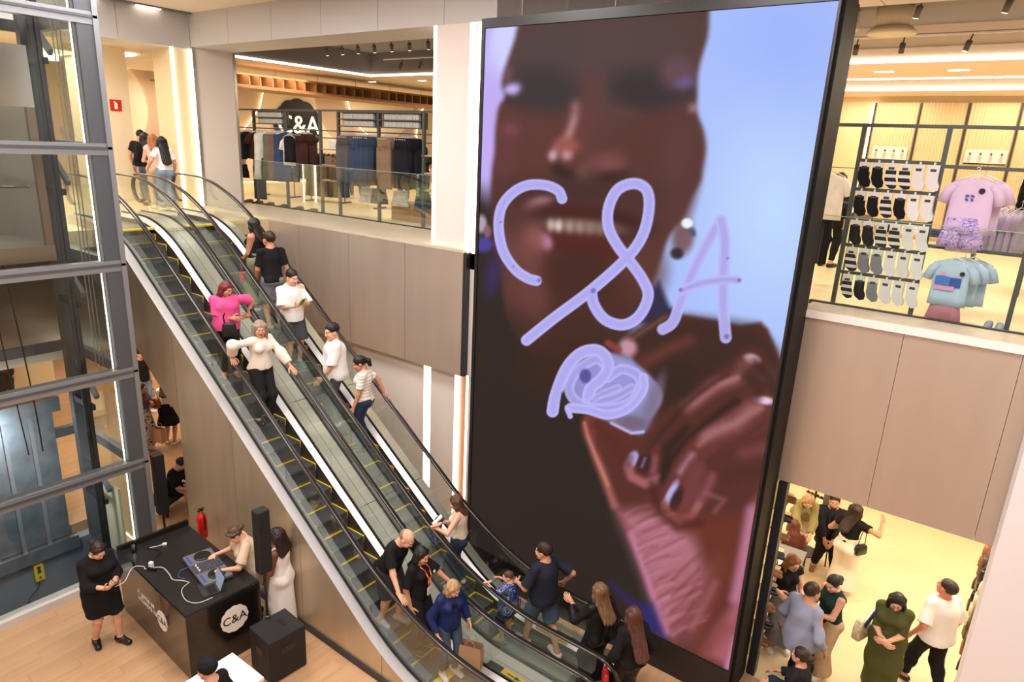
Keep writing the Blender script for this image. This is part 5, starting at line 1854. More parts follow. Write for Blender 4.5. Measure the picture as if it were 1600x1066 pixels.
for s_ in (1, -1):
    c_ = p['hc'] + p['HR'] @ np.array([.005, s_ * .088, -.045]) * p['hs']
    b.cyl(tuple(c_ - np.array([0, .004, 0])), tuple(c_ + np.array([0, .004, 0])), .018, n=10)
b.obj('earrings', S_WHT, p['root'])
b = MB(); b.tube([tuple(p['hc'] + p['HR'] @ np.array([-.02 + .118 * math.cos(t) * .55, .098 * math.sin(t), .05 + .05 * math.cos(t)]) * p['hs']) for t in np.linspace(-1.9, 1.9, 13)], .012, 6)
b.obj('headband', S_BLK, p['root'], smooth=True)

L17 = (-8.0, 4.72, 0)
p = person('disc jockey in beige dress bending over the mixing decks', L17, -112, 1.68, b=1.1, skin_rgb=LIGHT, lean=16, look=(6, 30, 0), hands=((.50, .22, 1.09), (.50, -.20, 1.09)), hand_pose=('flat', 'flat'), palms=(((.9, -.3, -.2), (0, 0, -1)), ((.9, .3, -.2), (0, 0, -1))),
           top=dict(m=C_BEI, hem=.0, loose=.024, sleeve=.8, sl_loose=.02, vneck=.02, name='dress_top'), bottom=dict(m=C_BEI, kind='skirt', hem=.55, r1=.17, loose=.02, waist=.12, name='dress_skirt'), shoes=dict(m=S_BLK), hair=dict(style='bun', m=H_BRN))
b = MB(); b.tube([tuple(p['hc'] + p['HR'] @ np.array([-.02 + .118 * math.cos(t) * .75, .098 * math.sin(t), .06 + .04 * math.cos(t)]) * p['hs']) for t in np.linspace(-2.2, 2.2, 15)], .022, 6)
b.obj('headscarf', blotchy('patterned_scarf', [(40, 36, 40), (150, 120, 90), (70, 70, 80), (30, 26, 28)], 40), p['root'], smooth=True)
L18 = (-7.50, 4.84, 0)
person('person in long white slip dress beside the column loudspeaker', L18, 205, 1.66, b=1.04, skin_rgb=DEEP, look=(6, 10, 0), hands=((.26, .10, .98), (.24, -.12, 1.0)),
       top=dict(m=C_WHT, hem=.0, loose=.012, sleeve=0, tank=1, name='dress_top'), bottom=dict(m=C_WHT, kind='skirt', hem=.10, r1=.19, loose=.012, waist=.12, name='dress_skirt'), shoes=dict(m=S_WHT), hair=dict(style='curly', m=hairm((40, 24, 22)), len=.22))
L19 = (-5.90, 2.90, 0)
person('person in black knit hat by the white table below the booth', L19, 196, 1.66, skin_rgb=LIGHT, look=(0, 14, 0), top=dict(m=C_BLK, hem=-.02, loose=.03, sleeve=1.8, sl_loose=.02), bottom=dict(m=C_BLK), shoes=dict(m=S_BLK),
       hair=dict(style='beanie', m=cloth('black_knit', (22, 24, 30))))

# ---- lower shop, right
RS_ = 'shoppers in the lower right shop'
person('person in khaki jacket bending over the shoe shelves', (-2.05, 11.75, 0), -70, 1.66, skin_rgb=LIGHT, lean=38, look=(0, 22, 0), hands=((.52, .08, .86), (.52, -.08, .86)), pelvis=(-.15, 0, .86), top=dict(m=C_KHJ, hem=-.04, loose=.035, sleeve=1.9, sl_loose=.025, open=.02, inner=C_BLK, name='jacket'), bottom=dict(m=C_KHA, loose=.015), shoes=dict(m=S_BRN), hair=dict(style='long', m=H_BLD, len=.24), q='lo', group=RS_)
person('person in brown coat crouching beside the shoe shelves, back turned', (-2.02, 11.02, 0), 105, 1.60, skin_rgb=LIGHT, pelvis=(-.05, 0, .42), feet=((.26, .14, 0), (.16, -.14, 0)), lean=14, look=(0, 14, 0), top=dict(m=cloth('brown_coat', (88, 46, 36)), hem=-.02, loose=.02, sleeve=1.8), bottom=dict(m=C_JEAND), shoes=dict(m=S_BLK), hair=dict(style='long', m=hairm((104, 58, 40)), len=.40), q='lo', group=RS_)
p = person('person in dark jacket with black lanyard sitting on a stool', (-1.62, 12.0, 0), -78, 1.76, 'm', 1.06, TAN, pelvis=(-.10, 0, .56), feet=((.36, .16, 0), (.20, -.16, 0)), look=(-4, 6, 0), hands=((.34, .05, .62), (.34, -.06, .62)), top=dict(m=C_NAV2, hem=-.04, loose=.035, sleeve=1.85, sl_loose=.02, open=.02, inner=C_WHT, name='jacket'), bottom=dict(m=C_BLK, loose=.02), shoes=dict(m=S_BRN), hair=dict(style='crop', m=H_BLK, beard=H_BLK), q='lo', group=RS_)
b = MB()
for s_ in (1, -1):
    b.tube([tuple(p['sp'](.30, .0, s_ * .03)), tuple(p['sp'](.25, .10, s_ * .028)), tuple(p['sp'](.06, .11, s_ * .005))], .012, 5)
b.obj('lanyard', S_BLK, p['root'])
t = thing('stool', 'round dark stool under the seated person with black lanyard', 'stool', (-1.64, 12.1, 0))
b = MB(); b.lathe([(.20, .38), (.22, .41), (.21, .45), (.05, .46)], n=16); b.obj('seat', C_CHAR, t, smooth=True)
for k in range(4):
    a = k * math.pi / 2 + .4
    b = MB(); b.cyl((.12 * math.cos(a), .12 * math.sin(a), .39), (.19 * math.cos(a), .19 * math.sin(a), 0), .014, n=6); b.obj('leg', STEEL_D, t)
p = person('person in black top and long white trousers, back turned, arm raised', (-1.22, 11.3, 0), 70, 1.70, skin_rgb=MED, look=(-14, 4, 0), hands=((.18, .20, 1.10), (.22, -.36, 1.46)), top=dict(m=C_BLK, hem=.05, loose=.014, sleeve=.5, slflare=.012), bottom=dict(m=cloth('ivory_trousers', (240, 228, 206), n=.03), loose=.03, flare=.09, waist=.11), shoes=dict(m=S_WHT), hair=dict(style='long', m=H_DBR, len=.34), q='lo', group=RS_)
handbag('small black bag hanging behind person in white trousers', to_world(p, (.0, -.22, .86)), (.22, .09, .17), S_BLK, 1.0, .30)
person('person with glasses in black sleeveless top and grey trousers', (-1.66, 9.22, 0), -50, 1.66, skin_rgb=LIGHT, look=(10, 20, 0), hands=((.30, .10, 1.0), (.24, -.22, 1.14)), palms=(((.3, -.5, -.7), (-.5, 0, -.4)), ((.5, .5, -.4), (-.4, .4, -.4))), top=dict(m=C_BLK, hem=.04, loose=.012, sleeve=.15, neck=.33, nw=.8), bottom=dict(m=C_GRY, loose=.025, flare=.05, waist=.10), shoes=dict(m=S_WHT), hair=dict(style='long', m=hairm((128, 78, 46)), len=.30, glasses=1), group=RS_)
person('person in dark green vest over white shirt and khaki trousers', (-1.02, 9.10, 0), -128, 1.66, b=1.05, skin_rgb=LIGHT, look=(14, 22, 0), hands=((.34, .04, 1.08), (.34, -.06, 1.10)), palms=(((.4, -.8, .1), (-.6, 0, .3)), ((.4, .8, .1), (-.6, 0, .3))), top=dict(m=C_GRN, hem=.01, loose=.022, sleeve=.0, vneck=.06, inner=C_WHT, name='vest'), bottom=dict(m=C_KHA, loose=.03, flare=.07, waist=.08), shoes=dict(m=S_WHT), hair=dict(style='pony', m=H_BLK, len=.22), group=RS_)
p = person('person in pale blue shirt with back turned, carrying tan sandals', (-1.22, 8.42, 0), 60, 1.78, 'm', 1.05, TAN, look=(0, 6, 0), hands=((.16, .28, .94), (.10, -.30, .92)), hand_pose=('grip', 'relax'), top=dict(m=C_BLU, hem=-.07, loose=.035, sleeve=1.75, sl_loose=.026, box=1, fold=.009), bottom=dict(m=C_BLK, loose=.012), shoes=dict(m=S_BRN), hair=dict(style='crop', m=H_DBR), group=RS_)
def sandal_pair(label, loc, rz, m, rx=0.0, name='sandals'):
    t = thing(name, label, 'sandals', loc, rz)
    for s_ in (1, -1):
        b = MB()
        rings = []
        for k in range(9):
            u = k / 8
            w = .032 + .014 * math.sin(math.pi * min(1, u * 1.1)) - (.02 if u == 1 or u == 0 else 0)
            rings.append([(u * .24 - .12, s_ * .055 - w, 0), (u * .24 - .12, s_ * .055 + w, 0), (u * .24 - .12, s_ * .055 + w, .018), (u * .24 - .12, s_ * .055 - w, .018)])
        b.loft(rings)
        o = b.obj('sole', m, t)
        b = MB()
        for x in (.0, .055):
            b.tube([(x, s_ * .055 + .044 * math.cos(a), .012 + .045 * math.sin(a)) for a in np.linspace(0, math.pi, 7)], .011, 5)
        b.obj('straps', m, o, smooth=True)
        if rx:
            o.rotation_euler = (0, rx, 0)
    return t
sandal_pair('tan sandals dangling from the hand of person in blue shirt', to_world(p, (.12, .42, .66)), .6, S_BRN, 1.2)
handbag('grey clutch bag tucked under the arm of person in blue shirt', to_world(p, (.06, .22, 1.02)), (.20, .08, .24), mat('grey_leather', (120, 116, 100), .5), 1.0, 0)
person('person in black top and glasses crouching in front of pale blue shirt', (-1.02, 7.80, 0), 172, 1.62, skin_rgb=TAN, pelvis=(-.02, 0, .50), feet=((.30, .14, 0), (.22, -.14, 0)), lean=8, look=(0, -4, 0), hands=((.34, .18, .62), (.36, -.16, .60)), top=dict(m=C_BLK2, hem=-.02, loose=.02, sleeve=1.8), bottom=dict(m=C_JEAND, loose=.016), shoes=dict(m=S_WHT), hair=dict(style='bun', m=H_DBR, glasses=1), group=RS_)
p = person('person in olive green dress and glasses with clasped hands', (-.30, 9.28, 0), -92, 1.64, b=1.24, skin_rgb=LIGHT, look=(6, 22, 0), hands=((.34, .02, 1.02), (.34, -.03, 1.0)), palms=(((.2, -.9, -.2), (-.8, 0, 0)), ((.2, .9, -.2), (-.8, 0, 0))), top=dict(m=C_OLV, hem=.0, loose=.022, sleeve=1.0, sl_loose=.010, name='dress_top'), bottom=dict(m=C_OLV, kind='skirt', hem=.12, r1=.22, loose=.03, waist=.12, mid=.22, name='dress_skirt'), shoes=dict(m=S_BLK), hair=dict(style='long', m=H_BLK, len=.24, fringe=-.01, glasses=1), group=RS_)
strap(p, [p['sp'](.30, .0, -.08), p['sp'](.22, .06, -.12), p['sp'](.05, .03, -.17), p['sp'](-.02, -.02, -.18)], .022, cloth('blue_bag_strap', (44, 62, 104)), 'bag_strap')
handbag('cream cloth bag at the side of person in olive dress', to_world(p, p['sp'](-.12, -.02, -.20)), (.28, .12, .30), blotchy('cream_print_cloth', [(226, 212, 180), (214, 198, 168), (200, 186, 160), (190, 170, 140)], 16), 1.2, 0)
person('person in white shirt and black trousers looking away to the left', (.20, 9.72, 0), 140, 1.79, 'm', 1.12, (206, 138, 108), look=(12, -10, 0), hands=((.06, .34, .92), None), top=dict(m=C_WHT, hem=-.05, loose=.035, sleeve=.9, sl_loose=.028, box=1), bottom=dict(m=C_BLK, loose=.016), shoes=dict(m=S_BLK), hair=dict(style='crop', m=H_DBR), feet=((.22, .1, 0), (-.2, -.1, 0)), group=RS_)

# ---- lower shop, behind the escalator
LS_ = 'shoppers behind the escalator'
person('person in brown shirt and patterned trousers behind the escalator', (-14.75, 6.28, 0), 20, 1.66, skin_rgb=MED, look=(20, 6, 0), hands=((.28, .02, 1.2), (.04, -.24, .84)), top=dict(m=cloth('brown_grey_shirt', (100, 84, 78)), hem=-.03, loose=.02, sleeve=.8), bottom=dict(m=blotchy('black_white_print', [(232, 226, 214), (28, 26, 28), (226, 220, 208), (30, 28, 30)], 13), loose=.03, flare=.05), shoes=dict(m=S_WHT), hair=dict(style='long', m=H_DBR, len=.3), q='lo', group=LS_)
p = person('person in black skirt and cream top with brown bag behind the escalator', (-14.7, 6.82, 0), 130, 1.64, skin_rgb=TAN, look=(0, 6, 0), hands=((.26, .1, 1.0), None), top=dict(m=C_CRM, hem=.04, loose=.016, sleeve=1.2), bottom=dict(m=C_BLK, kind='skirt', hem=.52, r1=.26, loose=.02, waist=.10), shoes=dict(m=S_WHT), hair=dict(style='long', m=H_DBR, len=.3), q='lo', group=LS_)
handbag('tan shoulder bag on the back of person in black skirt', to_world(p, (-.14, .2, .95)), (.26, .1, .24), S_BRN, .4, .24)
paper_bag('brown paper bag hanging beside person in patterned trousers', (-14.45, 6.45, .25), .3, (.28, .12, .34))
person('person in black sitting low beside the dark speaker column', (-11.75, 5.55, 0), 25, 1.66, skin_rgb=TAN, pelvis=(-.22, 0, .40), feet=((.36, .12, 0), (.30, -.12, 0)), lean=22, look=(0, 24, 0), hands=((.30, .06, .52), (.30, -.08, .50)), top=dict(m=C_BLK, hem=-.02, loose=.026, sleeve=.9), bottom=dict(m=C_BLK, kind='shorts', len=.95, loose=.02), shoes=dict(m=S_BLK, sole=S_WHT), hair=dict(style='short', m=H_BLK), q='lo', group=LS_)
t = thing('bench', 'low dark padded bench under the seated person', 'bench', (-12.0, 5.44, 0), math.radians(25))
b = MB(); b.bbox(-.24, .24, -.4, .4, .22, .33, .02); b.obj('cushion', cloth('dark_green_pad', (52, 54, 40)), t)
for sx in (-.2, .2):
    for sy in (-.35, .35):
        box('leg', STEEL_D, sx - .02, sx + .02, sy - .02, sy + .02, 0, .23, t)
person('person in black seen through the gap beside the lift shaft', (-16.9, 7.3, 0), 20, 1.74, 'm', skin_rgb=TAN, top=dict(m=C_BLK, hem=-.03, loose=.03, sleeve=.8), bottom=dict(m=C_JEANL), shoes=dict(m=S_WHT), hair=dict(style='short', m=H_BLK), q='lo', group=LS_)
person('person glimpsed through the lift shaft glass at far left', (-19.9, 5.30, 0), -30, 1.70, skin_rgb=LIGHT, top=dict(m=cloth('dark_red_shirt', (96, 36, 36)), hem=-.02, loose=.02), bottom=dict(m=C_BLK), shoes=dict(m=S_BLK), hair=dict(style='long', m=H_BRN, len=.2), q='lo', group=LS_)

# ---- upper landing and shop
person('person in white shirt and light jeans, nearest on the upper landing', (-15.15, 7.50, ZM), 175, 1.62, skin_rgb=TAN, hands=((.1, .3, .94), None), top=dict(m=C_WHT, hem=.02, loose=.022, sleeve=.7), bottom=dict(m=C_JEANL, loose=.02, flare=.03), shoes=dict(m=S_WHT), hair=dict(style='long', m=H_BLK, len=.48), look=(0, 4, 0))
person('person in pale pink top on the upper landing', (-15.75, 7.60, ZM), 160, 1.66, skin_rgb=LIGHT, hands=((.3, .12, 1.02), None), top=dict(m=cloth('pale_pink_top', (232, 190, 180)), hem=.03, sleeve=.1, loose=.014), bottom=dict(m=C_BEI, loose=.02), shoes=dict(m=S_WHT), hair=dict(style='long', m=hairm((170, 112, 62)), len=.24))
person('person in dark long-sleeved top and blue jeans on upper landing', (-16.5, 7.78, ZM), 168, 1.68, skin_rgb=TAN, top=dict(m=C_BLK, hem=.0, loose=.02, sleeve=1.8), bottom=dict(m=C_JEAN, loose=.014), shoes=dict(m=S_BLK), hair=dict(style='long', m=H_BLK, len=.55), q='lo')
person('person in black short-sleeved shirt standing farthest in on upper landing', (-17.3, 8.02, ZM), 120, 1.72, 'm', skin_rgb=TAN, look=(0, 20, 0), top=dict(m=C_BLK, hem=-.02, loose=.024), bottom=dict(m=C_JEANL), shoes=dict(m=S_BLK), hair=dict(style='short', m=H_BLK), q='lo')
for k, (x, y, hd, lab, tm_, hm_) in enumerate(((-16.35, 13.6, -60, 'shopper in black behind the stacked pullovers', C_BLK, H_BLK), (-15.1, 13.1, 150, 'shopper in charcoal top behind the dark denim rack', C_BRN if False else C_CHAR, H_BRN), (-14.05, 13.6, -40, 'shopper in cream top between taupe and black trousers racks', C_CRM, H_BRN), (-12.9, 13.2, -50, 'shopper in dark top behind the shelf nearest the white pillar', C_BLK2, H_BLK))):
    person(lab, (x, y, ZM), hd, 1.68, 'm' if k == 0 else 'f', skin_rgb=TAN, top=dict(m=tm_, hem=-.02, loose=.02), bottom=dict(m=C_JEAN), shoes=dict(m=S_WHT, top=.08), hair=dict(style='short' if k == 0 else 'bob', m=hm_, len=.16), q='lo', group='shoppers between the left clothes racks')
person('shopper in black beside the white shirt right of the screen', (-2.55, 12.4, ZM), 80, 1.60, skin_rgb=TAN, top=dict(m=C_BLK, hem=-.02, loose=.02, sleeve=1.7), bottom=dict(m=C_BLK), shoes=dict(m=S_BLK), hair=dict(style='bob', m=H_BLK, len=.14), q='lo')

# ================================================================== lift shaft
sh_ = thing('lift_shaft', 'glazed lift shaft in grey steel frame at the left edge', 'lift shaft', (-11.6, 2.8, 0))
ox, oy = -11.6, 2.8
def sbox(name, m, x0, x1, y0, y1, z0, z1, parent=None, bev=0.0):
    return box(name, m, x0 - ox, x1 - ox, y0 - oy, y1 - oy, z0, z1, parent or sh_, bev)
ALU = mat('shaft_aluminium', (150, 153, 158), .38, .55)
ALUD = mat('shaft_dark_grey', (92, 96, 102), .42, .4)
GALV = mat('galvanised_sheet', (150, 160, 168), .34, .75, noise=(4, .18))
PITW = mat('pit_wall_paint', (104, 116, 128), .6, noise=(2, .08))
sbox('corner_column', ALUD, -10.68, -10.47, 4.20, 4.40, 0, 9.49)
sbox('corner_edge', ALU, -10.60, -10.44, 4.40, 4.47, 0, 9.49)
sbox('column_led', mat('soft_led', (255, 246, 232), .5, emit=2.6), -10.62, -10.60, 4.17, 4.185, .3, 9.3)
sbox('corner_column', ALUD, -10.68, -10.47, .95, 1.17, 0, 9.49)
sbox('corner_column', ALUD, -12.75, -12.6, 4.30, 4.5, 0, 9.49)
sbox('corner_column', ALUD, -12.75, -12.6, .95, 1.17, 0, 9.49)
ZB = [1.86, 3.40, 5.06, 6.71, 8.40]
for z in ZB:
    o = sbox('crossbeam', ALU, -10.62, -10.46, 1.17, 4.46, z - .10, z + .06)
    sbox('cover_strip', ALUD, -10.48, -10.44, 1.17, 4.46, z - .02, z + .015, o)
    o = sbox('crossbeam', ALUD, -12.72, -12.6, 1.17, 4.3, z - .10, z + .06)
    o = sbox('side_beam', ALU, -12.6, -10.68, 4.30, 4.40, z - .10, z + .06)
zz = [.08] + ZB + [9.45]
for a, b_ in zip(zz[:-1], zz[1:]):
    sbox('glass_pane', GLASS_S, -10.50, -10.485, 1.17, 4.20, a + .06, b_ - .10)
    sbox('glass_pane', GLASS_S, -12.6, -10.68, 4.37, 4.385, a + .06, b_ - .10)
sbox('kerb', mat('pale_kerb', (206, 200, 194), .5), -10.62, -10.42, .9, 4.5, 0, .13)
sbox('pit_wall', PITW, -12.75, -12.62, 1.17, 4.3, -1.3, -.35)
sbox('pit_wall', PITW, -12.7, -10.6, 4.3, 4.36, -1.3, -.01)
sbox('pit_wall', PITW, -12.7, -10.6, 1.1, 1.18, -1.3, -.01)
sbox('pit_wall', PITW, -10.62, -10.52, 1.17, 4.3, -1.3, -.01)
sbox('pit_floor', PITW, -12.7, -10.6, 1.17, 4.3, -1.33, -1.3)
sbox('side_panel', mat('cream_panel', (222, 218, 186), .5), -12.0, -11.2, 4.24, 4.28, -.2, 1.15)
sbox('door_sill', GALV, -12.64, -12.5, 1.2, 4.0, -.38, -.14)
for k in range(4):        # landing door backs, lower level
    y = 2.42 + k * .38
    sbox('door_panel', GALV, -12.62, -12.58, y + .035, y + .345, -.1, 2.3)
    sbox('door_stile', ALU, -12.60, -12.54, y - .03, y + .03, -.14, 2.35)
sbox('door_panel', PITW, -12.64, -12.6, 1.2, 2.42, -.14, 2.5)
sbox('door_lintel', GALV, -12.62, -12.46, 1.2, 4.0, 2.3, 2.55)
for k in range(4):        # upper level
    y = 2.42 + k * .38
    sbox('door_panel', GALV, -12.62, -12.58, y + .03, y + .35, 5.25, 7.5)
sbox('door_lintel', ALU, -12.62, -12.48, 1.2, 3.8, 7.5, 7.9)
for y, x in ((4.02, -11.35), (2.05, -11.9)):
    o = sbox('guide_rail', STEEL_D, x - .05, x + .05, y - .012, y + .012, 0, 9.4)
    sbox('rail_web', STEEL_D, x - .012, x + .012, y - .06, y + .06, 0, 9.4, o)
sbox('rail_post', ALUD, -12.15, -12.0, 4.05, 4.2, 0, 9.4)
for z in (.9, 2.6, 4.3, 6.0, 7.8):
    sbox('bracket', STEEL_D, -12.05, -11.3, 4.06, 4.12, z, z + .09)
    b = MB()
    b.obox((-11.9 - ox, 4.2 - oy, z + .55), (1.25, .06, .09), Matrix.Rotation(math.radians(38), 3, 'Y'))
    b.obj('diagonal_brace', ALU, sh_)
for k, (y, r) in enumerate(((3.2, .012), (3.05, .010))):
    b = MB()
    b.tube([(-11.2 - ox, y - oy + .08 * math.sin(z * .7 + k), z) for z in np.linspace(2.2, 5.2, 14)], r, 6)
    b.obj('travelling_cable', S_BLK, sh_)
b = MB()
for y in (4.10, 4.15, 4.2):
    b.cyl((-11.0 - ox, y - oy, 3.4), (-11.0 - ox, y - oy, 9.4), .008, n=5)
b.obj('hoist_ropes', mat('steel_rope', (190, 188, 180), .3, .8), sh_)

cab_ = thing('lift_cab', 'stainless steel lift cab stopped at upper floor inside the shaft', 'lift cab', (-11.7, 2.7, 5.2))
def cbox(name, m, *a, parent=None):
    x0, x1, y0, y1, z0, z1 = a
    return box(name, m, x0, x1, y0, y1, z0, z1, parent or cab_)
MIRR = mat('polished_steel', (196, 198, 198), .12, 1.0)
cbox('floor_plate', mat('cab_floor', (120, 116, 110), .4), -.75, .72, -1.1, 1.05, .0, .12)
cbox('floor_edge', mat('bronze_edge', (150, 132, 116), .35, .8), .72, .76, -1.1, 1.05, -.08, .14)
for k in range(4):
    cbox('wall_panel', STEEL, -.75, -.72, -1.1 + k * .54, -1.1 + k * .54 + .53, .12, 2.6)
cbox('wall_panel', STEEL, -.72, .6, 1.02, 1.05, .12, 2.6)
cbox('roof', MIRR, -.75, .74, -1.1, 1.05, 2.6, 2.78)
cbox('fascia', MIRR, .70, .745, -1.1, 1.05, 2.0, 2.6)
cbox('post', mat('bronze_post', (140, 122, 108), .35, .8), .66, .74, .95, 1.05, .12, 2.6)
cbox('window', GLASS_S, .715, .73, -1.1, .95, .14, 2.0)
b = MB(); b.tube([(.60, -1.0, .95), (.60, .9, .95)], .02, 8); b.obj('handrail', MIRR, cab_, smooth=True)
cbox('ceiling_light', LED, -.4, .3, -.8, .7, 2.57, 2.595)
for k in range(5):
    cbox('roof_rail', ALU, -.5, .5, -.9 + k * .42, -.84 + k * .42, 2.78, 3.25)
cbox('roof_bar', ALU, .45, .52, -1.0, 1.0, 3.2, 3.28)
t = thing('control_box', 'yellow emergency control box hanging on the shaft pit wall', 'control box', (-12.60, 3.33, -.60))
box('housing', mat('box_yellow', (222, 190, 40), .5), 0, .06, -.07, .07, -.16, .16, t)
b = MB()
for z, r in ((.10, .028), (.03, .028), (-.09, .016)):
    b.cyl((.06, 0, z), (.078, 0, z), r, n=10)
b.obj('buttons', S_BLK, t)
b = MB(); b.tube([(.03, 0, -.16), (.04, -.05, -.3), (.05, -.2, -.42), (.05, -.3, -.66)], .008, 5); b.obj('cable', S_BLK, t)

# ================================================================== disc jockey booth
BR = math.radians(-2.5)
booth = thing('dj_booth', 'black disc jockey booth with white lettering and round badges', 'booth', (-8.55, 4.0, 0), BR)
GLK = mat('booth_black_gloss', (22, 19, 18), .18, coat=.5)
BW, BD, BH = 1.06, .52, 1.0
b = MB(); b.bbox(-BW, BW, -BD, BD, 0, BH, .006); b.obj('body', GLK, booth)
box('top', mat('booth_top', (30, 28, 28), .3), -BW + .01, BW - .01, -BD + .01, BD - .01, BH, BH + .012, booth)
box('back_rim', GLK, -BW, -BW + .05, -BD, BD, BH, BH + .09, booth)
box('front_rim', GLK, -BW, -BW + .55, -BD, -BD + .03, BH, BH + .06, booth)
def badge(parent, M):
    b = MB()
    n = 96
    R = .15
    pts = [(R * (1 + .055 * abs(math.cos(6 * (2 * math.pi * k / n))) - .03) * math.cos(2 * math.pi * k / n), R * (1 + .055 * abs(math.cos(6 * (2 * math.pi * k / n))) - .03) * math.sin(2 * math.pi * k / n)) for k in range(n)]
    b.prism(pts, 0, .006, 'z')
    o = b.obj('badge', mat('badge_white', (240, 232, 224), .4), parent)
    o.matrix_local = M
    tm_ = text_mesh('C&A', .135, .002)
    l_ = link('badge_lettering', tm_, S_BLK, o)
    l_.location = (0, 0, .007)
M_front = Matrix(((1, 0, 0), (0, 0, -1), (0, 1, 0))).to_4x4()
M_right = Matrix(((0, 0, 1), (1, 0, 0), (0, 1, 0))).to_4x4()
badge(booth, Matrix.Translation((.32, -BD - .001, .55)) @ M_front)
badge(booth, Matrix.Translation((BW + .001, .12, .62)) @ M_right @ Matrix.Scale(1.3, 4))
for s_, z in (('A gente se', .66), ('encontra na', .56)):
    l_ = link('lettering', text_mesh(s_, .125, .002, 'RIGHT' if False else 'LEFT'), mat('lettering_white', (236, 228, 220), .5), booth)
    l_.matrix_local = Matrix.Translation((-.44, -BD - .003, z)) @ M_front
def on_booth(x, y, z=0):
    return (-8.55 + x * math.cos(BR) - y * math.sin(BR), 4.0 + x * math.sin(BR) + y * math.cos(BR), BH + .012 + z)
# controller with two platters
ct = thing('dj_controller', 'grey two-deck mixing controller with black platters on the booth', 'controller', on_booth(.30, .16), BR - .12)
DG = mat('controller_grey', (112, 114, 124), .4, .3)
b = MB(); b.bbox(-.42, .42, -.20, .20, .01, .06, .008); b.obj('case', DG, ct)
for sx in (-.27, .27):
    b = MB(); b.lathe([(.115, .06), (.115, .075), (.105, .082), (.03, .083), (.028, .079)], (sx, .03, 0), 24); b.obj('platter', S_BLK, ct, smooth=False)
    for k in range(4):
        box('pad', mat('pad_blue', (60, 80, 170), .4), sx - .11 + k * .055, sx - .07 + k * .055, -.17, -.14, .06, .066, ct)
b = MB(); b.box(-.12, .12, -.19, .19, .06, .064); b.obj('mixer_plate', mat('mixer_dark', (60, 60, 66), .4), ct)
for k in range(4):
    for j in range(5):
        b = MB(); x, y = -.085 + k * .057, .16 - j * .045
        b.cyl((x, y, .064), (x, y, .082), .012, .010, n=8); b.obj('knob', DG, ct)
for k in range(3):
    box('fader', S_WHT, -.07 + k * .07 - .012, -.07 + k * .07 + .012, -.14, -.12, .064, .085, ct)
# laptop, open, lid towards the camera
lp_ = thing('laptop', 'dark grey laptop open on the booth corner', 'laptop', on_booth(.74, -.05), BR - .2)
box('base', mat('laptop_grey', (70, 70, 74), .35, .6), -.16, .16, -.11, .11, 0, .016, lp_)
box('keyboard', S_BLK, -.14, .14, -.03, .08, .016, .018, lp_)
b = MB(); b.obox((0, .15, .105), (.32, .008, .22), Matrix.Rotation(math.radians(-20), 3, 'X')); b.obj('lid', MATS['laptop_grey'], lp_)
b = MB(); b.obox((0, .143, .105), (.30, .002, .20), Matrix.Rotation(math.radians(-20), 3, 'X')); b.obj('display', mat('laptop_screen', (120, 130, 150), .2, emit=.6), lp_)
def cable(label, pts, m, r=.006, name='cable'):
    P = []
    for i in range(len(pts) - 1):
        for k in range(5):
            t_ = k / 5
            p0, p1, p2, p3 = [np.array(pts[min(max(i + q, 0), len(pts) - 1)], float) for q in (-1, 0, 1, 2)]
            P.append(tuple(.5 * (2 * p1 + (p2 - p0) * t_ + (2 * p0 - 5 * p1 + 4 * p2 - p3) * t_ ** 2 + (-p0 + 3 * p1 - 3 * p2 + p3) * t_ ** 3)))
    P.append(tuple(pts[-1]))
    b = MB(); b.tube(P, r, 6)
    return tag(b.obj(name, m, None, smooth=True), label, 'cable')
CW = mat('white_cable', (220, 214, 206), .5)
ob = lambda x, y, z=.008: on_booth(x, y, z)
cable('white charging cable from the phone across the booth edge', [(-8.64, 3.09, 1.12), (-8.75, 3.25, 1.06), (-8.9, 3.4, 1.09), ob(-.45, -.50, .02), ob(-.38, -.42), ob(-.30, -.44, .02), ob(-.28, -.36)], CW)
cable('thick grey cable lying along the booth top', [ob(-.26, -.34), ob(-.15, -.26, .02), ob(.05, -.26), ob(.2, -.28), ob(.32, -.20), ob(.42, -.16, .01)], mat('grey_cable', (176, 168, 160), .5), .009)
cable('thin white cable looping round the laptop', [ob(.42, -.16), ob(.48, -.28, .01), ob(.6, -.34), ob(.78, -.36), ob(.92, -.28), ob(.95, -.1)], CW, .005)
cable('blue cable at the corner of the controller', [ob(.10, .0, .02), ob(.08, -.12), ob(.20, -.20), ob(.30, -.16)], mat('blue_cable', (70, 86, 160), .5), .005)
cable('black cable across the booth top', [ob(-.8, -.2), ob(-.6, -.1), ob(-.45, -.25), ob(-.3, -.33)], S_BLK, .006)
t = thing('charger', 'white phone charger plugged in on the booth top', 'charger', on_booth(-.28, -.36), .5)
b = MB(); b.bbox(-.03, .03, -.025, .025, 0, .10, .006); b.obj('adapter', S_WHT, t)
b = MB(); b.bbox(-.06, .10, -.05, -.02, 0, .035, .004); b.obj('socket_block', S_BLK, t)
t = thing('drinking_glass', 'clear empty glass near the booth back corner', 'glass', on_booth(-.84, -.36))
b = MB(); b.lathe([(.034, 0), (.036, .01), (.042, .11), (.040, .11), (.033, .012), (.01, .010)], n=16); b.obj('tumbler', glass('tumbler_glass', (236, 240, 238), 1.2), t, smooth=True)
t = thing('plug', 'small white plug with short lead on the booth top', 'plug', on_booth(-.72, .02), 1.0)
b = MB(); b.bbox(-.03, .03, -.02, .02, 0, .03, .005); b.obj('plug_body', S_WHT, t)
b = MB(); b.tube([(-.03, 0, .012), (-.1, -.02, .008), (-.2, -.03, .008)], .005, 5); b.obj('lead', S_WHT, t)
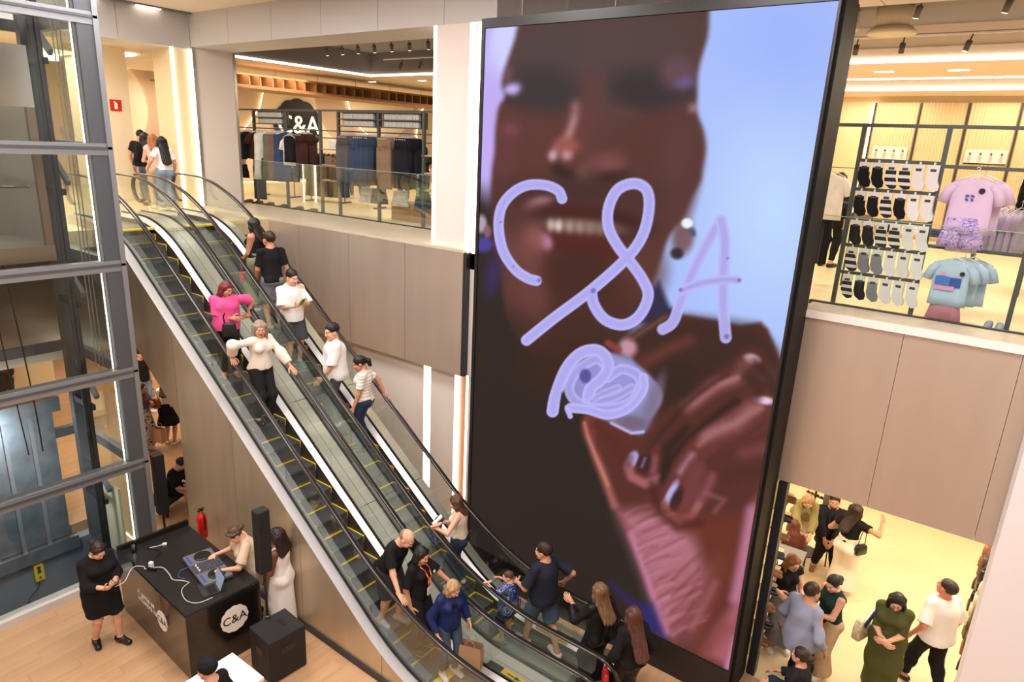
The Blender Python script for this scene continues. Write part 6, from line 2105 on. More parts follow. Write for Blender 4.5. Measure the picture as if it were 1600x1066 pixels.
# fire extinguisher behind the booth
t = thing('fire_extinguisher', 'red fire extinguisher behind the far booth corner', 'extinguisher', (-9.62, 4.82, 0.0))
b = MB(); b.lathe([(.05, .62), (.075, .64), (.078, .98), (.06, 1.05), (.022, 1.08), (.02, 1.11)], n=18); b.obj('cylinder', mat('extinguisher_red', (200, 24, 22), .3, coat=.4), t, smooth=True)
b = MB(); b.box(-.012, .012, -.06, .05, 1.11, 1.125); b.box(-.012, .012, -.05, .05, 1.145, 1.157); b.cyl((0, 0, 1.10), (0, 0, 1.15), .015, n=8); b.obj('lever', S_BLK, t)
b = MB(); b.tube([(.02, 0, 1.11), (.08, 0, 1.08), (.10, 0, .95), (.09, 0, .8)], .01, 6); b.obj('hose', S_BLK, t, smooth=True)
b = MB(); b.cyl((0, 0, 0), (0, 0, .62), .025, n=10); b.lathe([(.12, 0), (.12, .02), (.03, .03)], n=16); b.obj('stand', STEEL_D, t)
# loudspeakers
SPK = mat('speaker_black', (22, 22, 24), .6, bump=(220, .5))
t = thing('subwoofer', 'large black subwoofer box on the floor beside the booth', 'speaker', (-6.88, 4.33, 0), -.06)
b = MB(); b.bbox(-.25, .25, -.27, .27, .02, .66, .012); b.obj('cabinet', SPK, t)
for y, z in ((-.271, .42),):
    b = MB(); b.box(-.08, .08, y - .004, y, z - .05, z + .05); b.obj('side_grip', S_BLK, t)
b = MB(); b.box(.251, .254, -.10, .10, .40, .50); b.obj('side_grip', S_BLK, t)
b = MB(); b.box(-.10, .06, .05, .12, .66, .664); b.obj('top_grip', S_BLK, t)
b = MB(); b.lathe([(.04, .66), (.04, .69), (.022, .70)], (-.24, .0, 0), 12); b.obj('pole_socket', STEEL_D, t)
for sx in (-.2, .2):
    for sy in (-.2, .2):
        b = MB(); b.cyl((sx, sy, 0), (sx, sy, .02), .025, n=8); b.obj('foot', S_BLK, t)
t = thing('column_speaker', 'slim black column loudspeaker on a pole above the subwoofer', 'speaker', (-7.12, 4.34, .70), -.06)
b = MB(); b.cyl((0, 0, 0), (0, 0, .95), .018, n=10); b.obj('pole', S_BLK, t)
b = MB(); b.bbox(-.075, .075, -.09, .09, .70, 1.62, .012); b.obj('column', SPK, t)
b = MB(); b.cyl((0.03, -.03, .55), (.06, -.06, .55), .014, n=8); b.obj('clamp_knob', S_BLK, t)
t = thing('column_speaker', 'second black column loudspeaker standing by the lift shaft', 'speaker', (-10.86, 4.78, 0), -.1)
b = MB(); b.bbox(-.075, .075, -.09, .09, .62, 1.72, .012); b.obj('column', SPK, t)
b = MB(); b.cyl((0, 0, 0), (0, 0, .64), .02, n=10); b.lathe([(.2, 0), (.2, .02), (.03, .03)], n=18); b.obj('stand', S_BLK, t)
# white table below
t = thing('white_table', 'white table by the person in the knit hat', 'table', (-6.42, 3.28, 0), .02)
b = MB(); b.bbox(-.36, .30, -.36, .36, .70, .75, .008); b.obj('tabletop', mat('white_laminate', (236, 234, 232), .35), t)
for sx in (-.31, .25):
    for sy in (-.31, .31):
        box('leg', STEEL_D, sx - .02, sx + .02, sy - .02, sy + .02, 0, .70, t)
# tactile studs on the floor by the screen
ts = struct(thing('trim_tactile_studs', None, None, (-2.72, 7.1, 0)))
b = MB(); b.lathe([(.016, 0), (.016, .004), (.010, .006)], n=10)
stud = b.mesh('stud')
for i in range(4):
    for j in range(3):
        link('stud', stud, mat('bright_stud', (230, 224, 214), .3, .6), ts, (i * .06, j * .06 - i * .0, 0.0))

# ================================================================== shop fittings and goods
FRAME = mat('frame_grey_green', (84, 90, 88), .45, .4)
def fabric(name, rgb, n=.10):
    return mat(name, rgb, .85, noise=(7, n), bump=(40, .3), spec=.2, var=.05)

def drape(b, prof, y=0.0, waves=5, amp=.012, n=22, ph=0., z0=0.):
    """prof: (z, half width x, half depth y, centre x); a softly pleated hanging shape"""
    rings = []
    for i, (z, w, d, cx) in enumerate(prof):
        t = i / max(1, len(prof) - 1)
        rg = []
        for k in range(n):
            a = 2 * math.pi * k / n
            ca, sa = math.cos(a), math.sin(a)
            f = 1 + amp / max(d, .02) * t * math.sin(waves * a + ph)
            rg.append((cx + w * (abs(ca) ** .7) * (1 if ca > 0 else -1), y + d * (abs(sa) ** .8) * (1 if sa > 0 else -1) * f, z0 + z))
        rings.append(rg)
    b.loft(rings[::-1])

def garment_mesh(kind, seed=0):
    """hung from z=0 (rail) downwards, width along x, depth along y"""
    b = MB()
    ph = seed * 1.3
    if kind in ('tee', 'long', 'dress', 'tank'):
        L = {'tee': .66, 'long': .70, 'dress': 1.15, 'tank': .60}[kind]
        w = .22 if kind != 'tank' else .17
        fl_ = .06 if kind == 'dress' else .02
        drape(b, [(-.10, .07, .022, 0), (-.115, .12, .030, 0), (-.15, w, .036, 0), (-.24, w + .01, .042, 0), (-.40, w + .005, .045, 0), (-.10 - L * .8, w + fl_ * .6, .05, 0), (-.10 - L, w + fl_, .052, 0)], ph=ph)
        if kind in ('tee', 'long'):
            for s_ in (1, -1):
                e = (.30, -.40) if kind == 'tee' else (.29, -.68)
                b.tube([(s_ * (w - .05), 0, -.17), (s_ * (w + .03), 0, -.24), (s_ * e[0], 0, e[1])], [.05, .062, .05 if kind == 'long' else .066], 10)
    elif kind == 'trousers':
        drape(b, [(-.09, .17, .035, 0), (-.13, .18, .045, 0), (-.34, .20, .055, 0)], ph=ph, waves=4)
        for s_ in (1, -1):
            drape(b, [(-.30, .105, .055, s_ * .10), (-.6, .10, .05, s_ * .105), (-.9, .095, .048, s_ * .11), (-1.12, .095, .05, s_ * .112)], ph=ph + s_, waves=4)
    elif kind == 'skirt':
        drape(b, [(-.06, .13, .03, 0), (-.10, .15, .04, 0), (-.3, .19, .055, 0), (-.5, .23, .07, 0)], ph=ph, waves=9, amp=.02)
    elif kind == 'shorts':
        drape(b, [(-.06, .17, .04, 0), (-.16, .19, .05, 0), (-.24, .20, .055, 0)], ph=ph, waves=4)
        for s_ in (1, -1):
            drape(b, [(-.22, .105, .055, s_ * .10), (-.40, .115, .055, s_ * .115)], ph=ph + s_, waves=4)
    return b.mesh(kind, True)
hb = MB()
hb.tube([(0, 0, .0), (.018, 0, .012), (.012, 0, .03), (-.010, 0, .03), (-.018, 0, .015)], .004, 5)
hb.tube([(0, 0, 0), (0, 0, -.05)], .004, 5)
hb.tube([(-.20, 0, -.13), (-.10, 0, -.085), (0, 0, -.05), (.10, 0, -.085), (.20, 0, -.13)], .008, 6)
HANGER = hb.mesh('hanger', True)
GM = {}
def garment(kind, label, m, loc, rz, group=None, cat=None, sc=1.0, seed=None, hanger=True, hm=None):
    sd = R0.randrange(3) if seed is None else seed
    key = (kind, sd)
    if key not in GM:
        GM[key] = garment_mesh(kind, sd)
    t = thing({'tee': 'hanging_shirt', 'long': 'hanging_long_shirt', 'dress': 'hanging_dress', 'tank': 'hanging_vest', 'trousers': 'hanging_trousers', 'skirt': 'hanging_skirt', 'shorts': 'hanging_shorts'}[kind], label, cat or {'trousers': 'trousers', 'skirt': 'skirt', 'dress': 'dress', 'shorts': 'shorts'}.get(kind, 'shirt'), loc, rz, group)
    o = link('cloth', shared(GM[key], m), None, t)
    o.scale = (sc, sc, sc)
    if hanger:
        link('hanger', shared(HANGER, hm or mat('clear_hanger', (214, 210, 204), .3)), None, t)
    return t

# ---- left shop: steel display frame along the glass
fr = thing('clothes_rack', 'grey steel display frame behind the left glass balustrade', 'rack', (-13.0, 10.32, ZM))
PX_ = [-17.4, -16.05, -14.75, -13.4, -12.75, -11.42, -10.07, -8.7]
for x in PX_:
    box('post', FRAME, x - .03 + 13, x + .03 + 13, -.03, .03, 0, 2.32, fr)
box('top_bar', FRAME, -17.4 + 13, -8.7 + 13, -.02, .02, 2.30, 2.34, fr)
b = MB(); b.tube([(-17.4 + 13, 0, 1.88), (-8.7 + 13, 0, 1.88)], .014, 8); b.obj('hanging_rail', FRAME, fr)
b = MB(); b.tube([(-17.4 + 13, .42, 1.72), (-8.7 + 13, .42, 1.72)], .014, 8); b.obj('hanging_rail', FRAME, fr)
for a, b_ in ((-16.05, -14.75), (-12.75, -11.42), (-11.42, -10.07)):
    o = box('header_box', FRAME, a + 13 + .03, b_ + 13 - .03, .10, .14, 1.98, 2.30, fr)
    for z in (1.98, 2.13, 2.28):
        box('header_edge', FRAME, a + 13 + .03, b_ + 13 - .03, -.05, .10, z, z + .022, o)
    lb = MB()
    n_ = int((b_ - a - .3) / .045)
    for z in (2.005, 2.155):
        for k in range(n_):
            x = a + 13 + .15 + k * .045
            lb.box(x, x + .026, .02, .09, z, z + .11)
    lo_ = lb.obj('price_rail_bars', mat('white_bar', (226, 222, 216), .5), o)
    lo_['kind'] = 'stuff'
for x0, x1 in ((-13.4, -12.75), (-10.07, -9.35)):
    for z in (.75, 1.10, 1.45):
        o = box('shelf', mat('shelf_wood', (176, 148, 116), .5), x0 + 13 - .05, x1 + 13 + .05, -.02, .38, z, z + .025, fr)
G1 = 'clothes on the left display frame'
cols = dict(beige=(214, 176, 132), black=(24, 24, 28), navy=(34, 38, 56), brown=(78, 44, 34), white=(234, 230, 226), sage=(112, 112, 92), mauve=(128, 90, 82), blue=(52, 70, 104), wine=(62, 34, 34), grey=(92, 88, 92), denim=(58, 72, 100), taupe=(138, 112, 92), ink=(30, 30, 40), denimd=(58, 70, 88), pale=(204, 214, 226))
FM = {k: fabric('garment_' + k, v) for k, v in cols.items()}
seq = [('dress', 'beige', -17.1, 3, 'beige dress at the left end of the rack'), ('tee', 'black', -16.72, 4, 'black shirt hanging left of the first header'), ('tee', 'navy', -16.42, 3, 'navy shirt hanging next to black shirts'),
       ('tee', 'brown', -15.9, 2, 'brown shirt hanging beside the white dress'), ('dress', 'white', -15.68, 2, 'long white dress hanging mid rack'), ('dress', 'sage', -15.3, 4, 'sage green dress hanging under the header'),
       ('dress', 'mauve', -15.02, 2, 'mauve dress hanging right of the sage dresses'), ('dress', 'blue', -14.85, 3, 'blue dress hanging by the second post'), ('trousers', 'wine', -14.05, 4, 'wine red trousers hanging left of the shelves'),
       ('trousers', 'grey', -12.55, 6, 'grey trousers hanging under the middle header'), ('trousers', 'denim', -11.95, 5, 'blue jeans hanging under the middle header'), ('trousers', 'denimd', -11.6, 2, 'faded grey jeans hanging beside the blue jeans'), ('trousers', 'taupe', -11.2, 5, 'taupe trousers hanging under the right header'), ('trousers', 'ink', -10.68, 6, 'black trousers hanging under the right header')]
ORD = ('foremost', 'second', 'third', 'fourth', 'fifth', 'sixth')
for kd, cn, x, n_, lab in seq:
    for k in range(n_):
        garment(kd, lab + ', ' + ORD[k] + ' of its row', FM[cn], (x + k * .062, 10.32 + .0, ZM + 1.88), math.radians(62 + R0.uniform(-7, 7)), G1)
garment('tee', 'white shirt facing the hall on the left frame', FM['white'], (-14.42, 10.20, ZM + 1.80), .12, G1, seed=0)
garment('tank', 'black vest hung over the white shirt on the left frame', FM['black'], (-14.30, 10.10, ZM + 1.82), .12, G1, seed=0)
garment('shorts', 'blue denim shorts below the white shirt on the left frame', FM['denimd'], (-14.42, 10.24, ZM + 1.05), .12, G1, seed=0)
garment('tee', 'black shirt facing the hall near the left glass end', FM['black'], (-16.55, 10.18, ZM + 1.85), .2, G1, seed=1)
garment('shorts', 'dark shorts below the black shirt near the glass end', FM['ink'], (-16.55, 10.22, ZM + 1.02), .2, G1, seed=1)
garment('trousers', 'dark blue jeans facing the hall beside the sage dresses', FM['denimd'], (-15.75, 10.2, ZM + 1.25), .15, G1, seed=1)
garment('trousers', 'blue jeans facing the hall under the middle header', FM['denim'], (-12.0, 10.2, ZM + 1.84), .1, G1, seed=2)
garment('trousers', 'taupe trousers facing the hall under the right header', FM['taupe'], (-11.12, 10.2, ZM + 1.84), .1, G1, seed=2)
garment('shorts', 'pale denim shorts on the low bar below the grey trousers', FM['pale'], (-12.3, 10.75, ZM + .72), .2, G1, seed=0)
garment('shorts', 'faded denim shorts on the low bar below the blue jeans', FM['denimd'], (-11.9, 10.75, ZM + .72), .3, G1, seed=1)
garment('shorts', 'cream shorts on the low bar below the taupe trousers', FM['white'], (-11.2, 10.75, ZM + .72), .2, G1, seed=2)
garment('shorts', 'bright denim shorts at the right end of the low bar', FM['denim'], (-10.5, 10.75, ZM + .72), .2, G1, seed=0)
# folded piles: every folded piece is a thing
fb_ = MB(); fb_.bbox(-.15, .15, -.13, .13, 0, .036, .012)
FOLD = fb_.mesh('folded_cloth')
for x, z, cn, n_, lab in ((-13.05, 1.476, 'white', 5, 'white folded pullover on the top shelf'), (-13.22, 1.126, 'taupe', 5, 'brown folded pullover on the middle shelf'), (-12.9, 1.126, 'taupe', 4, 'brown folded pullover at the right of the middle shelf'), (-13.05, .776, 'black', 4, 'black folded pullover on the low shelf'), (-9.75, 1.476, 'ink', 3, 'black folded shirt on the shelf by the pillar'), (-9.75, 1.126, 'white', 3, 'white folded shirt on the shelf by the pillar')):
    for k in range(n_):
        tag(link('folded_pullover', shared(FOLD, FM[cn]), None, None, (x + R0.uniform(-.012, .012), 10.50, ZM + z + k * .037), (0, 0, R0.uniform(-.12, .12))), lab + ', ' + (ORD[k] + ' from below'), 'pullover', 'folded clothes on the left shelves')
# shoes along the glass
def shoe_mesh(L=.25):
    V, F = sdf_mesh([cap((-.085, 0, .032), (.105, 0, .022), .036, .033, k=.03), cap((-.075, 0, .07), (-.02, 0, .05), .032, .034, k=.03), ell((-.055, 0, .10), (.035, .022, .035), k=.01, sub=True)], .011, [((0, 0, -1), 0.0), ((0, 0, 1), .085)])
    m_ = (V[F].mean(1)[:, 2] < .018).astype(int)
    return fast_mesh('shoe', V, F, m_)
SHOE = shoe_mesh()
def shoe_pair(label, loc, rz, m, sole, group, name='shoe_pair', gap=.055):
    t = thing(name, label, 'shoes', loc, rz, group)
    for s_ in (1, -1):
        link('shoe', shared(SHOE, [m, sole]), None, t, (R0.uniform(-.015, .015), s_ * gap, 0), (0, 0, s_ * .06))
    return t
for k, (x, lab) in enumerate(((-16.3, 'farthest from the screen'), (-15.85, 'second from the left glass end'), (-15.35, 'third from the left glass end'), (-14.75, 'fourth from the left glass end'), (-14.15, 'fifth from the left glass end'), (-13.6, 'nearest the folded pullovers'))):
    shoe_pair('black and brown shoes on the floor behind the glass, ' + lab, (x, 10.16, ZM), math.radians(-100 + 12 * (k % 2)), S_BLK if k % 2 else mat('brown_shoe', (74, 58, 48), .5), S_WHT, 'shoes along the left glass')
# wooden plinth and round rail stand behind
pw = thing('wooden_plinth', 'low wooden display plinth behind the left frame', 'plinth', (-10.6, 11.1, ZM))
for k in range(3):
    box('plank', mat('plinth_wood', (158, 116, 78), .5, noise=(6, .12, (.2, 1, 1))), -.95, .95, -.3, .3, k * .13, k * .13 + .125, pw)
for k, (x, y, cn) in enumerate(((-15.6, 12.2, 'wine'), (-13.0, 12.4, 'black'), (-17.6, 12.0, 'navy'))):
    t = thing('clothes_stand', ('free standing rail of wine red clothes', 'free standing rail of black clothes', 'free standing rail of navy clothes')[k] + ' deeper in the left shop', 'rack', (x, y, ZM), .3)
    b = MB(); b.tube([(-.55, 0, .02), (-.55, 0, 1.4), (.55, 0, 1.4), (.55, 0, .02)], .016, 8); b.obj('rail', FRAME, t)
    box('foot', FRAME, -.6, -.5, -.25, .25, 0, .03, t); box('foot', FRAME, .5, .6, -.25, .25, 0, .03, t)
    for j in range(7):
        garment('dress' if k == 0 else 'tee', ('wine red dress', 'black shirt', 'navy shirt')[k] + ' on the free standing rail, ' + (ORD + ('seventh',))[j] + ' from its left', FM[cn], (x + (-.45 + j * .15) * math.cos(.3), y + (-.45 + j * .15) * math.sin(.3), ZM + 1.4), .3 + math.radians(70), 'clothes on free standing rails')
# ---- left shop: wall with glowing shapes, logo, wooden baffles
SHP = mat('shape_panel', (250, 236, 214), .6)
def shape_panel(label, pts, name='wall_shape'):
    t = thing(name, label, 'wall panel', (-22.9, 0, 0))
    b = MB(); b.prism(pts, 0.0, .05, 'x'); b.obj('panel', SHP, t)
    b = MB(); b.tube([(-.03, p[0], p[1]) for p in pts] + [(-.03, pts[0][0], pts[0][1])], .022, 5); b.obj('glow_strip', LEDW, t)
    return t
def arc(cy, cz_, r, a0, a1, n=16, k=1.0):
    return [(cy + r * math.cos(math.radians(a0 + (a1 - a0) * i / n)), cz_ + k * r * math.sin(math.radians(a0 + (a1 - a0) * i / n))) for i in range(n + 1)]
shape_panel('bell shaped glowing wall panel behind the round black logo', [(13.6, 5.3), (13.7, 6.6), (14.4, 7.2), (15.0, 7.9), (15.25, 8.7), (17.3, 8.7), (17.45, 8.0), (17.9, 7.2), (18.6, 6.7), (18.9, 5.3)][::-1])
shape_panel('bowl shaped glowing wall panel right of the logo', (arc(20.9, 8.9, 1.9, 190, 350, 14) + [(22.7, 8.7), (19.1, 8.7)]))
shape_panel('large rounded glowing wall panel at the far right of the wall', arc(25.0, 7.3, 2.0, 40, 320, 18, .95))
shape_panel('round glowing wall panel beside the cream pillar', arc(9.9, 7.6, 1.05, 0, 350, 22, 1.25))
shape_panel('round glowing wall panel beside the light strip', arc(13.2, 7.0, .9, 0, 350, 22, 1.2))
lg = thing('round_logo_sign', 'black scalloped round logo sign with white letters on the far wall', 'sign', (-22.85, 16.55, 7.35))
n = 96
b = MB(); b.prism([(1.02 * (1 + .05 * abs(math.cos(6 * 2 * math.pi * k / n))) * math.cos(2 * math.pi * k / n), .95 * (1 + .05 * abs(math.cos(6 * 2 * math.pi * k / n))) * math.sin(2 * math.pi * k / n)) for k in range(n)], 0, .06, 'x')
b.obj('disc', BLACK, lg)
l_ = link('lettering', text_mesh('C&A', .95, .02), mat('logo_white', (244, 240, 230), .5, emit=.8), lg)
l_.matrix_local = Matrix.Translation((.08, 0, .02)) @ Matrix(((0, 0, 1), (1, 0, 0), (0, 1, 0))).to_4x4()
bf = thing('ceiling_baffle', 'row of wooden lattice baffles hanging under the left shop ceiling', 'ceiling baffle', (-18.0, 13.0, 8.2))
WB = mat('baffle_wood', (158, 114, 74), .5, noise=(4, .12))
for k in range(14):
    y0 = -4.1 + k * .72
    box('long_slat', WB, -.02, .02, y0, y0 + .70, .0, .34, bf)
    box('long_slat', WB, .68, .72, y0, y0 + .70, .29, .34, bf)
    box('long_slat', WB, .68, .72, y0, y0 + .70, .0, .05, bf)
    for j in range(2):
        box('cross_slat', WB, .02, .68, y0 + .33 * j, y0 + .33 * j + .04, .0, .34, bf)
    box('soffit_board', WB, -.3, 1.0, y0, y0 + .70, -.05, -.01, bf)
b = MB()
for k in range(7):
    b.cyl((.35, -3.8 + k * 1.45, .3), (.35, -3.8 + k * 1.45, .58), .008, n=5)
b.obj('hanger_rods', STEEL, bf)
# ---- track spots
def spot_mesh():
    b = MB(); b.lathe([(.0, .0), (.045, .002), (.048, .16), (.03, .175), (.01, .18)], n=12); return b.mesh('spot_body', True)
SPOT = spot_mesh()
lb_ = MB(); lb_.cyl((0, 0, -.004), (0, 0, .001), .038, n=12)
LENS = lb_.mesh('lens')
ab_ = MB(); ab_.cyl((0, 0, .17), (0, 0, .30), .012, n=6); ARM = ab_.mesh('arm')
def track_spot(label, loc, tx, ty, group, lit=True):
    t = thing('track_spot', label, 'spotlight', loc, 0, group)
    t.rotation_euler = (tx, ty, 0)
    for nm, me0, m in (('spot_body', SPOT, mat('spot_grey', (96, 88, 84), .4, .3)), ('lens', LENS, LED if lit else mat('dark_lens', (110, 100, 90), .3)), ('arm', ARM, STEEL_D)):
        link(nm, shared(me0, m), None, t)
for k in range(8):
    track_spot('grey track spot in the upper row over the left racks, ' + ('nearest the corner', 'second from the corner', 'third from the corner', 'fourth from the corner', 'fifth from the corner', 'sixth from the corner', 'seventh from the corner', 'nearest the pillar')[k], (-15.7 + k * .62, 12.4, 9.10), .35, .25, 'spots over the left racks')
b = MB(); b.tube([(-14.5, 13.3, 9.06), (-7.2, 13.3, 9.06)], .02, 6)
tag(b.obj('lighting_track', STEEL, None), 'thin light metal lighting track over the left racks', 'track')
for k in range(4):
    track_spot('grey track spot in the lower row over the left racks, ' + ('leftmost', 'second', 'third', 'nearest the pillar')[k], (-13.9 + k * .72, 13.3, 8.80), -.25, .3, 'spots under the thin left track', False)
for x, y, z, lit, lab in ((-1.9, 12.4, 9.12, 1, 'lit grey spot beside the round ceiling vent'), (-.80, 12.4, 9.12, 1, 'large lit grey spot at the upper right corner'), (-2.27, 14.0, 8.84, 0, 'unlit grey spot under the rail below the vent'), (-1.33, 14.0, 8.84, 1, 'lit grey spot under the rail right of the vent'), (-3.0, 14.0, 8.84, 0, 'tilted grey spot right beside the screen frame'), (-.35, 14.0, 8.84, 0, 'grey spot under the rail at the right frame edge')):
    track_spot(lab, (x, y, z), .3 if y < 13 else 0.0, .25 if lit else .05, 'spots over the right shop', bool(lit))
b = MB(); b.tube([(-6.5, 14.0, 9.12), (6, 14.0, 9.12)], .025, 6)
tag(b.obj('lighting_track', STEEL, None), 'grey lighting track crossing the right shop ceiling', 'track')
t = thing('ceiling_vent', 'round beige air vent hanging in the right shop ceiling recess', 'vent', (-2.3, 13.0, 9.0))
VB = mat('vent_beige', (206, 194, 172), .5)
b = MB(); b.lathe([(.30, .10), (.36, .04), (.36, .0), (.30, -.015), (.26, .0), (.2, -.01), (.02, .0)], n=28); b.obj('diffuser', VB, t, smooth=True)
b = MB(); b.lathe([(.27, .08), (.27, .40)], n=24); b.obj('duct', VB, t, smooth=True)
t = thing('wall_bracket', 'beige box bracket with thin rods in the ceiling recess by the screen', 'bracket', (-2.95, 13.0, 9.0))
b = MB(); b.bbox(-.25, .12, -.2, .2, .1, .4, .02); b.obj('box', VB, t)
b = MB(); b.tube([(.0, -.1, .1), (.06, -.1, -.3)], .012, 5); b.tube([(.08, -.1, .1), (.12, -.1, -.3)], .008, 5); b.obj('rods', S_BLK, t)
for k in range(6):
    track_spot('small spot in the far ceiling slot of the right shop, ' + (ORD[k] if k else 'first') + ' from the screen', (-3.9 + k * .55, 18.4, 9.07), .3, .15 * (k % 2), 'spots in the far ceiling slot', k % 2 == 0)
for k in range(2):
    tag(box('recessed_lamp', LED, -3.05 + k * 1.3, -2.7 + k * 1.3, 16.2, 16.3, 8.79, 8.799), ('left', 'right')[k] + ' small recessed lamp strip in the right shop bulkhead', 'ceiling lamp', 'recessed lamps of the right shop')
for k in range(3):
    tag(box('recessed_lamp', LED, -17.5 + k * 2.2, -17.25 + k * 2.2, 15.4, 15.5, 8.74, 8.749), ('left', 'middle', 'right')[k] + ' small recessed lamp in the left shop ceiling', 'ceiling lamp', 'recessed lamps of the left shop')
t = thing('linear_ceiling_lamp', 'angular ring shaped light line on the landing ceiling', 'ceiling lamp', (-19.0, 8.85, 8.80))
box('light_bar', LED, .0, .08, -1.6, .05, -.03, .0, t)
box('light_bar', LED, -2.0, .08, .0, .08, -.03, .0, t)
# ---- right shop: sock frame along the glass
fr = thing('sock_rack', 'dark grey steel frame with rows of hanging socks', 'rack', (-.8, 9.25, ZM))
def fx(x):
    return x + .8
for x in (-1.73, -.855, .10, 1.05):
    box('post', FRAME, fx(x) - .025, fx(x) + .025, -.025, .025, 0, 2.19, fr)
box('top_bar', FRAME, fx(-2.3), fx(1.6), -.02, .02, 2.15, 2.19, fr)
for z in (7.03, 6.69, 6.34, 6.01, 5.67):
    box('cross_bar', FRAME, fx(-1.73), fx(-.855), -.018, .018, z - ZM - .02, z - ZM + .02, fr)
for z in (7.0, 6.10):
    box('cross_bar', FRAME, fx(-.855), fx(1.05), -.018, .018, z - ZM - .02, z - ZM + .02, fr)
def sock_mesh():
    b = MB()
    pts = [(-.055, -.05), (.055, -.05), (.06, -.15), (.085, -.20), (.08, -.245), (.03, -.26), (-.03, -.22), (-.055, -.16)]
    for d in (-.012, .012):
        b.prism(pts[::-1], d - .009, d + .009)
    return b.mesh('socks')
SOCK = sock_mesh()
cb_ = MB(); cb_.box(-.058, .058, -.026, .026, -.11, .0); cb_.box(-.01, .01, -.004, .004, 0, .03)
CARD = cb_.mesh('card')
pb_ = MB(); pb_.box(-.03, .03, -.0275, -.0262, -.075, -.045); PRINT = pb_.mesh('print')
SM = dict(b=fabric('sock_black', (26, 26, 30)), w=fabric('sock_white', (232, 230, 230), .03), g=fabric('sock_grey', (136, 140, 150)), m=striped('sock_mixed', (30, 30, 34), (224, 222, 224), 14, 'Z', .45))
rows = ['bbmmww', 'bbmbww', 'bbmmww', 'mggwww', 'mbgwww']
RN = ('top', 'second', 'third', 'fourth', 'bottom')
CN = dict(b='black', w='white', g='grey', m='black and white')
for i, (z, rw) in enumerate(zip((7.03, 6.69, 6.34, 6.01, 5.67), rows)):
    for j, c in enumerate(rw):
        t = thing('sock_pack', CN[c] + ' sock pack on the ' + RN[i] + ' bar, ' + ('first', 'second', 'third', 'fourth', 'fifth', 'last')[j] + ' from the screen', 'socks', (-1.64 + j * .143 + .01 * i, 9.20, z - .02), R0.uniform(-.25, .15), 'sock packs on the right display frame')
        for nm, me0, m in (('socks', SOCK, SM[c]), ('card', CARD, S_WHT), ('print', PRINT, STEEL_D)):
            o = link(nm, shared(me0, m), None, t)
            if nm == 'socks':
                o.scale = (1, 1.3, 1.15)
LIL = fabric('lilac_cotton', (218, 194, 226), .03)
PRT = blotchy('lilac_print', [(206, 176, 222), (206, 176, 222), (120, 104, 190), (214, 188, 228)], 16)
G2 = 'clothes on the right display frame'
garment('tee', 'lilac shirt with dark round tag on the right frame', LIL, (-.50, 9.16, 6.98), -.06, G2, sc=.92, seed=0, hm=S_WHT)
garment('tee', 'second lilac shirt just behind the front lilac shirt', LIL, (-.43, 9.32, 6.98), -.06, G2, sc=.92, seed=1, hm=S_WHT)
garment('shorts', 'lilac patterned shorts below the lilac shirts', PRT, (-.52, 9.15, 6.52), -.06, G2, sc=1.0, seed=0, hanger=False)
garment('skirt', 'white striped skirt under the lilac shorts', striped('pink_stripe', (238, 226, 232), (206, 170, 196), 40, 'Z', .4), (-.50, 9.24, 6.42), -.06, G2, sc=.7, hanger=False, seed=2)
t = thing('round_tag', 'black round tag pinned on the lilac shirt', 'tag', (-.42, 9.105, 6.76)); b = MB(); b.cyl((0, 0, 0), (0, -.006, 0), .03, n=14); b.obj('disc', S_BLK, t)
t = thing('round_tag', 'black round tag pinned on the pale blue shirt', 'tag', (-.42, 9.085, 5.84)); b = MB(); b.cyl((0, 0, 0), (0, -.006, 0), .026, n=14); b.obj('disc', S_BLK, t)
t = thing('shirt_print', 'small dark blue abstract print on the lilac shirt', 'print', (-.52, 9.115, 6.70)); b = MB()
for k in range(4):
    b.obox(((k % 2) * .05 - .025, 0, -.04 * (k // 2)), (.035, .003, .022), Matrix.Rotation(.4 * k, 3, 'Y'))
b.obj('motif', mat('print_blue', (86, 80, 170), .7), t)
PBL = fabric('pale_blue_cotton', (184, 206, 230), .04)
garment('tee', 'pale blue shirt with colourful print on the lower right bar', PBL, (-.52, 9.15, 6.06), -.04, G2, sc=.80, seed=0, hm=S_WHT)
garment('tee', 'second pale blue shirt just behind the front one', PBL, (-.44, 9.30, 6.06), -.04, G2, sc=.80, seed=1, hm=S_WHT)
garment('tee', 'third pale blue shirt at the back of the lower bar', PBL, (-.36, 9.42, 6.06), -.04, G2, sc=.80, seed=2, hm=S_WHT)
t = thing('shirt_print', 'blue and pink blurred print on the pale blue shirt', 'print', (-.55, 9.10, 5.74)); b = MB()
for k, (x, z, w_, h_, mi_) in enumerate(((-.05, .0, .14, .10, 0), (.08, -.01, .11, .11, 1), (-.02, -.08, .20, .05, 2), (-.06, .08, .05, .04, 2))):
    b.cur = mi_; b.obox((x, -k * .0012, z), (w_, .003, h_))
b.obj('motif', [mat('print_sky', (70, 120, 210), .7), mat('print_deep', (50, 84, 170), .7), mat('print_rose', (220, 160, 200), .7)], t)
garment('skirt', 'dusty pink skirt below the pale blue shirt', fabric('dusty_pink', (196, 136, 152)), (-.52, 9.16, 5.66), -.04, G2, sc=.82, seed=0, hanger=False)
PKS = [fabric('pink_child', (236, 160, 176)), fabric('pink_print_child', (224, 190, 196)), fabric('lavender_child', (186, 168, 200))]
for k in range(9):
    garment('dress' if k % 2 else 'tee', ('pink', 'flowered pink', 'lavender')[k % 3] + ' child dress on the back rail, ' + (ORD + ('seventh', 'eighth', 'ninth'))[k] + ' from the left', PKS[k % 3], (.12 + k * .07, 10.4 + .02 * k, 7.02), math.radians(60), 'child dresses on the back rail', sc=.8)
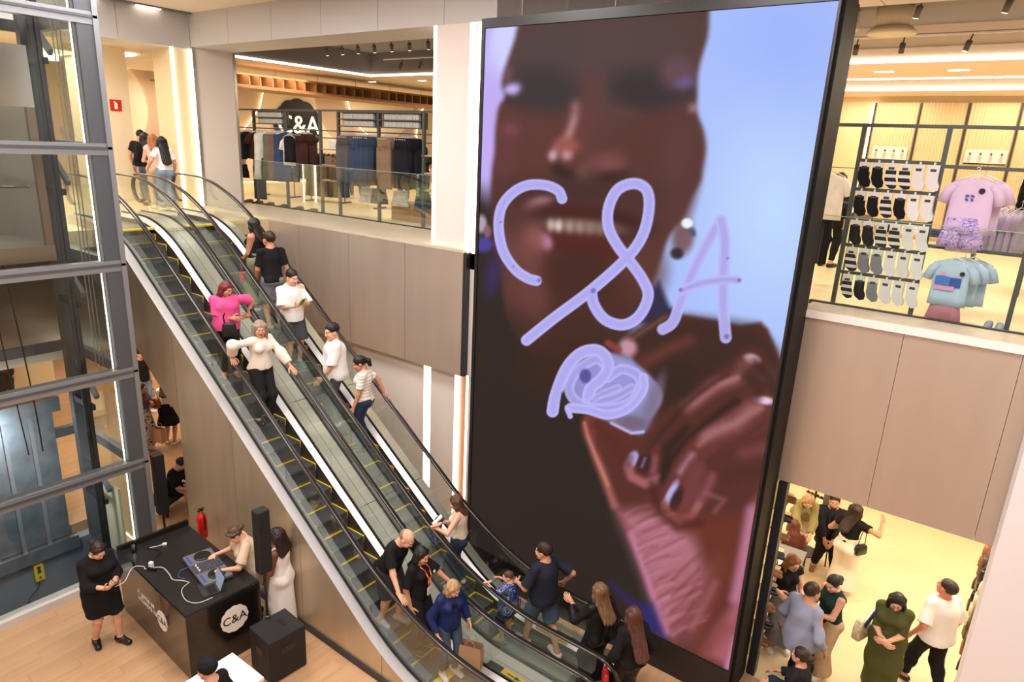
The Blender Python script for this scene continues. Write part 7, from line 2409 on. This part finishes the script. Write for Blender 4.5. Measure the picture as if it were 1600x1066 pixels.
for k in range(6):
    garment('tee', ('lavender', 'grey lilac')[k % 2] + ' child shirt hanging between the lilac and pink clothes, ' + ORD[k] + ' in line', PKS[2] if k % 2 == 0 else fabric('grey_lilac', (170, 164, 190)), (-.32 + k * .07, 10.2, 6.62), math.radians(62), 'lavender shirts behind the frame', sc=.8)
garment('trousers', 'black trousers hanging behind the right frame', FM['black'], (.02, 10.3, 7.0), .1, G2, sc=.62, seed=1)
garment('tee', 'white shirt hanging right beside the screen frame', FM['white'], (-2.28, 10.45, 6.92), .2, G2, sc=.95, seed=0)
garment('trousers', 'dark trousers hanging below the white shirt by the screen', FM['ink'], (-2.32, 10.50, 6.45), .2, G2, sc=.8, seed=1)
t = thing('clothes_stand', 'free standing rail with white shirt right beside the screen', 'rack', (-2.30, 10.45, ZM), .2)
b = MB(); b.tube([(-.4, 0, .02), (-.4, 0, 1.66), (.4, 0, 1.66), (.4, 0, .02)], .016, 8); b.tube([(-.4, .05, 1.19), (.4, .05, 1.19)], .012, 8); b.obj('rail', FRAME, t)
shoe_pair('grey child slippers on the floor behind the right glass', (-.02, 9.13, ZM), math.radians(-95), fabric('slipper_grey', (150, 158, 176)), S_GRY, 'slippers')
for k, (x, y, w_, lab) in enumerate(((-1.2, 12.6, 1.5, 'low wooden table with folded clothes in the right shop'), (.7, 12.2, 1.2, 'low wooden table behind the pink clothes'), (-3.0, 14.8, 1.4, 'low wooden table deep in the right shop'))):
    t = thing('display_table', lab, 'table', (x, y, ZM))
    b = MB(); b.bbox(-w_ / 2, w_ / 2, -.35, .35, .62, .67, .006); b.obj('tabletop', mat('table_wood', (190, 150, 104), .5), t)
    for sx in (-w_ / 2 + .05, w_ / 2 - .05):
        for sy in (-.3, .3):
            box('leg', FRAME, sx - .02, sx + .02, sy - .02, sy + .02, 0, .62, t)
    for j in range(4):
        for q_ in range(3):
            tag(link('folded_shirt', shared(FOLD, [FM['black'], FM['white'], FM['denim'], FM['taupe']][j]), None, None, (x - w_ / 2 + .2 + j * (w_ - .4) / 3, y, ZM + .67 + .037 * q_)), ('black', 'white', 'blue', 'brown')[j] + ' folded shirt on the ' + ('first', 'second', 'deepest')[k] + ' low table, ' + ORD[q_] + ' from below', 'shirt', 'folded shirts on low tables')
# fluted wall panels with printed banners
fw = struct(thing('wall_fluted', 'cream fluted wall panels at the back of the right shop', None, (0, 20.95, ZM)))
FLU = mat('fluted_cream', (232, 210, 168), .6)
for x0 in (-3.72, -2.66, -1.60, -.54, .52):
    b = MB()
    n_ = 13
    row0, row1 = [], []
    for k in range(n_ * 4 + 1):
        x = x0 + 1.02 * k / (n_ * 4)
        y = -.05 - .028 * abs(math.sin(math.pi * k / 4))
        row0.append((x, y, .1)); row1.append((x, y, 3.28))
    b.strip(row0, row1)
    b.obj('fluted_panel', FLU, fw, smooth=False)
    box('panel_joint', STEEL_D, x0 - .035, x0 - .005, -.12, -.02, .1, 3.28, fw)
box('edge_light', LEDW, -3.82, -3.77, -.06, -.02, .1, 3.28, fw)
for k, (x0, x1, lab) in enumerate(((-3.62, -2.78, 'white banner with four small child pictures, nearer the screen'), (-1.50, -.62, 'white banner with four small child pictures, at the right'))):
    t = thing('banner', lab, 'banner', ((x0 + x1) / 2, 20.86, 7.28))
    w_ = x1 - x0
    box('sheet', mat('banner_white', (246, 240, 226), .5), -w_ / 2, w_ / 2, -.01, .01, -.16, .16, t)
    box('bottom_bar', S_BLK, -w_ / 2, w_ / 2, -.015, .015, -.19, -.165, t)
    b = MB()
    for j in range(4):
        x = -w_ * .38 + j * w_ * .25
        b.cur = 0
        b.prism([(x - .035, -.14), (x + .035, -.14), (x + .045, -.02), (x + .02, .03), (x - .02, .03), (x - .045, -.02)][::-1], -.013, -.0105)
        b.cur = 1
        b.prism([(x + .028 * math.cos(a), .06 + .034 * math.sin(a)) for a in np.linspace(0, 2 * math.pi, 10, endpoint=False)][::-1], -.0135, -.0105)
    b.obj('pictures', [mat('picture_cloth', (216, 190, 180), .6), mat('picture_head', (120, 80, 60), .6)], t)
# ---- lower right shop
t = thing('shoe_shelf_unit', 'grey tiered shelf unit with shoes beside the screen', 'shelf', (-1.98, 10.05, 0), .06)
GU = mat('unit_grey', (112, 112, 104), .5)
for z in (.12, .42, .70, .95):
    box('shelf', GU, -.34, .34, -.42, .42, z, z + .03, t)
for sx in (-.34, .32):
    for sy in (-.42, .40):
        box('upright', STEEL_D, sx, sx + .02, sy, sy + .02, 0, .95, t)
for k in range(18):
    z = (.15, .45, .73, .98)[k // 5 if k < 15 else 3]
    j = k % 5
    shoe_pair(('black', 'tan', 'white', 'dark brown', 'black strappy')[j] + ' shoes on the ' + ('bottom', 'lower', 'upper', 'top')[k // 5 if k < 15 else 3] + ' tier of the grey unit', (-2.22 + j * .13, 9.86 + (.0 if k < 15 else .05), z), math.radians(-80), (S_BLK, S_BRN, S_WHT, MATS['brown_shoe'], S_BLK)[j], S_BLK, 'shoes on the grey tiered unit', gap=.036)
t = thing('shoe_wall', 'cream wall rack with small shoes and bags right beside the screen', 'rack', (-1.88, 8.72, 0))
box('board', mat('cream_board', (244, 226, 180), .5, emit=.0), -.03, .0, -.20, .42, .1, 2.9, t)
box('frame_post', mat('side_post_dark', (44, 46, 50), .4, .3), -.03, .03, .42, .47, 0, 3.0, t)
for k in range(9):
    box('ledge', mat('ledge_cream', (250, 232, 190), .5), .0, .14, -.18, .40, .22 + k * .29, .235 + k * .29, t)
for k in range(9):
    for j in range(1):
        shoe_pair(('small tan shoes', 'small dark shoes')[(k + j) % 2] + ' on ledge ' + ('one', 'two', 'three', 'four', 'five', 'six', 'seven', 'eight', 'nine')[k] + ' of the cream rack', (-1.80, 8.86, .236 + k * .29), math.radians(10), (S_BRN, S_BLK)[(k + j) % 2], S_BLK, 'shoes on the cream rack', gap=.04)
t = thing('sunglasses_stand', 'tall stand of sunglasses between khaki jacket and seated person', 'stand', (-1.98, 12.2, 0), -.3)
box('board', mat('mirror_board', (150, 156, 130), .15, .6), .16, .36, -.02, .0, .5, 1.9, t)
b = MB(); b.cyl((0, 0, 0), (0, 0, 1.95), .02, n=8); b.lathe([(.22, 0), (.22, .02), (.02, .03)], n=18); b.obj('pole', STEEL_D, t)
for z in np.linspace(.7, 1.85, 8):
    box('arm', STEEL_D, -.18, .18, -.03, .03, z - .035, z - .028, t)
def glasses_mesh():
    b = MB()
    for s_ in (1, -1):
        b.cyl((s_ * .036, -.012, 0), (s_ * .036, -.006, 0), .03, n=10)
        b.tube([(s_ * .066, -.008, .01), (s_ * .068, .10, .01)], .003, 5)
    b.tube([(-.01, -.01, .008), (.01, -.01, .008)], .004, 5)
    return b.mesh('sunglasses')
SG = glasses_mesh()
for i, z in enumerate(np.linspace(.7, 1.85, 8)):
    for j in range(2):
        a = -.3
        x, y = -1.98 + (-.09 + j * .18) * math.cos(a), 12.2 + (-.09 + j * .18) * math.sin(a) - .03
        o = link('sunglasses', shared(SG, mat('lens_brown', (70, 34, 26), .2, coat=.5) if (i + j) % 2 else mat('lens_black', (24, 22, 22), .2, coat=.5)), None, None, (x, y, float(z)), (0, 0, a))
        tag(o, ('black', 'brown')[(i + j) % 2] + ' sunglasses on the stand, ' + ('lowest', 'second', 'third', 'fourth', 'fifth', 'sixth', 'seventh', 'highest')[i] + ' row, ' + ('left', 'right')[j], 'sunglasses', 'sunglasses on the stand')
t = thing('accessory_rack', 'dark rack of hanging bags beside the white column', 'rack', (.62, 10.6, 0), 0)
for y in (-1.2, 0, 1.2):
    box('post', STEEL_D, -.02, .02, y - .02, y + .02, 0, 1.9, t)
for z in (.6, 1.0, 1.4, 1.8):
    box('rail', STEEL_D, -.015, .015, -1.2, 1.2, z, z + .02, t)
AC = [S_BLK, MATS['brown_shoe'], S_BRN, mat('olive_bag', (84, 80, 56), .6), mat('cream_bag', (220, 204, 170), .6)]
for k in range(24):
    i, j = divmod(k, 6)
    handbag(('black', 'dark brown', 'tan', 'olive', 'cream')[k % 5] + ' small bag on rail ' + ('one', 'two', 'three', 'four')[i] + ' of the dark rack, ' + (ORD[j] if j else 'first') + ' from the front', (.56, 9.55 + j * .40, .40 + i * .40), (.18, .07, .16), AC[k % 5], math.pi / 2 + R0.uniform(-.2, .2), .07).__setitem__('group', 'bags on the dark rack')
# lower shop behind the escalator: counters and panels
for k, (x, y, w_, d_, h_, lab) in enumerate(((-18.5, 9.6, 2.4, .7, .9, 'white shop counter behind the escalator'), (-20.8, 5.2, 1.0, 2.6, 1.2, 'pale wooden counter seen through the lift shaft'), (-17.2, 2.2, 1.2, 1.2, .5, 'low pale display block beyond the lift shaft'))):
    t = thing('counter', lab, 'counter', (x, y, 0))
    b = MB(); b.bbox(-w_ / 2, w_ / 2, -d_ / 2, d_ / 2, 0, h_, .01); b.obj('body', mat('counter_cream', (232, 214, 178), .5), t)
    box('worktop', mat('counter_top', (240, 232, 214), .4), -w_ / 2 - .02, w_ / 2 + .02, -d_ / 2 - .02, d_ / 2 + .02, h_, h_ + .03, t)
